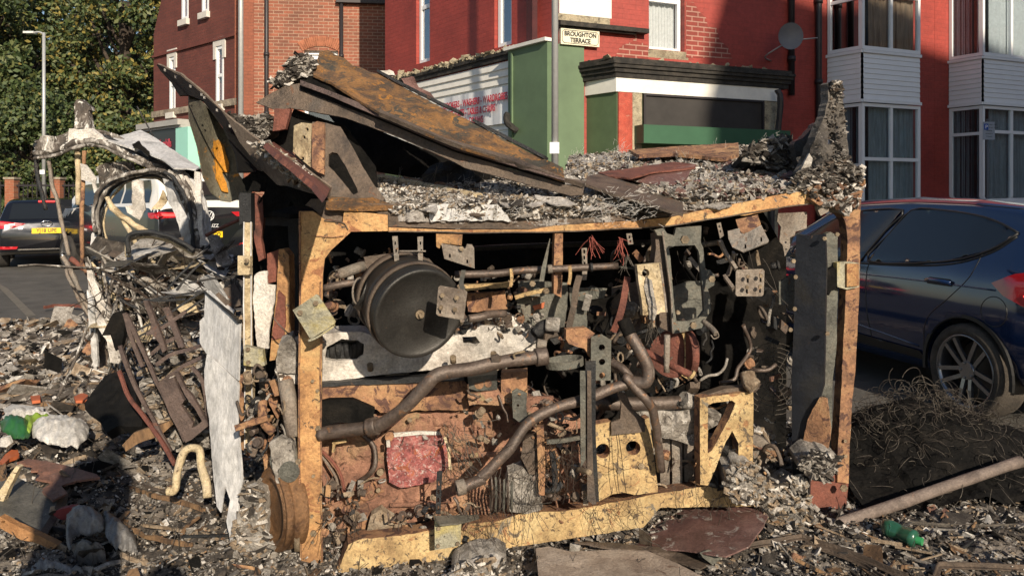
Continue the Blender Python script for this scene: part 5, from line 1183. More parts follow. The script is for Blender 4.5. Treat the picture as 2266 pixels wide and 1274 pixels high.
# --- cylinder head, tray and block
pp('cylinder_head', [TANR, TAN], T('C2', (560, 95), (760, 80), (1480, 62), (1500, 90), (1512, 225), (1500, 245), (1200, 245), (1100, 255), (960, 262), (935, 240), (590, 190)), Qo(.10), .12, step=8, rag=1.5, dent=.012, dfreq=9)
pp('head_gasket', SOOT, T('C2', (590, 78), (1300, 28), (1480, 25), (1480, 62), (1100, 80), (760, 90), (590, 105)), Qo(.085), .05, step=10, rag=1, dent=.01)
pp('oil_tray', CHR, T('C2', (585, 195), (640, 182), (790, 178), (925, 238), (905, 330), (700, 320), (585, 350)), Qo(.04), .04, step=12, rag=.6)
blk = T('C2', (560, 430), (700, 330), (950, 262), (1500, 246), 'C3', (60, 180), (330, 150), (480, 230), (660, 300), (720, 640), (700, 860), (60, 900), 'C2', (1290, 970), (1050, 1010), (700, 1100), (590, 1050))
def blend(x, y, p):
    v = Vector((0, 0, 0))
    for (cx_, cy_, w_, h_, d_) in BOSS:
        a = max(abs(x - cx_) / w_, abs(y - cy_) / h_)
        if a < 1: v.y -= d_ * min(1, (1 - a) * 5)
    return v
BOSS = [(*T('C2', (835, 490))[0], 22, 18, .012), (*T('C2', (1320, 850))[0], 60, 6, .02), (*T('C2', (1180, 780))[0], 26, 14, .015), (*T('C2', (1560, 500))[0], 30, 16, .02), (*T('C2', (700, 560))[0], 9, 60, .014),
        (*T('C2', (1120, 900))[0], 34, 14, .018), (*T('C2', (1600, 330))[0], 26, 30, .025), (*T('C2', (980, 700))[0], 14, 30, .012), (*T('C2', (1080, 980))[0], 60, 7, .02), (*T('C2', (1330, 300))[0], 16, 16, .012), (*T('C3', (520, 560))[0], 44, 60, .03)]
pp('engine_block', PNK, blk, Qo(.16), .35, step=7, rag=1, dent=.007, bend=blend, dfreq=8)
pp('data_plate', REDP, T('C2', (1000, 428), (1040, 408), (1340, 398), (1362, 440), (1385, 590), (1290, 690), (1090, 728), (1015, 690), (1000, 560)), Qo(.10), .012, step=6, rag=1.2, dent=.006, dfreq=26)
pp('plate_edging', WHT, T('C2', (1040, 388), (1200, 375), (1340, 380), (1345, 398), (1190, 398), (1045, 412)), Qo(.095), .01, step=8)
part('plate_clip', CRM, bar, T('C2', (1360, 410, 3.17), (1385, 500, 3.17), (1395, 610, 3.17)), 6, d=.012)
part('plate_clip', WHT, bar, T('C2', (1008, 430, 3.15), (1010, 470, 3.15)), 8, d=.01)
def boss(m):
    c = P(*T('C2', (875, 735))[0], 3.25); n = 30
    sweep(m, [c + Vector((.044 * math.cos(a), 0, .044 * math.sin(a))) for a in [2 * math.pi * i / n for i in range(n + 1)]], circ(.006, 8), 0, True, cap=False)
    for k in range(3): a = R(-90 + 120 * k + 20); sweep(m, [c, c + Vector((.04 * math.cos(a), 0, .04 * math.sin(a)))], rect(.008, .01), up=(0, 1, 0))
    disc(m, c + Vector((0, .01, 0)), (0, 1, 0), .045, .02)
    for a in (R(140), R(-10), R(230)): sweep(m, [c + Vector((math.cos(a) * .045, 0, math.sin(a) * .045)), c + Vector((math.cos(a) * .075, .02, math.sin(a) * .075))], circ(.010, 8))
part('spoked_cover', TANR, boss)
for x, y, r, L_ in ((1025, 395, .018, .05), (1360, 360, .016, .05), (965, 620, .014, .03), (1575, 75, .02, .04), (1630, 70, .016, .04), (1215, 830, .008, .05), (1530, 520, .009, .02), (1520, 570, .009, .02), (950, 735, .009, .02)):
    p = T('C2', (x, y))[0]; part('block_bolt', BOLT if r < .015 else TANR, lambda m: disc(m, P(p[0], p[1], 3.24), (0, -1, .1), r, L_, 12))
part('oil_gallery', PNK, tube, T('C2', (1020, 835, 3.26), (1200, 825, 3.25), (1400, 800, 3.25)), 5)
part('oil_gallery', PNK, tube, T('C2', (1420, 540, 3.26), (1600, 520, 3.25), (1680, 520, 3.25)), 6)
# --- curved belt and hoses on the left of the block
part('timing_rim', RED, tube, T('C2', (595, 500, 3.15), (660, 560, 3.14), (715, 650, 3.14), (740, 780, 3.15)), 3.5)
part('timing_rim', GAL, tube, T('C2', (595, 530, 3.16), (640, 590, 3.15), (690, 680, 3.15), (700, 800, 3.16)), 3)
# --- coolant pipes
part('coolant_pipe', PIPE, tube, T('C2', (580, 395, 3.06), (700, 372, 3.05), (900, 350, 3.03), (980, 325, 3.02), (1060, 270, 3.0), (1150, 190, 2.98), (1250, 80, 2.97), (1330, 20, 2.97), 'B3', (30, 1160, 2.98), (200, 1125, 3.0), (400, 1095, 3.02), (470, 1085, 3.03)), 15, k=6, n=16, jit=.004)
part('pipe_collar', PIPE, tube, T('C2', (880, 353, 3.03), (940, 340, 3.02)), 20, n=16)
part('pipe_collar', PIPE, tube, T('B3', (400, 1098, 3.02), (474, 1086, 3.03)), 20, n=16)
part('pipe_bracket', BOLT, tube, T('B3', (262, 1100, 2.97), (262, 1075, 2.96), (330, 1058, 2.95)), 3)
part('pipe_bracket', STB, plate, T('B3', (110, 1090), (150, 1080), (175, 1100), (170, 1125), (112, 1130)), 2.96, .02, step=8)
part('drain_pipe', PIPE, tube, T('C2', (1435, 728, 2.98), (1500, 710, 2.99), (1600, 665, 3.0), 'C3', (40, 660, 3.0), (150, 560, 3.01), (250, 440, 3.02), (330, 330, 3.04), (450, 250, 3.06), (600, 200, 3.08), (720, 165, 3.1), (850, 110, 3.11), (960, 80, 3.12)), 12, k=5, n=16, jit=.004)
part('pipe_mouth', BLK, lambda m: disc(m, P(*T('C2', (1436, 728))[0], 2.963), (-.9, -.3, 0), .012, .004, 16))  # black disc paints the dark inside of the pipe end
part('pipe_collar', GAL, tube, T('C2', (1430, 730, 2.975), (1485, 715, 2.985)), 17, n=16)
part('hose_clamp', STG, lambda m: sweep(m, [P(*T('B3', (590, 1130))[0], 3.15) + Vector((.075 * math.cos(a), .07 * math.sin(a), .008 * math.cos(a))) for a in [2 * math.pi * i / 24 for i in range(25)]], rect(.006, .03), 0, False, up=(0, 0, 1), cap=False))
part('elbow_hose', SOOT, tube, T('B3', (400, 940, 3.3), (460, 890, 3.3), (560, 880, 3.3)), 14)
part('elbow_hose', ASHG, tube, T('B3', (470, 880, 3.28), (560, 890, 3.27)), 15, jit=.008)
part('pipe_fitting', GAL, tube, T('B3', (410, 1010, 3.2), (470, 1020, 3.2)), 12)
# --- perforated plate and angle upright
def hole(z, x, y, r, n=14): q = T(z, (x, y))[0]; return ell(q[0], q[1], r, n=n)
pp('perforated_plate', STG, [T('B3', (765, 962), (835, 945), (897, 985), (893, 1274), 'C3', (880, 60), (722, 60), (722, 0), 'B3', (762, 1274)), hole('B3', 835, 1032, 7), hole('B3', 837, 1127, 7), hole('B3', 838, 1217, 7)], Qo(-.14), .006, step=12, rag=.3)
pp('perforated_plate', TANR, T('B3', (600, 915), (730, 900), (790, 940), (770, 960), (762, 1100), (720, 1040), (620, 1010), (600, 980)), Qo(-.10), .03, step=9, rag=1, dent=.01)
part('angle_upright', SOOT, lambda m: sweep(m, [P(*T('C3', (690, -60))[0], 3.02), P(*T('C3', (690, 400))[0], 3.06), P(*T('C3', (712, 815))[0], 3.08)], angl(.04, .03, .004), up=(0, 1, 0)))
part('angle_upright', STG, plate, T('C3', (655, 0), (690, 0), (690, 550), (660, 600)), 3.03, .004, step=14)
part('angle_upright', STB, plate, T('C3', (700, 0), (724, 0), (728, 330), (738, 640), (757, 825), (735, 830), (700, 800)), 3.02, .02, step=14)
part('link_bar', STG, bar, T('C3', (450, 440, 3.06), (560, 430, 3.05), (700, 405, 3.04)), 9, d=.01)
part('valve_stub', BOLT, tube, T('C3', (640, 610, 3.05), (715, 630, 2.97)), 6)
# --- yellow two hole plate
pp('two_hole_plate', [YEL, TANR], [T('C3', (728, 338), (850, 316), (852, 398), (1060, 378), (1058, 300), (1085, 290), (1100, 420), (1140, 735), (1138, 752), (990, 770), (930, 755), (860, 765), (775, 808), (755, 780), (742, 600)), hole('C3', 797, 497, 16), hole('C3', 985, 478, 16)], Qo(-.10), .05, step=9, rag=.8, dent=.004, mside=1)
pp('plate_bracket', STB, T('C3', (880, 130), (940, 140), (985, 240), (1055, 300), (1060, 378), (850, 400), (850, 320), (905, 300), (912, 200)), Qo(-.12), .012, step=9, rag=.8, dent=.006)
for x, y, r in ((755, 390, .010), (770, 645, .016), (1035, 590, .014), (898, 620, .011), (1030, 330, .016)): p = T('C3', (x, y))[0]; part('bolt', BOLT, bolt, p[0], p[1], Q(*p) - .105, r, .006)
part('rust_wire', WIRE, tube, T('C3', (880, 390, 3.15), (892, 500, 3.14), (885, 620, 3.14), (898, 755, 3.15)), .8, n=4)
part('rust_wire', WIRE, tube, T('C3', (893, 390, 3.15), (912, 520, 3.14), (925, 640, 3.14), (942, 760, 3.15)), .8, n=4)
# --- tan triangular stay
tri = [T('C3', (1400, 168), (1500, 155), (1730, 128), (1733, 200), (1728, 588), (1640, 592), (1640, 450), (1600, 372), (1580, 410), (1560, 440), (1500, 600), (1452, 712), (1402, 706), (1400, 400)),
       T('C3', (1450, 215), (1480, 200), (1600, 184), (1620, 200), (1585, 290), (1530, 390), (1475, 495), (1448, 512))]
pp('triangular_stay', [YEL, TANR], tri, Qo(-.06), .055, step=10, rag=.4, dent=.003, mside=1)
pp('stay_top', STB, T('C3', (1400, 165), (1560, 110), (1740, 98), (1772, 110), (1730, 130), (1500, 155)), Qo(-.03), .05, step=10, rag=.8)
part('stay_knob', ASHT, tube, T('C3', (1690, 20, 3.4), (1700, 70, 3.38), (1740, 110, 3.36)), 16, jit=.012)
# --- rear tube, ribbed casing, big wheel behind stay
part('rear_tube', PIPE, tube, T('C3', (720, 200, 3.4), (1000, 205, 3.42), (1300, 195, 3.45), (1420, 190, 3.5)), 15, n=16)
part('tube_ash', ASHG, tube, T('C3', (1290, 170, 3.42), (1400, 200, 3.45)), 18, jit=.02)
part('ribbed_casing', GAL, lambda m: [plate(m, T('C3', (1150 + 75 * k, 420), (1215 + 75 * k, 430), (1215 + 75 * k, 740), (1155 + 75 * k, 730)), 3.5 - (k % 2) * .02, .1, step=12, dent=.008, seed=k) for k in range(7)])
part('ash_bank', ASHG, lambda m: plate(m, T('C3', (1000, 260), (1100, 250), (1250, 250), (1420, 230), (1530, 270), (1520, 330), (1400, 400), (1360, 470), (1290, 440), (1180, 420), (1120, 390)), 3.42, .12, step=6, rag=3, dent=.045, dfreq=11))
part('wheel_disc', GAL, lambda m: disc(m, P(*T('C3', (1700, 560))[0], 3.6), (.3, .9, 0), .125, .05, 30))
# --- injection pump group between the block and the angle upright
pp('pump_stay', TANR, T('C3', (385, 350), (430, 345), (440, 560), (436, 775), (400, 770), (392, 560)), 3.1, .03, step=8, rag=.6, dent=.004)
pp('pump_casting', PNK, T('C3', (520, 430), (600, 400), (650, 470), (660, 620), (658, 790), (610, 800), (560, 720), (530, 600)), 3.22, .10, step=7, rag=1, dent=.015)
pp('pump_casting', TANR, T('C3', (440, 450), (500, 440), (530, 560), (520, 740), (450, 760)), 3.2, .08, step=7, rag=1, dent=.012)
part('pump_rod', SOOT, tube, T('C3', (480, 500, 3.12), (495, 600, 3.11), (500, 720, 3.11)), 7); part('pump_rod', SOOT, tube, T('C3', (440, 745, 3.12), (500, 735, 3.1), (545, 700, 3.11)), 8)
pp('pump_ash', ASHG, T('C3', (210, 640), (300, 600), (400, 690), (420, 860), (330, 890), (220, 870), (190, 760)), 3.14, .08, step=6, rag=2, dent=.03)
pp('pump_top', STB, T('C3', (300, 440), (360, 400), (400, 420), (390, 520), (410, 640), (340, 640), (290, 540)), 3.13, .06, step=6, rag=1.5, dent=.02)
for k_ in range(6): part('fuel_pipe', STG if k_ % 2 else PIPE, tube, T('C3', (105 + 26 * k_, 650 + 8 * k_, 3.06), (112 + 24 * k_, 740, 3.05), (100 + 26 * k_, 870, 3.08)), 2.6, jit=.003)
pp('lift_bracket', STG, [T('C3', (232, 130), (262, 110), (325, 140), (322, 240), (335, 300), (280, 320), (240, 290)), hole('C3', 278, 148, 4), hole('C3', 270, 215, 3)], 3.12, .012, step=7, rag=.6, dent=.004)
pp('pink_flange', PNK, T('C3', (280, 175), (330, 165), (490, 160), (492, 180), (430, 215), (410, 250), (330, 285), (285, 260)), 3.14, .02, step=7, rag=1.2, dent=.006)
pp('head_casting', TANR, T('C3', (165, 10), (325, 0), (328, 190), (200, 205), (165, 180)), 3.2, .08, step=7, rag=1, dent=.012)
pp('head_casting', STG, T('C2', (1500, 40), (1684, 20), (1684, 120), (1560, 125), (1510, 110)), 3.2, .08, step=7, rag=1, dent=.01)
pp('block_flange', PNK, T('C2', (1500, 150), (1684, 120), 'C3', (220, 190), (150, 215), (20, 205), 'C2', (1510, 215)), 3.2, .05, step=7, rag=.8, dent=.006)
pp('block_rib', TANR, T('C2', (720, 800), (780, 770), (880, 830), (890, 870), (860, 1000), (840, 1020), (850, 880), (780, 830)), 3.24, .03, step=7, rag=.6, dent=.004)
pp('block_rib', PNK, T('C2', (620, 730), (700, 760), (740, 900), (800, 1010), (700, 1020), (650, 900)), 3.22, .05, step=7, rag=1.2, dent=.012)
pp('sump_ash', ASHT, T('C2', (900, 900), (960, 860), (1040, 920), (1120, 950), (1100, 990), (950, 1010), (870, 1010)), 3.2, .05, step=6, rag=2, dent=.02)
# --- timing pulley at the left foot
def pulley(m):
    c = P(*T('C2', (285, 862))[0], 3.08); ax = Vector((.79, .61, 0)).normalized(); s = Vector((0, 0, 1)); u = ax.cross(s); n = 44
    pr = [(.09, .02), (.115, .02), (.12, .0), (.135, -.004), (.14, .006), (.150, .008), (.158, .0), (.163, .006), (.163, .03), (.155, .034), (.155, .04), (.163, .044), (.163, .09), (.15, .095), (.06, .095)]
    vs = []
    for r, t in pr:
        for j in range(n): a = 2 * math.pi * j / n; vs.append(c + ax * t + (s * math.cos(a) + u * math.sin(a)) * r)
    m.add(vs, [(i * n + j, (i + 1) * n + j, (i + 1) * n + (j + 1) % n, i * n + (j + 1) % n) for i in range(len(pr) - 1) for j in range(n)], 0, True)
    disc(m, c + ax * .022, ax, .12, .03, 30)
part('pulley', burn('brown_pulley', [(.10, .05, .025), (.26, .14, .065), (.2, .11, .06)], 6, rough=.5, metal=.2), pulley)
part('alternator', STG, lambda m: (disc(m, P(*T('C2', (350, 560))[0], 3.05), (.2, 1, 0), .055, .12, 24), disc(m, P(*T('C2', (390, 630))[0], 3.02), (0, 1, 0), .04, .12, 20)))
part('alternator_ash', ASHG, plate, T('C2', (270, 440), (330, 410), (410, 440), (430, 560), (400, 640), (330, 740), (290, 610)), 3.04, .05, step=6, rag=2, dent=.02)
part('slack_pulley', BOLT, lambda m: disc(m, P(*T('C2', (430, 1040))[0], 3.04), (1, .2, 0), .05, .02, 20))
# --- bottom rail
br_ = T('C2', (760, 1080), (830, 1045), (1100, 1020), (1290, 985), (1470, 950), (1684, 935), 'C3', (300, 880), (580, 868), (740, 840), (1150, 760), (1440, 715), (1560, 740), (1800, 760), (1850, 800), (1840, 850), (1700, 840), (1150, 850), (1050, 970), (600, 1040), (130, 1110), 'C2', (1400, 1165), (1150, 1205), (1000, 1230), (790, 1262), (690, 1250))
pp('bottom_rail', [YEL, TANR], br_, pl((760, 1240, 2.99), (1700, 1100, 3.46), (760, 1200, 3.0)), .12, step=9, rag=1.5, dent=.010, mside=1)
pp('corner_shoe', GYL, [T('C2', (1295, 905), (1440, 945), (1462, 950), (1455, 1085), (1298, 1112))] , 3.0, .008, step=10, rag=.3, dent=.003)
pp('corner_shoe', STG, T('C2', (1298, 900), (1560, 890), (1575, 910), (1440, 945), (1330, 950)), pl((965, 1140, 2.99), (1050, 1135, 3.1), (1000, 1160, 2.96)), .008, step=10, rag=.8)
for x, y in ((1322, 975), (1318, 1085), (1440, 1070)): p = T('C2', (x, y))[0]; part('bolt', BOLT, bolt, p[0], p[1], 2.995, .008)
pp('slotted_strap', SOOT, [T('C2', (1310, 625), (1345, 620), (1340, 700), (1332, 890), (1304, 890), (1306, 750))] + slots('C2', [(1322, 700), (1320, 750), (1318, 800), (1318, 850)], 6, 14), 3.04, .006, step=12)
part('dipstick_bracket', YEL, bar, T('C2', (665, 445, 3.14), (750, 430, 3.14)), 6, d=.02); part('dipstick_bracket', YEL, bar, T('C2', (675, 445, 3.13), (670, 500, 3.13)), 5, d=.02)
# --- white / aluminium left flank
def strip(name, mat, pts, Y, th, **k): return pp(name, mat, pts, Y, th, **k)
strip('aluminium_rail', CRM, T('B1', (1600, 215), (1640, 215), (1642, 960), 'C1', (1570, 60), (1566, 515), (1520, 520), (1520, 50), 'B1', (1592, 960)), 3.28, .03, step=14, rag=.4)
strip('aluminium_rail', TANR, T('C1', (1482, 30), (1518, 30), (1518, 500), (1490, 480)), 3.3, .03, step=14, rag=.8)
part('rail_edge', ALU, bar, T('B1', (1598, 210, 3.27), (1600, 960, 3.27), 'C1', (1522, 40, 3.27), (1522, 515, 3.27)), 2.5)
part('rail_edge', ALU, bar, T('B1', (1646, 210, 3.27), (1648, 960, 3.27), 'C1', (1566, 40, 3.27), (1566, 515, 3.27)), 2.5)
strip('upper_rail', SOOT, T('B1', (1565, 20), (1645, 20), (1648, 270), (1600, 215), (1570, 230)), 3.3, .05, step=14)
strip('hinge_bracket', CRM, T('B1', (1558, 432), (1640, 436), (1640, 556), (1558, 558)), 3.24, .02, step=12, rag=.3)
strip('hinge_bracket', GYL, T('B1', (1600, 1020), (1720, 1050), (1735, 1150), (1700, 1160), (1598, 1150)), 3.22, .03, step=12, rag=.5)
for x, y in ((1628, 1045), (1630, 1130), (1620, 465)): p = T('B1', (x, y))[0]; part('bolt', BOLT, bolt, p[0], p[1], 3.22, .010)
part('curved_rail', TAN, plate, T('B2', (345, 392), (375, 388), (412, 430), (418, 640), (415, 990), (390, 1030), (345, 1110), (285, 1120), (300, 960), (330, 690), (340, 500)), 3.38, .08, step=9, rag=.8, dent=.012)
part('curved_rail', RED, plate, T('B2', (345, 660), (385, 700), (392, 850), (380, 960), (300, 985), (320, 800)), 3.37, .01, step=9, rag=2, dent=.010)
strip('red_bracket', RED, T('B2', (175, 20), (240, 60), (245, 200), (230, 320), (250, 450), (215, 470), (170, 250)), 3.45, .03, step=10, rag=1)
strip('red_bracket', RED, T('B2', (270, 420), (345, 390), (335, 600), (272, 615)), 3.47, .03, step=10, rag=.8)
strip('dark_plate', SOOT, T('B2', (245, 110), (470, 150), (478, 240), (245, 235)), 3.5, .03, step=12, rag=1)
strip('dark_plate', SOOT, T('B2', (405, 240), (470, 240), (475, 1000), (410, 1000), (420, 500)), 3.6, .03, step=14)
strip('ash_sheet', WHT, T('B2', (185, 560), (220, 535), (268, 530), (268, 620), (322, 625), (318, 720), (285, 900), (278, 1040), (205, 1030), (190, 900), (178, 700)), 3.42, .012, step=8, rag=2, dent=.02)
part('cast_elbow', TANR, tube, T('C2', (225, 190, 3.1), (228, 260, 3.08), (240, 330, 3.07), (290, 380, 3.08)), 10, k=6, jit=.004)
part('link_arm', TANR, bar, T('C2', (55, 358, 3.0), (150, 325, 3.02), (255, 290, 3.05)), 12, d=.02)
part('cast_tube', GAL, tube, T('C2', (370, 60, 3.12), (390, 180, 3.1), (410, 300, 3.1), (430, 400, 3.1)), 17, k=5, n=16, jit=.003)
part('rust_casting', TANR, plate, T('C2', (240, 80), (310, 100), (330, 190), (345, 250), (320, 300), (280, 230), (250, 150)), 3.2, .06, step=8, rag=2, dent=.02)
part('rust_casting', PNK, plate, T('C2', (480, 0 ), (300, 0), (300, 60), (440, 60)), 3.3, .1, step=8, rag=2, dent=.02)
part('rust_casting', TANR, plate, T('C2', (215, 450), (260, 440), (290, 600), (240, 640)), 3.2, .06, step=8, rag=2, dent=.02)
# --- black backing sheet added to make the bay dark inside, with floor and roof skin
part('dark_backing', CHR, lambda m: plate(m, T('S', (640, 500), (1250, 505), (1690, 470), (1740, 560), (1740, 1110), (700, 1180), (640, 1100)), 4.35, .03, step=30, dent=.05))
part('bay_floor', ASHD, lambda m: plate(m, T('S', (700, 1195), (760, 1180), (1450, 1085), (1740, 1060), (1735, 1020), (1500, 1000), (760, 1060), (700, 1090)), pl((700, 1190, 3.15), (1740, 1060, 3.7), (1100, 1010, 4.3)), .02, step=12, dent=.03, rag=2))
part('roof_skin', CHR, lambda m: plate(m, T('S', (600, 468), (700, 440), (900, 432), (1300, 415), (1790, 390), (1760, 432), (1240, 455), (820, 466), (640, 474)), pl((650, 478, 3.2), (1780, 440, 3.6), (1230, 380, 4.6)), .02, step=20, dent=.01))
# machinery clutter in the bay: many small irregular castings
def clutter(m, n, zone, Y0, Y1, sz, mats=4, seed=1):
    r = np.random.default_rng(seed); pts = []
    while len(pts) < n:
        x, y = r.uniform(zone[0], zone[2]), r.uniform(zone[1], zone[3]); pts.append(tuple(P(x, y, r.uniform(Y0, Y1))))
    chunks(m, pts, sz, r, mats, flatv=.8)
for args in ((80, (1180, 890, 1300, 1100), 3.12, 3.30, (.012, .045)), (80, (715, 1070, 800, 1240), 3.06, 3.2, (.01, .035)), (90, (1310, 700, 1560, 900), 3.35, 3.65, (.015, .05)),
             (90, (545, 820, 655, 1000), 3.10, 3.25, (.012, .04)), (50, (1040, 830, 1200, 980), 3.16, 3.28, (.010, .035)), (110, (1460, 990, 1740, 1110), 3.38, 3.6, (.012, .05)), (50, (1630, 640, 1760, 1100), 3.6, 3.9, (.02, .06)),
             (70, (720, 560, 900, 720), 3.3, 3.6, (.015, .05)), (90, (1030, 640, 1430, 800), 3.45, 3.75, (.02, .06)), (60, (1000, 590, 1200, 720), 3.38, 3.55, (.012, .04)), (30, (1330, 500, 1730, 650), 3.4, 3.9, (.012, .045)),
             (26, (720, 880, 1040, 1160), 3.22, 3.25, (.008, .03)), (60, (860, 1120, 1060, 1190), 3.1, 3.2, (.01, .035)), (40, (640, 740, 720, 800), 3.2, 3.3, (.01, .04)), (60, (1000, 700, 1190, 740), 3.3, 3.45, (.01, .035))):
    tag(part('engine_scrap', [STB, TANR, ASHG, SOOT, PIPE, ASHT], greeble, *args, seed=len(bpy.data.objects)), kind='stuff')
def wirebunch(n, zone, Y, L, mat, bias=(0, 0, -1), r=.0012, curl=9):
    return tag(part('burnt_wiring', mat, wires, [P(rng.uniform(zone[0], zone[2]), rng.uniform(zone[1], zone[3]), Y + rng.uniform(-.04, .04)) for _ in range(n)], rng, L, r, curl=curl, bias=bias), kind='stuff')
wirebunch(60, (1190, 930, 1290, 1060), 3.08, (.08, .22), WIRE, curl=22); wirebunch(34, (1030, 1120, 1120, 1170), 2.98, (.06, .16), WIRE, (0.2, -.2, -.5), curl=30, r=.0009); wirebunch(26, (1310, 1095, 1420, 1130), 3.12, (.06, .15), WIRE, curl=26, r=.0009)
wirebunch(40, (980, 930, 1060, 1060), 3.12, (.06, .2), WIREG); wirebunch(20, (720, 1100, 800, 1230), 3.05, (.05, .2), WIRE); wirebunch(30, (1480, 1060, 1700, 1120), 3.35, (.06, .2), WIREG)
wirebunch(50, (1080, 1030, 1200, 1110), 3.08, (.08, .2), WIREG); wirebunch(14, (1380, 520, 1700, 640), 3.6, (.1, .3), WIREG)
rl = np.random.default_rng(64)
for k_ in range(22):
    x0, y0 = rl.uniform(720, 1700), rl.uniform(520, 900); Y0 = Q(x0, y0) + rl.uniform(.12, .4); q_ = [(x0, y0, Y0)]
    for j_ in range(4): q_.append((q_[-1][0] + rl.normal(0, 26), min(1120, q_[-1][1] + rl.uniform(5, 60)), Y0 + rl.normal(0, .04)))
    part('burnt_cable', [PIPE, CHR, SOOT, STG][k_ % 4], tube, q_, rl.uniform(2, 6), k=5, n=8, jit=.004)
# wire guard (fan grille) seen deep on the right
def grille(m):
    c = P(1712, 838, 3.75)
    for k in range(1, 9): sweep(m, [c + Vector((.022 * k * math.cos(a), 0, .022 * k * math.sin(a))) for a in [2 * math.pi * i / 24 for i in range(25)]], circ(.0016, 4), cap=False)
    for k in range(6): a = math.pi * k / 6; sweep(m, [c - Vector((.18 * math.cos(a), 0, .18 * math.sin(a))), c + Vector((.18 * math.cos(a), 0, .18 * math.sin(a)))], circ(.0016, 4))
part('fan_guard', WIREG, grille)
# --- slotted support casting above the post
pp('slotted_support', [STB, TANR], [T('D2', (405, 560), (480, 562), (600, 592), (690, 740), (750, 860), (830, 990), (905, 1085), (880, 1120), (800, 1105), (520, 1085), (470, 930), (400, 870)), T('D2', (520, 780), (545, 766), (580, 775), (640, 870), (715, 1010), (720, 1045), (690, 1060), (640, 1000), (560, 900), (518, 860))], pl((690, 280, 3.3), (840, 440, 3.22), (690, 440, 3.2)), .02, step=9, rag=.8, dent=.005)
pp('cream_flange', CRM, [T('D2', (280, 585), (330, 565), (402, 570), (400, 875), (275, 765))] + [hole('D2', 348, 665, 4), hole('D2', 370, 610, 4), hole('D2', 340, 810, 4)], pl((660, 280, 3.32), (690, 280, 3.28), (670, 350, 3.3)), .01, step=9, rag=.6)
pp('support_rib', TANR, T('D2', (404, 575), (440, 555), (490, 565), (488, 920), (440, 900), (404, 870)), pl((690, 280, 3.27), (720, 280, 3.26), (700, 380, 3.22)), .012, step=9, rag=.6)
part('support_foot', ORR, plate, T('D2', (510, 1075), (700, 1060), (900, 1100), (960, 1135), (700, 1140), (500, 1130)), pl((720, 440, 3.15), (860, 450, 3.18), (800, 430, 3.3)), .02, step=9, rag=1, dent=.006)
# ================================================================== FALLEN ROOF, DECK AND SIDE PANELS
def single(name, mats, label, cat, f, group=None, kind=None):
    m = MB(); f(m); return tag(m.build(name, mats), label, cat, group, kind)
# --- the ash covered deck over the engine bay: a real sloping heap
dk = thing('roof_debris', 'collapsed roof deck heaped with pale ash and glass fibre over the engine bay', 'roof debris', (0.6, 4.2, 1.2))
DP = pl((700, 472, 3.12), (1890, 405, 3.62), (1500, 345, 5.0))
front = T('S', (862, 462), (1000, 468), (1190, 486), (1430, 474), (1590, 450), (1790, 424), (1895, 400))
back = T('S', (1895, 372), (1770, 345), (1690, 330), (1640, 322), (1560, 330), (1470, 340), (1350, 338), (1260, 345), (1240, 400), (1100, 395), (1000, 392), (830, 395), (815, 440))
def dkf(x, y):
    p = P(x, y, DP(x, y)); b = max(DP(x, y), Q(x, y) + .05); a = noise.noise(p * 3.1) * .05 + noise.noise(p * 9) * .03 + noise.noise(p * 24) * .014 + noise.noise(p * 60) * .008
    return b + a * 1.5
m = MB(); plate(m, front + back, dkf, .05, step=4.2, rag=2.5); m.build('ash_bed', [PALE], dk)
rngd = np.random.default_rng(3); poly = front + back
def onpoly(poly, n, f, rng, bias=None):
    xs = [p[0] for p in poly]; ys = [p[1] for p in poly]; out = []
    while len(out) < n:
        x, y = rng.uniform(min(xs), max(xs)), rng.uniform(min(ys), max(ys))
        if inside(poly, x, y) and (bias is None or rng.random() < bias(x, y)): out.append(P(x, y, f(x, y)) + Vector((0, -.012, .008)))
    return out
def zone(x, y, s=0): return .5 + 1.1 * noise.noise(Vector((x * .016, y * .05, 4 + s))) + .5 * noise.noise(Vector((x * .06, y * .12, 9 + s)))
m = MB(); chunks(m, onpoly(poly, 6500, dkf, rngd, lambda x, y: zone(x, y) > .45 or rngd.random() < .2), (.003, .016), rngd, 6, flatv=.5, wts=[.34, .25, .14, .07, .16, .04])
chunks(m, onpoly(poly, 5000, dkf, rngd, lambda x, y: zone(x, y) < .5), (.004, .026), rngd, 6, flatv=.35, wts=[.07, .24, .25, .28, .02, .14]); tag(m.build('ash_flakes', [WHT, ASHG, ASHT, ASHD, FIB, STB], dk), kind='stuff')
m = MB(); chunks(m, onpoly(T('S', (1380, 340), (1880, 375), (1790, 430), (1300, 480), (1320, 400)), 1700, dkf, rngd), (.008, .045), rngd, 5, flatv=.22, wts=[.34, .25, .2, .1, .11]); tag(m.build('ash_flakes', [PALE, ASHG, PUR, ASHD, ASHT], dk), kind='stuff')
def tufts(m, centers, n, L, sp, r=.0010, bias=(0, -.2, 1)):
    for c in centers: wires(m, [Vector(c) + Vector(rngd.normal(0, sp, 3)) * 1 for _ in range(n)], rngd, L, r, curl=14, seg=4, bias=bias)
m = MB(); TK = dict(r=.0008, bias=(.6, -.3, .25))
tufts(m, [P(x, y, DP(x, y)) for x, y in T('A3', (570, 890), (540, 930), (620, 950), (860, 940), (960, 960), (1010, 1000), (330, 940), (1150, 900), (1080, 1060), (1500, 860), (1430, 880), (1560, 880), (1240, 930))], 70, (.015, .045), .03, r=.0008, bias=(.3, -.3, .5))
tufts(m, [P(x, y, DP(x, y)) for x, y in T('B3', (60, 60), (960, 90), (1020, 110), (880, 120), (760, 140), (1100, 120), (-120, 130), (-260, 90), (300, 130))], 40, (.015, .035), .035, **TK)
tufts(m, [P(x, y, DP(x, y)) for x, y in T('A2', (1330, 1080), (1580, 1140), (1400, 1100))], 60, (.02, .05), .02, **TK)
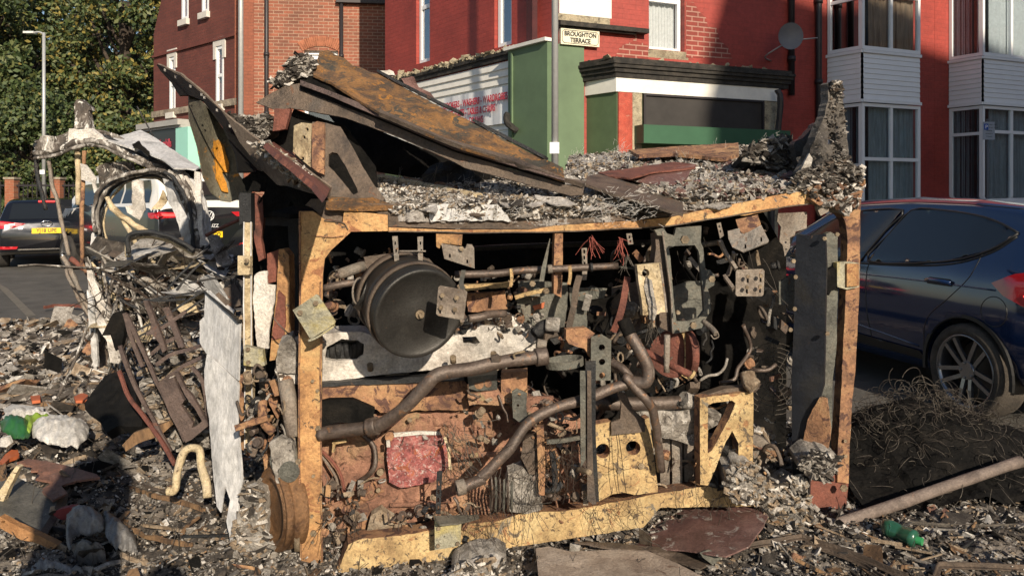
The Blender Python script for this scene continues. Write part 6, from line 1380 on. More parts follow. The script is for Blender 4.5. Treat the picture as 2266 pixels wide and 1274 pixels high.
tag(m.build('glass_fibre_tufts', FIB, dk), kind='stuff')
m = MB(); wires(m, [P(x, y, DP(x, y)) for x, y in T('A2', *[(rngd.uniform(1000, 1900), rngd.uniform(1040, 1130)) for _ in range(60)])], rngd, (.05, .2), .0014, curl=16, bias=(0.4, 0, .35)); tag(m.build('burnt_wiring', WIREG, dk), kind='stuff')
rk = np.random.default_rng(12); m = MB()
for i in range(46):
    while True:
        cx_, cy_ = rk.uniform(840, 1880), rk.uniform(345, 480)
        if inside(poly, cx_, cy_): break
    n_ = int(rk.integers(6, 11)); w_ = rk.uniform(12, 46); h_ = w_ * rk.uniform(.16, .34); a0 = rk.uniform(-.25, .25); lp_ = []
    for j in range(n_):
        a = 2 * math.pi * j / n_; q = rk.uniform(.55, 1.25); x, y = math.cos(a) * w_ * q, math.sin(a) * h_ * q; lp_.append((cx_ + x * math.cos(a0) - y * math.sin(a0), cy_ + x * math.sin(a0) + y * math.cos(a0)))
    yy = rk.uniform(.01, .05); plate(m, lp_, lambda x, y: dkf(cx_, cy_) - yy + (cy_ - y) * rk.uniform(.0006, .0007) * 6, .006, step=5, rag=2, dent=.02, dfreq=14, mi=int(rk.choice(4, p=[.45, .2, .2, .15])), seed=i)
tag(m.build('ash_crust', [PALE, ASHG, STB, ASHD], dk), kind='stuff')
# front lip hanging over the beam
m = MB(); lp = T('S', (862, 466), (1000, 462), (1200, 462), (1500, 440), (1700, 415), (1700, 430), (1500, 462), (1430, 472), (1190, 487), (1000, 490), (862, 476)); plate(m, lp, lambda x, y: Q(x, y) + .05 + .02 * noise.noise(Vector((x * .05, y * .05, 2))), .05, step=6, rag=2.5, dent=.02); m.build('ash_lip', ASHG, dk)
m = MB(); chunks(m, onpoly(lp, 1500, Qo(.03), rngd), (.004, .02), rngd, 4, wts=[.3, .3, .2, .2]); tag(m.build('ash_flakes', [WHT, ASHG, ASHT, ASHD], dk), kind='stuff')
# boards and sheets lying on the deck, each its own thing
def loose(name, mats, label, cat, pts, depth, th=.01, group=None, **k):
    return single(name, mats, label, cat, lambda m: plate(m, pts, depth, th, **k), group)
loose('metal_sheet', [PUR], 'purple brown curled metal sheet lying in the pale roof ash', 'metal sheet', T('A3', (640, 1050), (700, 1030), (900, 990), (1035, 965), (1000, 1010), (980, 1050), (900, 1085), (800, 1082), (700, 1065)), pl((1390, 395, 3.62), (1540, 365, 3.9), (1450, 410, 3.55)), .006, step=8, rag=.6, dent=.02)
loose('metal_strip', [RED], 'thin reddish strip resting along the top of the curled sheet', 'metal strip', T('A3', (460, 1010), (640, 990), (900, 950), (1035, 965), (1030, 985), (780, 1010), (650, 1045), (520, 1035)), pl((1330, 385, 3.7), (1540, 365, 3.95), (1450, 380, 3.7)), .008, step=8, rag=.6)
loose('charred_board', [TANR], 'scorched tan board lying at the back of the roof heap', 'board', T('A3', (640, 880), (900, 860), (1285, 838), (1288, 905), (1200, 930), (900, 900), (700, 910)), pl((1400, 335, 4.7), (1630, 320, 4.9), (1500, 345, 4.5)), .02, step=9, rag=.8, dent=.01)
loose('roof_sheet', [STB], 'long streaked brown metal sheet sliding over the front edge of the roof', 'metal sheet', T('A3', (395, 1035), (460, 1020), (600, 1060), (800, 1120), (960, 1190), (962, 1255), (860, 1230), (720, 1180), (560, 1140), (390, 1080)), pl((1298, 392, 3.45), (1510, 470, 3.16), (1400, 400, 3.55)), .012, step=8, rag=.5, dent=.008)
single('insulation_heap', [ASHD, ASHG, TOW], 'knotted lump of grey insulation beside the spiky tower on the roof', 'insulation', lambda m: (plate(m, T('A3', (1290, 930), (1340, 870), (1450, 820), (1540, 830), (1620, 880), (1640, 960), (1600, 1030), (1500, 1000), (1380, 960)), 4.0, .25, step=6, rag=2.5, dent=.07, dfreq=9),
   chunks(m, onpoly(T('A3', (1290, 930), (1340, 870), (1450, 820), (1540, 830), (1620, 880), (1640, 960), (1600, 1030), (1500, 1000), (1380, 960)), 300, flat(3.93), rngd), (.02, .07), rngd, 3, flatv=.3)))
for i, (a, lab) in enumerate(((((840, 1040), (1100, 1080), (1300, 1120), (1490, 1160)), 'thick pale burnt branch like tube across the roof ash'), (((1030, 1050), (1200, 1075), (1350, 1110)), 'shorter scorched tube lying behind the pale one'))):
    single('burnt_tube', [CRM if i == 0 else TANR], lab, 'tube', lambda m: tube(m, [(x, y, DP(x, y) - .03) for x, y in T('A2', *a)], 8 if i == 0 else 6, k=8, jit=.010), group='burnt tubes on the roof')
# black sheet put in so the void below the girders reads dark
loose('roof_panel', [CHR], 'black roof panel closing the dark void under the fallen girders', 'roof panel', T('A2', (590, 660), (780, 720), (1100, 850), (1400, 980), (1800, 1110), (1700, 1150), (1400, 1090), (1000, 1030), (830, 1000), (700, 800)), pl((740, 270, 4.3), (1180, 430, 3.9), (840, 375, 4.2)), .01, step=14, dent=.03)
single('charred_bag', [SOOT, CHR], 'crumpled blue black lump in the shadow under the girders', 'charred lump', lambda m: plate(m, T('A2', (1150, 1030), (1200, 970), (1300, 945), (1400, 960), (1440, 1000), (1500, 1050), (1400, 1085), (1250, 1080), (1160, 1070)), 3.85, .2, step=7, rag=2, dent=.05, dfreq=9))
# --- fallen roof girders
def gir(label, mat, face, depth, th, extra, name='roof_girder'):
    t = thing(name, label, 'girder', P(face[0][0], face[0][1], 3.7), group='fallen roof girders')
    pp('web', mat, face, depth, th, parent=t, step=10, rag=.6, dent=.006)
    for nm, mt, f in extra: part(nm, mt, f, parent=t)
    return t
GA = pl((700, 150, 3.78), (1500, 470, 3.22), (1000, 200, 3.86))
GB = pl((640, 200, 3.72), (1330, 425, 3.25), (640, 230, 3.70))
Af = T('A2', (512, 440), (530, 370), (552, 300), (600, 294), (640, 320), (700, 345), (745, 385), (790, 395), (850, 425), (905, 432), (1000, 490), (1100, 545), (1300, 650), (1465, 725), (1600, 800), (1780, 895), (1880, 940), 'A3', (130, 945), (330, 1010), (400, 1040), (395, 1075), (250, 1010), (0, 948), 'A2', (1700, 905), (1400, 830), (1300, 850), (1000, 715), (900, 640), (620, 485))
Af = T('A2', (512, 440), (530, 370), (552, 300), (600, 294), (640, 320), (700, 345), (745, 385), (790, 395), (850, 425), (905, 432), (1000, 490), (1100, 545), (1300, 650), (1465, 725), (1600, 800), (1780, 895), (1900, 945), (1980, 985), (1991, 1060), (1700, 960), (1400, 872), (1200, 795), (1000, 705), (900, 660), (760, 575), (620, 485))
gir('orange rusted roof girder sloping down from the upper left, topmost', ORR, Af, GA, .012, [
    ('flange', SOOT, lambda m: bar(m, [(x, y, GA(x, y) - .005) for x, y in T('A2', (905, 425), (1000, 478), (1180, 570), (1385, 668))], 6, d=.05, k=6)),
    ('flange', SOOT, lambda m: bar(m, [(x, y, GA(x, y) - .005) for x, y in T('A2', (1462, 712), (1650, 810), (1880, 930))], 7, d=.05, k=6)),
    ('flange', STB, lambda m: plate(m, T('A2', (905, 640), (1300, 815), (1700, 925), (1991, 1045), 'A3', (390, 1062), (380, 1080), (0, 965), 'A2', (1700, 950), (1340, 840), (900, 660)), lambda x, y: GA(x, y) - .02, .02, step=12, rag=.4))])
Bf = T('A2', (175, 605), (270, 545), (350, 505), (432, 490), (436, 525), (600, 585), (900, 700), (1340, 885), (1700, 1000), (1991, 1078), 'A3', (250, 1085), (380, 1085), (370, 1145), (300, 1150), (150, 1110), (0, 1085), 'A2', (1800, 1090), (1400, 985), (1340, 950), (1000, 800), (700, 692), (500, 655), (380, 635), (300, 650))
gir('grey brown lower roof girder under the orange one, jutting over the post', STB, Bf, GB, .012, [
    ('flange', burn('heat_purpled_lip', [(.07, .045, .04), (.16, .11, .10), (.11, .08, .07)], 6, rough=.5, metal=.3), lambda m: plate(m, T('A2', (436, 470), (600, 530), (900, 650), (900, 668), (1340, 862), (1991, 1050), (1991, 1062), (1340, 876), (900, 690), (600, 560), (436, 500)), lambda x, y: GB(x, y) - .05, .012, step=12, rag=.3)),
    ('web_shadow_gap', CHR, lambda m: plate(m, T('A2', (436, 498), (600, 558), (900, 688), (1340, 874), (1991, 1060), (1991, 1080), (1340, 890), (900, 702), (600, 588), (436, 528)), lambda x, y: GB(x, y) - .012, .01, step=14)),  # black strip put in as the shade between lip and web
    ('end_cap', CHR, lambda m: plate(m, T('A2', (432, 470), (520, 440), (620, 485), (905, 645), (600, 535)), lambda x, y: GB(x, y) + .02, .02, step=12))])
single('roof_edge_scrap', [PUR, WHT, STB], 'torn pinkish roof scraps standing behind the orange girder', 'scrap metal', lambda m: (plate(m, T('A2', (900, 415), (960, 410), (985, 420), (990, 445), (940, 440)), 3.9, .02, step=6, rag=1.5, dent=.02, mi=1),
    plate(m, T('A2', (1030, 460), (1100, 450), (1130, 510), (1200, 540), (1230, 580), (1150, 560), (1060, 510)), 3.9, .02, step=6, rag=2, dent=.03)))
rc_ = T('A2', (270, 490), (345, 430), (350, 380), (430, 335), (520, 350), (530, 400), (505, 445), (430, 470), (330, 510), (285, 520))
single('ash_clump', [ASHD, ASHG, WHT], 'dark crusted clump of ash perched on the high end of the girders', 'ash clump', lambda m: (plate(m, rc_, 3.8, .16, step=5, rag=2.5, dent=.05, dfreq=12), chunks(m, onpoly(rc_, 260, flat(3.75), rngd), (.015, .05), rngd, 3, flatv=.4, wts=[.5, .35, .15])))
# --- peeled body panel on the left: inside coloured black to put its shade in, orange outside
pn = thing('peeled_panel', 'torn curling body panel with orange paint patch, pointing up to the left', 'body panel', P(480, 300, 3.9))
curl = T('A1', (1060, 470), (1115, 600), (1150, 660), (1120, 640), (1160, 860), (1200, 1060), (1240, 1130), (1300, 1178), (1355, 1185), (1440, 1150), (1500, 1115), (1420, 1060), (1390, 1000), (1340, 900), (1290, 780), (1200, 640), (1120, 530))
curl = T('A1', (1110, 560), (1112, 700), (1160, 860), (1195, 1040), (1240, 1130), (1300, 1178), (1355, 1186), (1440, 1160), (1500, 1115), (1440, 1075), (1395, 1010), (1380, 900), (1330, 790), (1260, 680), (1190, 600), (1130, 555))
OPT = burn('flaked_orange_paint', [(.07, .065, .05), (.15, .14, .10), (.19, .17, .13)], 6, [((.55, .24, .02), .42, 4.2), ((.36, .32, .25), .36, 24)], rough=.6)
pp('outer_skin', OPT, curl, lambda x, y: pl((430, 220, 3.75), (430, 440, 3.6), (560, 380, 3.95))(x, y) + .10 * math.sin((x - 430) * .03), .006, parent=pn, step=8, rag=.5, dent=.01)
pp('orange_patch', [burn('orange_flake', [(.50, .20, .015), (.62, .28, .02)], 9, [((.12, .10, .07), .40, 9)], rough=.6)], T('A1', (1250, 830), (1285, 815), (1320, 870), (1345, 960), (1340, 1010), (1300, 1010), (1330, 1070), (1340, 1130), (1300, 1120), (1270, 1040), (1262, 930)), lambda x, y: pl((430, 220, 3.75), (430, 440, 3.6), (560, 380, 3.95))(x, y) + .10 * math.sin((x - 430) * .03) - .015, .004, parent=pn, step=6, rag=1.5, dent=.01)
dark = T('A1', (925, 378), (960, 392), (1060, 436), (1200, 552), (1330, 680), (1460, 800), (1560, 960), (1560, 1010), (1400, 1010), (1385, 900), (1310, 740), (1200, 595), (1110, 560), (1060, 560), (1010, 480), (950, 415))
pp('inner_skin', CHR, dark, pl((350, 143, 3.62), (600, 380, 3.80), (430, 215, 3.72)), .006, parent=pn, step=10, rag=.3, dent=.008)
lip_ = T('A1', (925, 376), (1060, 434), (1200, 548), (1330, 676), (1460, 780), (1592, 880), 'A2', (150, 810), (300, 880), (420, 960), (520, 1030), (615, 1100), (600, 1165), (480, 1130), (300, 1085), (200, 985), (90, 850), (0, 690), 'A1', (1300, 650), (1200, 560), (1060, 446))
pp('rolled_edge', [burn('sunlit_dusty_steel', [(.10, .075, .055), (.20, .155, .12), (.26, .20, .15)], 6, [((.42, .36, .28), .36, 16)], rough=.7)], lip_, pl((350, 143, 3.60), (720, 430, 3.10), (600, 390, 3.32)), .008, parent=pn, step=8, rag=.8, dent=.008)  # brown lightened to carry the sunlight on this edge; pale specks are ash
for x, y in ((968, 412), (1032, 452), (1062, 560), (1118, 508), (1183, 556), (1200, 573), (1274, 648), (1350, 742), (1414, 826), (1020, 500)):
    p = T('A1', (x, y))[0]; part('rivet', WHT, lambda m: box(m, tuple(P(p[0] - 2.2, p[1] + 2.2, 3.55)), tuple(P(p[0] + 2.2, p[1] - 2.2, 3.57))), parent=pn)
m = MB(); lp2 = T('A2', (150, 850), (240, 840), (420, 960), (560, 1090), (580, 1150), (400, 1080), (220, 930)); chunks(m, [v + Vector((0, -.03, .0)) for v in onpoly(lp2, 260, pl((350, 143, 3.58), (720, 430, 3.08), (600, 390, 3.30)), rngd)], (.01, .03), rngd, 3); tag(m.build('ash_crumbs', [ASHG, WHT, ASHT], pn), kind='stuff')
single('red_brown_brace', [RED], 'flat red brown brace running down behind the peeled panel', 'brace', lambda m: plate(m, T('A2', (235, 840), (330, 830), (450, 960), (618, 1100), (590, 1160), (520, 1080), (400, 980), (300, 900)), pl((600, 315, 3.45), (730, 415, 3.15), (620, 330, 3.42)), .02, step=9, rag=.6))
single('rusty_bracket', [RED], 'short upright rust red bracket under the girder end', 'bracket', lambda m: plate(m, T('A2', (285, 640), (380, 640), (350, 760), (275, 770)), 3.62, .03, step=9, rag=.8, dent=.01))
bb = T('A2', (0, 670), (60, 690), (280, 690), (280, 770), (230, 830), (180, 820), (100, 760))
single('ash_clump', [ASHD, ASHG], 'grey ash heap in the crook behind the peeled panel', 'ash clump', lambda m: (plate(m, bb, 3.7, .2, step=5, rag=2.5, dent=.05, dfreq=12), chunks(m, onpoly(bb, 200, flat(3.66), rngd), (.015, .045), rngd, 2, flatv=.4)))
single('charred_block', [CHR], 'black melted block hanging beneath the peeled panel end', 'charred lump', lambda m: plate(m, T('A2', (330, 1090), (480, 1130), (595, 1170), (590, 1222), (400, 1215), (370, 1150)), 3.2, .12, step=10, rag=.6, dent=.01))
single('charred_lump', [CHR], 'ragged black lump behind the top of the aluminium rail', 'charred lump', lambda m: plate(m, T('A2', (95, 1050), (180, 1000), (250, 1010), (330, 1085), (380, 1150), (360, 1274), (215, 1274), (190, 1190), (230, 1120), (120, 1130)), 3.45, .12, step=8, rag=2.5, dent=.03))
single('black_panel', [CHR], 'black panel keeping the slot by the cream flange dark', 'panel', lambda m: plate(m, T('A2', (400, 640), (540, 690), (700, 740), (880, 980), (900, 1170), (560, 1180), (400, 900), (240, 830), (350, 740)), 3.75, .01, step=14, dent=.02))  # black sheet put behind the slot so its inside reads dark
single('black_panel', [CHR], 'torn sooty side panel hanging left of the tan post', 'panel', lambda m: plate(m, T('S', (545, 455), (660, 470), (660, 700), (640, 1000), (560, 960), (548, 700)), 3.75, .01, step=14, dent=.03, rag=3))
# --- spiky tower on the rear corner
tw = thing('corner_tower', 'tall ragged ash grey tower with an arched hole above the rear post', 'wreckage', P(1830, 380, 3.6))
pp('tower_skin', TOW, [T('A4', (350, 500), (375, 478), (415, 490), (432, 540), (440, 600), (455, 740), (470, 850), (478, 1000), (440, 1040), (180, 1030), (215, 960), (270, 820), (330, 680), (350, 600)), T('A4', (350, 850), (352, 800), (372, 770), (395, 785), (402, 850))], lambda x, y: 3.62 - .10 * math.sin((x - 1765) * .026), .05, parent=tw, step=6, rag=2.2, dent=.03, dfreq=9)
pp('shadowed_side', SOOT, T('A4', (150, 850), (210, 800), (270, 735), (320, 710), (290, 800), (240, 920), (190, 1020), (160, 900)), 3.75, .05, parent=tw, step=6, rag=3, dent=.03)  # shade of this side is put into its dark colour
pp('hollow_shade', CHR, T('A4', (310, 850), (420, 845), (440, 880), (430, 960), (330, 970), (300, 900)), 3.54, .02, parent=tw, step=6, rag=2, dent=.02)  # black plate laid on as the shade inside the hollow
pp('pale_fin', ASHG, T('A4', (240, 900), (262, 930), (250, 980), (200, 1020), (185, 1010)), 3.5, .02, parent=tw, step=6, rag=1)
m = MB(); chunks(m, onpoly(T('A4', (355, 500), (425, 500), (445, 600), (470, 900), (250, 950), (330, 700)), 170, lambda x, y: 3.53, rngd), (.006, .022), rngd, 4, flatv=.3); chunks(m, onpoly(T('A4', (365, 490), (420, 500), (430, 560), (370, 560)), 60, lambda x, y: 3.52, rngd), (.01, .03), rngd, 4); chunks(m, onpoly(T('A4', (440, 900), (480, 960), (540, 1010), (545, 1080), (100, 1080), (180, 1010), (300, 980)), 500, lambda x, y: 3.50, rngd), (.008, .034), rngd, 4, flatv=.35, wts=[.3, .3, .25, .15]); tag(m.build('crust', [TOW, ASHD, ASHG, STB], tw), kind='stuff')
# corner joint crust where the beam meets the rear post
cj = T('B4', (340, 110), (420, 50), (560, 10), (700, -20), (702, 60), (680, 200), (600, 270), (540, 220), (440, 200), (395, 190))
m = MB(); plate(m, cj, Qo(-.01), .09, step=6, rag=2.5, dent=.025, dfreq=10); m.build('corner_crust', ASHT, bus)
m = MB(); chunks(m, onpoly(cj, 260, Qo(-.02), rngd), (.012, .045), rngd, 4, flatv=.4); tag(m.build('crust', [ASHG, TANR, ASHD, WHT], bus), kind='stuff')
m = MB(); cc = T('C4', (330, 560), (400, 500), (500, 495), (570, 540), (560, 620), (500, 690), (420, 680), (340, 620)); plate(m, cc, 3.36, .15, step=5, rag=2.5, dent=.04, dfreq=14); chunks(m, onpoly(cc, 200, flat(3.33), rngd), (.01, .04), rngd, 2, flatv=.4); m.build('ash_knot', [ASHG, ASHD], bus)
# ================================================================== BURNT CAB ON THE LEFT
cab = thing('cab_frame', 'burnt cab door frame with white ash covered pillars and thin bent posts', 'wreck', P(330, HZ, 5.6) * 1); cab.location.z = 0
YC = 5.6
def ct(name, mat, pts, rpx, Y=YC, **k):
    m = MB(); tube(m, [(x, y, Y) if len(q) < 3 else (x, y, q[2]) for q in pts for x, y in [q[:2]]], rpx, **k); return m.build(name, mat, cab)
top = T('A1', (205, 900), (330, 880), (450, 835), (580, 830), (700, 880), (850, 945), (980, 1010), (1080, 1090), (1140, 1180), 'B1', (1230, 170), (1270, 280), (1300, 390))
for dx, dy, mat, r in ((0, 0, MOT, 7), (4, -13, SOOT, 6), (-4, 12, MOT, 4), (12, -24, MOT, 5)):
    ct('roof_rail', mat, [(x + dx * (.3 + i / 8), y + dy * (1 - i * .055)) for i, (x, y) in enumerate(top)], r, YC + .01 * dx, k=6, jit=.012)
q0 = T('A1', (205, 870), (240, 800), (330, 800), (440, 760), (540, 780), (620, 815), (580, 840), (450, 830), (320, 880), (225, 910))
m = MB(); plate(m, q0, YC, .05, step=6, rag=2.5, dent=.03); m.build('roof_corner', MOT, cab)
m = MB(); plate(m, T('A1', (215, 905), (430, 850), (450, 850), (380, 880), (250, 912)), YC + .05, .02, step=8); m.build('roof_corner', WHT, cab)
m = MB(); plate(m, T('D1', (42, 90), (60, 62), (90, 62), (150, 112), (158, 135), (138, 130), (140, 180), (150, 250), (170, 280), (120, 275), (100, 250), (40, 260), (48, 180)), YC, .06, step=6, rag=1, dent=.03); m.build('mirror_stub', MOT, cab)
m = MB(); plate(m, T('D1', (10, 260), (150, 262), (210, 300), (270, 335), (170, 340), (60, 335), (0, 345)), YC - .02, .05, step=6, rag=1.5, dent=.03); m.build('roof_skin', WHT, cab)
m = MB(); plate(m, T('D1', (270, 335), (330, 310), (490, 267), (560, 300), (700, 395), (885, 512), (860, 530), (800, 520), (715, 520), (640, 460), (560, 430), (480, 345), (430, 360), (450, 395), (350, 360)), pl((300, 300, 5.9), (440, 370, 5.4), (240, 310, 5.6)), .012, step=6, rag=1.2, dent=.02); m.build('roof_skin', ALU, cab)
m = MB(); plate(m, T('D1', (720, 520), (880, 515), (885, 545), (850, 580), (820, 585), (770, 545)), 5.45, .05, step=6, rag=2, dent=.03); m.build('burnt_edge', CHR, cab)
m = MB(); plate(m, T('D1', (430, 370), (475, 340), (490, 370), (560, 430), (540, 440), (500, 410), (460, 390)), 5.5, .02, step=5, rag=1.5); m.build('burnt_edge', CHR, cab)
arch = T('D1', (205, 965), (190, 860), (205, 760), (240, 680), (300, 620), (420, 570), (560, 545), (640, 560), (700, 620), (760, 740), (820, 900), (865, 1090))
for dx, dy, mat, r in ((0, 0, MOT, 7), (8, 12, SOOT, 5), (16, 22, CRM, 3.5), (-7, -8, MOT, 4)): ct('door_arch', mat, [(x + dx * (1 if i < 5 else -.4), y + dy * (.6)) for i, (x, y) in enumerate(arch)], r, YC - .1 + .008 * dx, k=6, jit=.010)
outer_ = T('D1', (700, 540), (760, 590), (820, 690), (870, 800), (890, 940), (900, 1080))
for dx, mat, r in ((0, MOT, 7), (12, WHT, 6), (-12, MOT, 7), (24, ALU, 5), (-22, SOOT, 4)): ct('door_pillar', mat, [(x + dx * .8, y) for x, y in outer_], r, 5.35 + .004 * dx, k=6, jit=.012)
m = MB(); plate(m, T('D1', (640, 590), (700, 620), (740, 700), (800, 830), (820, 960), (870, 1080), (830, 1070), (760, 1010), (745, 900), (720, 830), (680, 760)), 5.42, .03, step=7, rag=2, dent=.04); m.build('pillar_skin', ALU, cab)
m = MB(); plate(m, T('D1', (850, 540), (890, 550), (895, 720), (905, 960), (930, 1040), (890, 1060), (870, 900), (850, 720)), 5.3, .02, step=7, rag=2.5, dent=.02); m.build('pillar_skin', WHT, cab)
m = MB(); plate(m, T('D1', (430, 615), (470, 595), (505, 605), (508, 700), (520, 800), (480, 870), (450, 850), (400, 820), (385, 780), (430, 770)), 5.5, .012, step=7, rag=1.5, dent=.03); m.build('hanging_flap', WHT, cab)
m = MB(); plate(m, T('D1', (85, 490), (120, 500), (190, 590), (185, 640), (205, 680), (175, 690), (160, 620), (90, 600)), 5.55, .012, step=7, rag=1, dent=.02); m.build('hanging_flap', WHT, cab)
m = MB(); plate(m, T('D1', (190, 520), (250, 485), (430, 480), (450, 560), (300, 610), (240, 650), (210, 660), (205, 560)), 5.75, .03, step=7, rag=2, dent=.04); m.build('sun_visor', MOT, cab)
m = MB(); plate(m, T('D1', (640, 670), (670, 740), (620, 800), (560, 800), (610, 740)), 5.6, .012, step=7, rag=1.5, dent=.03); m.build('hanging_flap', CRM, cab)
ct('front_post', CRM, T('A1', (452, 835), (458, 1000), (462, 1200)), 5.5, 5.7, jit=.006)
ct('front_post', TANR, T('A1', (495, 885), (488, 1080), (478, 1274), 'B1', (535, 200), (538, 480)), 4.5, 5.6, jit=.004)
ct('thin_post', SOOT, T('A1', (212, 905), (225, 1050), (250, 1150), (270, 1230)), 4.5, 5.7, jit=.006)
ct('thin_post', GAL, T('A1', (285, 940), (310, 1100), 'B1', (375, 60), (400, 200), (430, 330), (455, 430)), 4.2, 5.6, jit=.004)
ct('antenna', SOOT, T('A1', (805, 625), (850, 710), (900, 800)), 1.6, 6.5)
ct('yellow_strut', CRM, T('B1', (700, 50), (735, 110), (800, 175), (900, 240), (975, 292)), 7, 5.5, jit=.012)
ct('yellow_strut', CRM, T('B1', (800, 190), (850, 270), (880, 330), (900, 400)), 5, 5.52, jit=.006)
wa = T('B1', (840, 440), (838, 350), (870, 310), (960, 300), (1060, 315), (1180, 360), (1270, 420))
for dy, mat, r in ((0, CRM, 5), (-9, MOT, 4.5), (-16, SOOT, 4)): ct('wheel_arch_trim', mat, [(x, y + dy * .5) for x, y in wa], r + 1, 4.65 + .004 * dy, k=6, jit=.005)
ct('back_brace', RED, T('B1', (1350, 300), (1450, 250), (1570, 195)), 4, 4.6)
ct('back_brace', CRM, T('B1', (1290, 520), (1350, 545), (1420, 585)), 5, 4.9)
# dashboard / lower cab skins
m = MB(); plate(m, T('B1', (665, 430), (700, 440), (850, 470), (830, 520), (815, 660), (760, 645), (770, 580), (720, 520), (680, 480)), 5.2, .012, step=7, rag=1.5, dent=.03); m.build('dash_skin', WHT, cab)
for pts, mat, rp_ in ((((600, 480), (690, 600), (760, 690)), CRM, 3), (((640, 480), (720, 600), (810, 720)), MOT, 4), (((560, 440), (650, 640), (730, 790)), MOT, 5), (((540, 480), (640, 700), (690, 870)), TANR, 4.5), (((430, 520), (520, 720), (600, 860), (670, 930)), GAL, 3.5), (((410, 440), (450, 500), (550, 720), (640, 850)), GAL, 5),
                      (((580, 510), (600, 800), (620, 1160)), WHT, 3.5), (((600, 600), (615, 850), (640, 1000)), WHT, 5), (((460, 450), (560, 520), (640, 560)), RED, 6), (((640, 550), (760, 740), (850, 780)), CRM, 5), (((880, 590), (960, 590), (1050, 650)), ASHG, 7), (((1100, 640), (1250, 480), (1400, 350)), SOOT, 4), (((1150, 670), (1300, 500), (1410, 400)), SOOT, 4)):
    ct('bent_bar', mat, T('B1', *pts), rp_, 5.0 + rng.uniform(-.15, .15), jit=.010)
m = MB(); plate(m, T('B1', (560, 480), (600, 520), (640, 640), (690, 740), (740, 850), (700, 860), (640, 760), (600, 660), (570, 560)), 4.75, .02, step=6, rag=3, dent=.04); m.build('cab_skin', WHT, cab)
m = MB(); plate(m, T('B1', (570, 660), (600, 700), (625, 860), (640, 1160), (615, 1160), (590, 950), (575, 800)), 4.7, .02, step=6, rag=2, dent=.04); m.build('cab_skin', ALU, cab)
m = MB(); plate(m, T('B1', (620, 780), (680, 850), (740, 960), (790, 1100), (780, 1140), (720, 1130), (700, 1000), (640, 900)), 4.6, .02, step=7, rag=2, dent=.04); m.build('cab_skin', WHT, cab)
m = MB(); plate(m, T('B1', (580, 800), (630, 900), (700, 1000), (710, 1140), (640, 1180), (600, 1000)), 5.0, .02, step=7, rag=2, dent=.04); m.build('cab_skin', STB, cab)
m = MB(); plate(m, T('B1', (585, 370), (640, 305), (700, 330), (830, 350), (840, 430), (660, 440), (560, 400)), 5.3, .1, step=6, rag=2.5, dent=.04); m.build('ash_bed', ASHD, cab)
m = MB(); plate(m, T('B1', (600, 290), (640, 240), (655, 255), (620, 330), (590, 370)), 5.5, .01, step=6, rag=1); m.build('hanging_flap', ALU, cab)
m = MB(); r_ = np.random.default_rng(8); chunks(m, [tuple(P(r_.uniform(200, 530), r_.uniform(565, 720), r_.uniform(4.8, 5.6))) for _ in range(900)], (.01, .06), r_, 6, flatv=.35, wts=[.24, .24, .22, .08, .06, .16]); tag(m.build('cab_scrap', [ASHD, SOOT, ASHG, CRM, TANR, MOT], cab), kind='stuff')
m = MB(); chunks(m, [tuple(P(r_.uniform(200, 525), r_.uniform(550, 720), r_.uniform(4.6, 5.2))) for _ in range(80)], (.07, .22), r_, 6, flatv=.07, wts=[.25, .2, .15, .12, .13, .15], elong=2.4); m.build('crumpled_sheet', [ALU, WHT, ASHG, CRM, STB, MOT], cab)['kind'] = 'stuff'
m = MB(); wires(m, [P(r_.uniform(200, 530), r_.uniform(580, 760), r_.uniform(4.4, 5.4)) for _ in range(90)], r_, (.15, .5), .0035, curl=3, seg=5, bias=(.3, 0, -.2)); tag(m.build('bent_rods', [WIRE], cab), kind='stuff')
m = MB(); wires(m, [P(r_.uniform(190, 330), r_.uniform(560, 700), r_.uniform(4.7, 5.3)) for _ in range(50)], r_, (.3, .7), .010, curl=2, seg=5, bias=(.5, 0, -1)); tag(m.build('bent_rods', [MOT], cab), kind='stuff')
# --- white ash covered side panel
wp1 = T('B1', (1345, 662), (1370, 660), (1470, 760), (1572, 872), (1570, 960), 'C1', (1480, 20), (1482, 95), 'B1', (1470, 1200), (1350, 1075), (1310, 1020), (1308, 860), (1340, 840))
wp1 = T('B1', (1345, 662), (1370, 660), (1470, 760), (1572, 872), (1568, 1040), (1562, 1250), (1440, 1140), (1350, 1072), (1310, 1000), (1308, 860), (1338, 830))
wp2 = T('B1', (1355, 1080), (1440, 1150), (1562, 1262), 'C1', (1482, 95), (1475, 320), (1498, 560), (1505, 690), (1475, 790), (1482, 900), (1530, 1080), (1500, 1175), (1440, 1100), (1405, 930), (1430, 800), (1395, 715), (1370, 880), (1345, 840), (1320, 600), (1300, 320), (1270, 100), (1268, 0))
sp = thing('side_panel', 'tall white ash coated panel leaning beside the aluminium rail', 'panel', P(490, HZ, 3.25) * 1); sp.location.z = 0
m = MB(); plate(m, wp1, pl((450, 650, 3.32), (530, 720, 3.18), (450, 780, 3.30)), .008, step=8, rag=.6, dent=.012); m.build('upper_sheet', ALU, sp)
m = MB(); plate(m, wp2, pl((450, 790, 3.26), (530, 850, 3.17), (500, 1200, 3.12)), .008, step=8, rag=.8, dent=.014); m.build('lower_sheet', ALU, sp)
m = MB(); bar(m, T('B1', (1350, 668, 3.31), (1460, 762, 3.24), (1572, 868, 3.17)), 4, d=.02); m.build('top_trim', SOOT, sp)
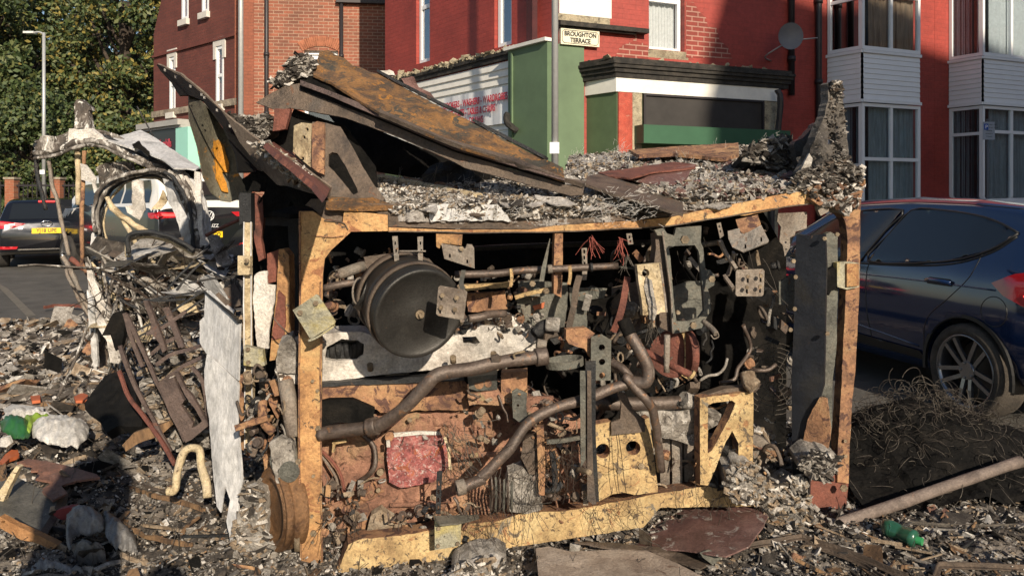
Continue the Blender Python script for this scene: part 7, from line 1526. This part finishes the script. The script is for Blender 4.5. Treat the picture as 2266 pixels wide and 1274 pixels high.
# --- seat / ladder frames lying against the wreck
def frame_thing(label, polys, bars, Y, mat, rp_):
    t = thing('seat_frame', label, 'metal frame', P(bars[0][0][0], bars[0][0][1], Y), group='bent seat frames')
    for q in polys: pp('pressed_rail', mat, q[0] if len(q) == 1 else q, Y, .02, parent=t, step=10, rag=.4, dent=.008)
    for b in bars: part('frame_bar', mat, lambda m: bar(m, [(x, y, Y + .03) for x, y in b], rp_, k=5, jit=.004), parent=t)
    return t
K = ZM['K'] = (180, 580, 3.034)
STB2 = burn('maroon_brown_frame', [(.06, .042, .038), (.14, .10, .085), (.11, .08, .075)], 5, [((.20, .09, .06), .36, 9)], rough=.6, metal=.15)
frame_thing('bent brown pressed seat frame leaning diagonally left of the white panel',
    [[T('K', (415, 260), (445, 260), (500, 400), (530, 470), (570, 590), (545, 610), (520, 540), (480, 490), (450, 480), (470, 420), (440, 330))],
     [T('K', (620, 740), (650, 740), (700, 850), (740, 890), (800, 990), (830, 1050), (860, 1090), (740, 1190), (700, 1210), (590, 1020), (570, 960), (520, 830), (540, 800), (620, 770), (660, 870), (690, 930), (670, 960), (750, 1080), (740, 1110), (770, 1100), (810, 1065), (760, 980), (700, 900))]],
    [T('K', (300, 350), (400, 560), (480, 740), (600, 990), (700, 1200)), T('K', (290, 340), (330, 480), (410, 700)), T('K', (440, 480), (560, 430), (700, 330)), T('K', (470, 620), (560, 540), (650, 500)), T('K', (260, 560), (340, 780), (430, 960), (500, 1090), (600, 1270)), T('K', (500, 690), (600, 620), (700, 590), (800, 560)), T('K', (600, 760), (680, 700), (760, 660), (830, 630)), T('K', (560, 300), (620, 440), (670, 570)), T('K', (580, 300), (640, 460), (690, 570)),
     T('K', (740, 700), (800, 770), (830, 860), (850, 1050)), T('K', (520, 830), (590, 760), (640, 740))], 3.62, STB2, 8)
frame_thing('thin dark rods crossing behind the brown seat frame', [],
    [T('K', (400, 270), (600, 230), (840, 190)), T('K', (360, 470), (560, 360), (800, 200)), T('K', (350, 520), (600, 390), (830, 240)), T('K', (580, 180), (660, 90), (750, 0)), T('K', (640, 190), (720, 90), (810, 0)), T('K', (720, 140), (900, 110), (1060, 90)), T('K', (420, 250), (520, 260), (700, 250)), T('K', (250, 240), (300, 270), (380, 310)), T('K', (480, 720), (530, 790), (560, 880))], 4.0, SOOT, 4.5)
single('ash_pile', [ASHG, ASHT, ASHD], 'ash heap showing through the bent brown seat frame', 'ash', lambda m: (plate(m, T('K', (560, 620), (700, 560), (850, 640), (880, 1000), (860, 1250), (640, 1270), (560, 1000), (520, 800)), 3.95, .1, step=6, rag=3, dent=.05, dfreq=10), chunks(m, onpoly(T('K', (400, 560), (850, 560), (870, 1250), (560, 1270), (430, 900)), 500, flat(3.88), rngd), (.01, .06), rngd, 3, flatv=.4, wts=[.4, .3, .3])))
single('blackened_seat', [CHR, SOOT], 'blackened seat shell slumped under the seat frames', 'seat shell', lambda m: (plate(m, T('C1', (525, 200), (650, 30), (740, 0), (830, 60), (850, 200), (880, 300), (880, 350), (740, 340), (660, 385), (600, 290), (530, 240)), pl((190, 900, 4.1), (300, 920, 3.9), (240, 830, 4.3)), .05, step=9, rag=1.5, dent=.03), plate(m, T('K', (135, 495), (210, 345), (270, 330), (300, 400), (270, 560), (230, 600), (195, 490)), 4.0, .04, step=9, rag=1, dent=.02)))
single('tan_board', [WOOD], 'short scorched wooden board wedged under the seat frame', 'board', lambda m: plate(m, T('C1', (760, 460), (830, 385), (1050, 315), (1062, 345), (1000, 400), (860, 450), (780, 500)), 3.7, .03, step=8, rag=.8, dent=.006))
single('door_hoop', [CRM], 'pale curved door seal hoop standing in the ash', 'door seal', lambda m: tube(m, T('C1', (1040, 750, 3.3), (1085, 740, 3.3), (1100, 640, 3.32), (1130, 530, 3.34), (1180, 480, 3.34), (1240, 500, 3.32), (1250, 600, 3.3), (1280, 700, 3.27), (1290, 790, 3.25)), 9, k=7, n=8, jit=.006))
single('rusty_pole', [RED], 'red brown bent bar dropping to the ground by the door seal', 'bar', lambda m: bar(m, T('C1', (740, 0, 3.9), (800, 160, 3.8), (900, 290, 3.7), (1000, 430, 3.6), (1085, 580, 3.5)), 8, k=6))
# ================================================================== GROUND DEBRIS
def gh(x, y):
    v = Vector((x, y, 0)); a = .5 + .5 * noise.noise(v * 1.7); b = noise.noise(v * 5.5); c = noise.noise(v * 15)
    d = min(1, max(0, (y - 0.5) / 1.0)) * max(0, min(1, (7.6 - y) / 1.5))
    e = max(0, min(1, (x + 4.8) / .8)) * max(0, min(1, (3.4 - .25 * (y - 3) - x) / .7))
    if x > 1.7: e *= max(0, min(1, (5.2 - y) / .5))
    if x < -2.2: d = min(1, max(0, (9.3 - y) / .8)); e = max(0, min(1, (x + 6.6) / .5)) * max(0, min(1, (-1.5 - x) / .5)) if y > 6.4 else max(e, max(0, min(1, (x + .9 * y) / .6)))
    k = .45 if (-1.3 < x < 1.9 and y < 3.9) else 1.
    if -.8 < x < .75 and y < 3.3: k = .12
    return (.012 + k * (.075 * a + .035 * b + .014 * c) * 1.0) * d * e - .012 * (1 - d * e)
m = MB(); nx, ny = 250, 230; xs = np.linspace(-6.8, 4.2, nx); ys = np.linspace(0.6, 9.6, ny)
m.add([(x + .01 * math.sin(y * 40), y, gh(x, y)) for y in ys for x in xs], [(j * nx + i, j * nx + i + 1, (j + 1) * nx + i + 1, (j + 1) * nx + i) for j in range(ny - 1) for i in range(nx - 1)], 0, False)
GRD = burn('burnt_ground_litter', [(.035, .03, .026), (.11, .092, .076), (.24, .205, .17), (.38, .34, .29)], 3.2, [((.42, .39, .35), .40, 17), ((.03, .026, .024), .42, 9), ((.26, .18, .11), .36, 6)], fine=70, rough=1, bstr=1)
tag(m.build('ash_ground', GRD, loc=(0, 0, 0)), 'burnt litter and ash spread over the road round the wreck', 'ash', kind='stuff')
rg = np.random.default_rng(21)
def scatter(n, box_, size, mats, wts, name, fl=.4, cond=None, lift=.0, el=1.6):
    pts = []
    while len(pts) < n:
        # density falls with distance so chips read at about the same size in view
        y = box_[1] + (box_[3] - box_[1]) * rg.random() ** 1.5; x = rg.uniform(box_[0], box_[2])
        h = gh(x, y)
        if h > .004 and (cond is None or cond(x, y)): pts.append((x, y, h + lift + rg.uniform(-.004, .014)))
    m = MB(); chunks(m, pts, size, rg, len(mats), flatv=fl, wts=wts, elong=el); return tag(m.build(name, mats), None, None, kind='stuff')
GM = [ASHD, ASHG, ASHT, WHT, CHR, TANR, WOOD]
GW = [.30, .25, .14, .12, .14, .03, .02]
scatter(42000, (-3.3, 2.85, 2.9, 4.6), (.003, .017), GM, [.26, .35, .17, .08, .12, .01, .01], 'ash_litter', fl=.5)
scatter(9000, (-4.8, 3.2, 3.0, 7.0), (.01, .04), GM, [.31, .26, .12, .09, .18, .02, .02], 'ash_litter')
scatter(2600, (-4.2, 2.85, 3.0, 5.5), (.015, .055), GM, [.32, .26, .12, .07, .18, .025, .025], 'charred_rubble', fl=.3)
scatter(150, (-4.4, 2.4, 3.2, 6.5), (.05, .12), GM, [.3, .2, .12, .08, .14, .08, .08], 'charred_rubble', fl=.12, el=2.6)
scatter(5000, (-6.6, 5.8, -2.2, 9.2), (.02, .07), GM, [.28, .30, .10, .10, .18, .02, .02], 'ash_litter')
scatter(350, (-6.4, 5.5, -2.2, 9.1), (.06, .2), GM, [.26, .26, .16, .10, .14, .04, .04], 'charred_rubble', fl=.2, el=2.2)
scatter(500, (-4.6, 3.8, -1.9, 7.0), (.04, .14), GM, [.22, .26, .2, .14, .10, .04, .04], 'charred_rubble', fl=.14, el=2.2)
m = MB(); pts = [(x, y, gh(x, y)) for x, y in ((rg.uniform(-4, 3), rg.uniform(2.4, 4.6)) for _ in range(900))]; wires(m, pts, rg, (.04, .2), .0016, curl=10, seg=5, bias=(0, 0, .25)); tag(m.build('litter_wire', WIREG), kind='stuff')
def gy(px, py, lift=0.): return (px, py, (H - lift) * F / (py - HZ))
def gnd(z, *pts, lift=0.05): return [gy(a, b, lift) for a, b in T(z, *pts)]
def gplane(tilt=.03, back=.0): 
    return lambda x, y: (H - tilt) * F / max(30, y - HZ)
# mounds of grey ash against the wreck's foot
for lab, pts, Y in (('ash pile under the white panel, left of the pulley', T('C2', (0, 1190), (60, 980), (130, 760), (180, 700), (230, 760), (260, 1000), (330, 1120), (440, 1150), (450, 1220), (200, 1240), (40, 1230)), 3.1),
                    ('ash pile banked against the dark rear channel', T('C4', (60, 700), (100, 640), (200, 720), (300, 660), (370, 700), (400, 880), (470, 960), (380, 1000), (200, 1010), (90, 960), (100, 850)), 3.42),
                    ('ash pile at the foot of the triangular stay', T('C3', (1560, 640), (1620, 580), (1720, 590), (1765, 650), (1760, 760), (1740, 830), (1600, 820), (1570, 760)), 3.3),
                    ('grey fluffy heap behind the stay', T('C3', (1740, 350), (1820, 400), (1880, 480), (1960, 560), (1962, 900), (1860, 800), (1800, 650), (1790, 500)), 3.75),
                    ('small pale heap at the bottom edge under the rail', T('C3', (-130, 1250), (0, 1190), (130, 1170), (200, 1210), (190, 1290), (-150, 1290)), 2.93)):
    single('ash_pile', [ASHG, ASHT, ASHD, WHT], lab, 'ash', lambda m: (plate(m, pts, Y, .14, step=6, rag=3, dent=.05, dfreq=10), chunks(m, onpoly(pts, 330, flat(Y - .03), rngd), (.012, .05), rngd, 4, flatv=.45, wts=[.4, .25, .2, .15])))
# foreground sheets
SH1 = pl((1440, 1160, 3.40), (1690, 1130, 3.42), (1500, 1240, 2.98))
loose('metal_sheet', [PUR], 'large maroon sheet with ash dust lying against the bottom rail', 'metal sheet', T('C3', (1165, 795), (1300, 800), (1500, 820), (1700, 838), (1830, 870), (1795, 960), (1700, 1090), (1560, 1150), (1300, 1110), (900, 1090), (780, 1060), (1050, 990), (1110, 900)), lambda x, y: SH1(x, y) - .05 * math.sin((x - 1450) * .012), .006, step=9, rag=.6, dent=.015)
loose('metal_sheet', [burn('tan_dusty_sheet', [(.24, .18, .14), (.42, .34, .27), (.50, .42, .35)], 4, [((.20, .12, .08), .38, 8), ((.08, .06, .05), .36, 22)], rough=.8, soot=.2)], 'buckled tan sheet at the bottom edge of the view', 'metal sheet', T('C3', (380, 1100), (460, 1090), (600, 1120), (840, 1110), (1000, 1105), (1080, 1120), (1250, 1190), (1450, 1290), (400, 1300)), pl((1190, 1215, 3.05), (1430, 1215, 3.1), (1300, 1290, 2.75)), .006, step=9, rag=.8, dent=.02)
loose('metal_sheet', [STB], 'crumpled brown sheet lying between the maroon and tan ones', 'metal sheet', T('C3', (620, 1060), (780, 1060), (1000, 1080), (1300, 1110), (1480, 1160), (1560, 1150), (1400, 1230), (1250, 1180), (1080, 1115), (840, 1100)), pl((1280, 1200, 3.1), (1600, 1230, 3.1), (1450, 1250, 2.95)), .006, step=8, rag=1.5, dent=.04)
single('bent_flap', [STG], 'small bent grey flap standing on the maroon sheet edge', 'metal scrap', lambda m: plate(m, T('C3', (1400, 1130), (1450, 1110), (1520, 1130), (1550, 1150), (1480, 1205), (1420, 1160)), 2.98, .006, step=8, rag=.5))
# long pole and thin frames, right foreground
single('scaffold_pole', [burn('weathered_pole', [(.13, .10, .085), (.24, .19, .16), (.20, .16, .14)], 5, [((.30, .20, .15), .36, 12)], rough=.6)], 'long grey brown pole slanting across the ground at lower right', 'pole', lambda m: tube(m, T('C4', (400, 1005, 3.38), (900, 840, 3.45), (1300, 700, 3.55), (1710, 560, 3.65)), 12.5, k=4, n=14, jit=.003))
def gframe(name, label, pts, w=.02, lift=.05, mat=STB, grp='thin angle frames on the ground'):
    t = single(name, [mat], label, 'metal frame', lambda m: sweep(m, crom([P(*gy(x, y, lift)) for x, y in pts], 5), angl(w, w * 1.2, .004), up=(0, 0, 1), jit=.003), group=grp); return t
gframe('angle_frame', 'thin angle frame bent at its joint near the pole foot', T('C4', (10, 1095), (160, 1070), (330, 1040), (355, 1040), (500, 1090), (700, 1160), (860, 1230), (1010, 1290)), .017)
gframe('angle_frame', 'lower rail of the bent angle frame in the ash', T('C4', (370, 1075), (560, 1140), (720, 1205), (860, 1290)), .012)
gframe('angle_frame', 'rusty angle frame corner at the lower right edge', T('C4', (1165, 1290), (1190, 1230), (1230, 1215), (1500, 1225), (1740, 1235)), .017)
gframe('angle_frame', 'thin straight rod on the ground right of the pole', T('C4', (990, 945), (1200, 960), (1460, 968), (1740, 962)), .010, mat=WIREG)
# orange edged flat bar leaning on wires
single('flat_bar', [TANR], 'orange edged flat bar leaning over the wire heap', 'bar', lambda m: bar(m, T('C4', (910, 225, 4.55), (1060, 310, 4.3), (1235, 405, 4.15)), 5, d=.03, k=4))
single('flat_bar', [GAL], 'thin pale lath beyond the wire heap near the road', 'bar', lambda m: bar(m, T('C4', (1235, 405, 4.4), (1500, 465, 4.3), (1740, 530, 4.15)), 3.5, d=.02, k=4))
single('flat_bar', [GAL], 'thin dark lath fallen across the wire heap', 'bar', lambda m: bar(m, T('C4', (1240, 420, 4.2), (1340, 480, 4.0), (1425, 545, 3.9)), 5, d=.02, k=4))
# heap of tyre bead wire
m = MB(); rw = np.random.default_rng(31); c0 = P(1930, 1010, 3.9)
def hump(x, y): 
    return max(0, .40 * math.exp(-((x - 2.1) / .42) ** 2 - ((y - 4.15) / .35) ** 2) + .20 * math.exp(-((x - 2.6) / .5) ** 2 - ((y - 4.0) / .3) ** 2) + .10 * math.exp(-((x - 2.3) / .9) ** 2 - ((y - 3.9) / .5) ** 2))
for i in range(1100):
    x, y = rw.normal(2.25, .36), rw.normal(4.05, .2)
    if x < 1.75: continue
    z = hump(x, y) * rw.uniform(.3, .85) + gh(x, y) * .7; r_ = rw.uniform(.02, .09); ax = Vector(rw.normal(0, 1, 3)); ax.z = abs(ax.z) + .5; ax.normalize()
    s = ax.cross(Vector((1, 0, .2))).normalized(); u = ax.cross(s); a0 = rw.uniform(0, 6.28); a1 = rw.uniform(1.5, 5.5); e = rw.uniform(.4, 1)
    sweep(m, [Vector((x, y, z)) + s * r_ * math.cos(a0 + a1 * k / 12) + u * r_ * e * math.sin(a0 + a1 * k / 12) for k in range(13)], circ(.0017, 3), 0, True, cap=False)
for i in range(320):
    sx = rw.uniform(-.08, .12); st = P(1930 + sx * 300, 905 + rw.uniform(-10, 20), 4.2); en = Vector((rw.uniform(1.85, 3.1), rw.uniform(3.5, 4.1), .02)); mid = (st + en) / 2 + Vector((rw.normal(0, .06), 0, rw.uniform(-.12, .06)))
    sweep(m, crom([st, mid, en], 6), circ(.0017, 3), 0, True, cap=False)
tag(m.build('tyre_wire', [burn('tyre_wire_metal', [(.03, .024, .02), (.09, .075, .06), (.17, .15, .12)], 12, rough=.6, metal=.2)]), 'tangled heap of burnt tyre wire beside the wreck on the right', 'wire heap', kind='stuff')
m = MB(); nx, ny = 60, 46; xs = np.linspace(1.62, 3.3, nx); ys = np.linspace(3.5, 4.7, ny)
m.add([(x, y, hump(x, y) * .62 + gh(x, y) - .006 + .02 * noise.noise(Vector((x * 14, y * 14, 3)))) for y in ys for x in xs], [(j * nx + i, j * nx + i + 1, (j + 1) * nx + i + 1, (j + 1) * nx + i) for j in range(ny - 1) for i in range(nx - 1)])
tag(m.build('burnt_tyre_ash', CHR, loc=(0, 0, 0)), 'black ash mound under the tangled tyre wire', 'ash', kind='stuff')
# green bottle
bt = thing('plastic_bottle', 'crushed dark green plastic bottle lying in the ash near the pole', 'bottle', P(*gy(*T('C4', (960, 1010))[0], .06)))
GB_ = plain('green_bottle_plastic', (.02, .085, .05), .25, coat=.5)
pb = [P(*gy(*q, .07)) for q in T('C4', (858, 985), (900, 985), (960, 1005), (1010, 1030), (1045, 1045), (1062, 1050))]
part('bottle_body', GB_, lambda m: sweep(m, crom(pb, 4), circ(.036, 14), 0, True, [float(np.interp(i / 20, [0, .05, .15, .35, .45, .55, .75, .88, .95, 1], [.4, .85, 1, .95, .82, .95, 1, .75, .42, .36])) for i in range(21)], jit=.008), parent=bt)
part('bottle_cap', plain('green_cap', (.03, .22, .08), .4), lambda m: sweep(m, [pb[-1], pb[-1] + (pb[-1] - pb[-2]).normalized() * .022], circ(.016, 14)), parent=bt)
# green and white sack with dusty plastic
GS = plain('sack_green', (.022, .10, .03), .4, var=.2); LS = plain('sack_lime', (.20, .30, .04), .4, var=.2); WS = burn('sack_white', [(.45, .43, .40), (.68, .66, .62), (.75, .73, .70)], 6, rough=.45)
sk = thing('plastic_sack', 'crumpled green and white plastic sack on the litter at far left', 'sack', P(*gy(60, 960, .1)))
def lump(m, pts, Y, dent, seed=0, th=.05, step=4, rag=1.5):
    def edge(x, y):
        d = 1e9
        for i in range(len(pts)):
            a, b = Vector(pts[i]), Vector(pts[i - 1]); ab = b - a; t = max(0, min(1, (Vector((x, y)) - a).dot(ab) / max(1e-6, ab.length_squared))); d = min(d, (Vector((x, y)) - a - ab * t).length)
        return d
    plate(m, pts, Y, .008, step=step, rag=rag, dent=dent * .45, dfreq=13, seed=seed, sm=True,
          bend=lambda x, y, p: Vector((0, -.3, 1)) * (.075 * min(1, edge(x, y) / 24) ** .6 + .02 * noise.noise(Vector((x * .09, y * .13, seed)))))
sy = pl((0, 990, 4.1), (200, 990, 4.1), (100, 900, 4.75))
part('white_end', WS, lump, T('C1', (200, 330), (300, 290), (430, 295), (520, 320), (562, 360), (540, 420), (480, 475), (380, 465), (260, 440), (200, 410)), sy, .05, parent=sk)
part('green_end', GS, lump, T('C1', (5, 330), (60, 290), (150, 300), (200, 330), (190, 400), (150, 430), (60, 400), (10, 380)), lambda x, y: sy(x, y) - .02, .05, 1, parent=sk)
part('lime_stripe', LS, lump, T('C1', (110, 320), (200, 285), (350, 285), (355, 300), (260, 310), (210, 340), (185, 390), (160, 380), (170, 330)), lambda x, y: sy(x, y) - .05, .04, 2, .05, parent=sk)
part('white_band', WS, lump, T('C1', (20, 290), (110, 245), (250, 250), (330, 280), (200, 285), (110, 315), (50, 330)), lambda x, y: sy(x, y) - .03, .04, 3, .1, parent=sk)
single('paper_sheet', [WS], 'flat white torn paper behind the green sack', 'paper', lambda m: plate(m, T('C1', (20, 240), (75, 205), (270, 225), (270, 250), (140, 240), (30, 260)), pl((0, 900, 5.0), (90, 900, 5.0), (50, 915, 4.85)), .004, step=6, rag=.5, dent=.02))
single('paper_sheet', [WS], 'white crumpled scrap below the green sack at the left edge', 'paper', lambda m: plate(m, T('C1', (0, 420), (50, 410), (70, 450), (40, 475), (0, 470)), 4.2, .02, step=6, rag=1, dent=.03))
for lab, pts in (('orange shard by the green sack with a blue scrap', T('C1', (0, 560), (30, 520), (70, 490), (110, 490), (118, 520), (60, 545), (20, 580))), ('orange shard under the leaning black seat shell', T('C1', (458, 160), (510, 135), (545, 150), (540, 180), (470, 185))), ('dull orange shard in shade on the left litter', T('C1', (190, 155), (250, 150), (250, 180), (200, 185)))):
    single('plastic_shard', [ORB], lab, 'plastic shard', lambda m: plate(m, pts, lambda x, y: (H - .08) * F / (y - HZ), .02, step=6, rag=1, dent=.02), group='orange plastic shards')
single('orange_bracket', [burn('orange_bracket', [(.16, .09, .07), (.36, .17, .11)], 6, rough=.7)], 'torn orange brown lattice bracket on the ash left of centre', 'metal scrap', lambda m: plate(m, T('C1', (105, 570), (170, 545), (290, 560), (420, 590), (600, 640), (620, 660), (480, 680), (380, 710), (420, 760), (330, 800), (250, 740), (330, 690), (220, 670), (240, 620), (190, 620), (200, 590)), pl((40, 1020, 3.95), (220, 1050, 3.75), (120, 1100, 3.45)), .01, step=7, rag=1, dent=.03))
# square box with yellow edge, lower left
bx = thing('burnt_box', 'square burnt metal box with pale wooden edge at lower left', 'box', P(*gy(100, 1180, .1)))
part('lid', burn('dark_lid', [(.06, .06, .055), (.13, .125, .11), (.17, .16, .13)], 7, [((.3, .26, .15), .35, 14)], rough=.6), lambda m: plate(m, T('C1', (100, 655), (365, 790), (330, 880), (240, 1010), (70, 900), (0, 860), (0, 690)), pl((35, 1055, 3.62), (130, 1100, 3.5), (80, 1180, 3.2)), .03, step=9, rag=.4, dent=.008), parent=bx)
part('side_band', STB, lambda m: plate(m, T('C1', (365, 790), (430, 765), (410, 830), (270, 1050), (240, 1010), (330, 880)), pl((130, 1100, 3.5), (150, 1095, 3.55), (90, 1190, 3.17)), .02, step=9, rag=.5), parent=bx)
part('wooden_edge', CRM, lambda m: plate(m, T('C1', (0, 740), (100, 590), (120, 600), (60, 720), (0, 860)), 3.4, .03, step=8, rag=.6), parent=bx)
part('front_flange', burn('orange_flange', [(.30, .14, .05), (.50, .27, .12)], 6, rough=.7), lambda m: plate(m, [T('C1', (0, 905), (100, 960), (215, 1010), (360, 1080), (330, 1110), (200, 1060), (130, 1050), (0, 975))] + slots('C1', [(20, 938)], 12, 6), 3.1, .03, step=8, rag=.4), parent=bx)
single('red_rag', [plain('red_cloth', (.20, .03, .03), .7, var=.3)], 'small crumpled red rag beside the burnt box', 'rag', lambda m: plate(m, T('C1', (330, 880), (370, 860), (450, 845), (470, 880), (400, 930), (330, 950)), 3.35, .03, step=5, rag=2, dent=.03))
# grey melted plastic drapes, lower left
MP = burn('melted_grey_plastic', [(.10, .10, .10), (.22, .215, .21), (.32, .31, .305)], 4, rough=.5, bstr=.5)
single('melted_plastic', [MP], 'grey melted plastic folded over itself at the lower left', 'melted plastic', lambda m: (lump(m, T('C1', (410, 960), (430, 890), (500, 865), (600, 880), (650, 930), (645, 990), (560, 1010), (480, 1020), (450, 1050), (440, 1110), (415, 1080)), pl((150, 1130, 3.3), (230, 1140, 3.25), (190, 1200, 3.05)), .06, 4, .05), lump(m, T('C1', (650, 880), (760, 960), (850, 1040), (860, 1130), (780, 1120), (700, 1080), (660, 1010)), pl((230, 1130, 3.32), (300, 1190, 3.2), (260, 1210, 3.05)), .06, 5, .05), lump(m, T('C1', (440, 1110), (520, 1100), (640, 1110), (660, 1200), (560, 1230), (480, 1200)), 3.02, .06, 6, .08)))
single('melted_plastic', [MP], 'flat pale plastic piece at the bottom left corner', 'melted plastic', lambda m: lump(m, T('C1', (180, 1270), (220, 1230), (300, 1200), (420, 1240), (530, 1255), (540, 1300), (180, 1300)), pl((60, 1270, 2.9), (190, 1270, 2.9), (120, 1250, 2.97)), .04, 7, .03))
# timbers on the ground
for lab, pts, w_, mat in (('long charred timber split along its length in the ash', T('C1', (740, 710), (900, 760), (1100, 810), (1350, 885)), 9, WOOD), ('upper sliver of the long charred timber', T('C1', (760, 690), (950, 730), (1150, 790), (1300, 840)), 6, STB),
                          ('slender pale lath lying on grey ash at left', T('C1', (710, 570), (800, 630), (900, 690), (1000, 720)), 6, ASHG), ('bleached stick standing out of the ash near centre left', T('C1', (840, 480), (910, 550), (985, 630)), 9, WHT),
                          ('curved scorched lath beside the melted plastic', T('C1', (650, 880), (760, 950), (880, 1010), (1040, 1060), (1200, 1080)), 8, WOOD), ('blackened beam behind the green sack', T('C1', (260, 210), (400, 215), (560, 235)), 12, WOOD), ('thin brown rod at the far left litter edge', T('B1', (290, 770), (400, 755), (540, 765)), 6, RED)):
    single('charred_timber', [mat], lab, 'timber', lambda m: bar(m, [gy(x, y, .06) for x, y in pts], w_, k=6, jit=.010), group='scattered timbers')
m = MB(); rt = np.random.default_rng(5)
for i in range(70):
    px, py = rt.uniform(-20, 560), rt.uniform(700, 1274); p = P(*gy(px, py, .05)); a = rt.uniform(0, 3.14); l = rt.uniform(.08, .3); d = Vector((math.cos(a), math.sin(a), rt.uniform(-.2, .3))) * l
    sweep(m, crom([p - d * .5, p + Vector(rt.normal(0, .01, 3)), p + d * .5], 3), rect(rt.uniform(.006, .03), rt.uniform(.004, .01)), int(rt.integers(0, 4)), jit=.004)
for i in range(60):
    px, py = rt.uniform(1700, 2266), rt.uniform(1130, 1274); p = P(*gy(px, py, .05)); a = rt.uniform(0, 3.14); l = rt.uniform(.04, .16); d = Vector((math.cos(a), math.sin(a), rt.uniform(-.2, .3))) * l
    sweep(m, [p - d * .5, p + d * .5], rect(rt.uniform(.004, .015), .005), int(rt.integers(0, 4)), jit=.003)
tag(m.build('splinters', [WOOD, ASHG, ASHT, SOOT]), kind='stuff')
# ------------------------------------------------------------------ the photographer, behind the camera: only the shadow is seen
man = bpy.data.meshes.new('person'); bm = bmesh.new()
J = dict(hip=(0, 0, .95), waist=(0, 0, 1.12), chest=(0, 0, 1.35), neck=(0, .01, 1.50), head=(0, .02, 1.60), crown=(0, .02, 1.74), ls=(-.18, 0, 1.42), rs=(.18, 0, 1.42), le=(-.26, .12, 1.2), re=(.26, .12, 1.2), lh=(-.09, .30, 1.42), rh=(.09, .30, 1.42),
         lk=(-.12, .03, .5), rk=(.12, .03, .5), la=(-.13, 0, .08), ra=(.13, 0, .08), lt=(-.15, .18, .04), rt=(.15, .18, .04), lhp=(-.09, 0, .9), rhp=(.09, 0, .9))
RD = dict(hip=.15, waist=.14, chest=.17, neck=.065, head=.10, crown=.07, ls=.075, rs=.075, le=.05, re=.05, lh=.035, rh=.035, lk=.065, rk=.065, la=.045, ra=.045, lt=.035, rt=.035, lhp=.10, rhp=.10)
ks = list(J); vm = {k: bm.verts.new(J[k]) for k in ks}
for a, b in (('hip', 'waist'), ('waist', 'chest'), ('chest', 'neck'), ('neck', 'head'), ('head', 'crown'), ('chest', 'ls'), ('chest', 'rs'), ('ls', 'le'), ('rs', 're'), ('le', 'lh'), ('re', 'rh'), ('hip', 'lhp'), ('hip', 'rhp'), ('lhp', 'lk'), ('rhp', 'rk'), ('lk', 'la'), ('rk', 'ra'), ('la', 'lt'), ('ra', 'rt')): bm.edges.new((vm[a], vm[b]))
bm.to_mesh(man); bm.free(); po = link('person', man, None, (-.05, -.40, 0)); tag(po, 'person in dark clothes holding up a phone behind the camera', 'person')
sk_ = po.modifiers.new('skin', 'SKIN'); 
for i, k in enumerate(ks): man.skin_vertices[0].data[i].radius = (RD[k], RD[k]); man.skin_vertices[0].data[i].use_root = (k == 'hip')
po.modifiers.new('sub', 'SUBSURF').levels = 2; po.modifiers['sub'].render_levels = 2; man.materials.append(plain('dark_clothes', (.03, .03, .04), .9))
p2_ = po.copy(); p2_.data = man.copy(); p2_.location = (-1.05, 1.2, 0); p2_.rotation_euler = (0, 0, R(-35))
for k_, v_ in dict(le=(-.24, .0, 1.14), re=(.24, .0, 1.14), lh=(-.25, .06, .88), rh=(.25, .06, .88)).items(): p2_.data.vertices[ks.index(k_)].co = v_
COL.objects.link(p2_); tag(p2_, 'person in dark clothes standing at the very left edge of the view', 'person')
# lettering curves become plain meshes
dg = bpy.context.evaluated_depsgraph_get()
for o in [o for o in bpy.data.objects if o.type == 'FONT']:
    me = bpy.data.meshes.new_from_object(o.evaluated_get(dg)); n = bpy.data.objects.new(o.name.split('.')[0], me); COL.objects.link(n)
    n.parent = o.parent; n.location = o.location; n.rotation_euler = o.rotation_euler; n.scale = o.scale; bpy.data.objects.remove(o)
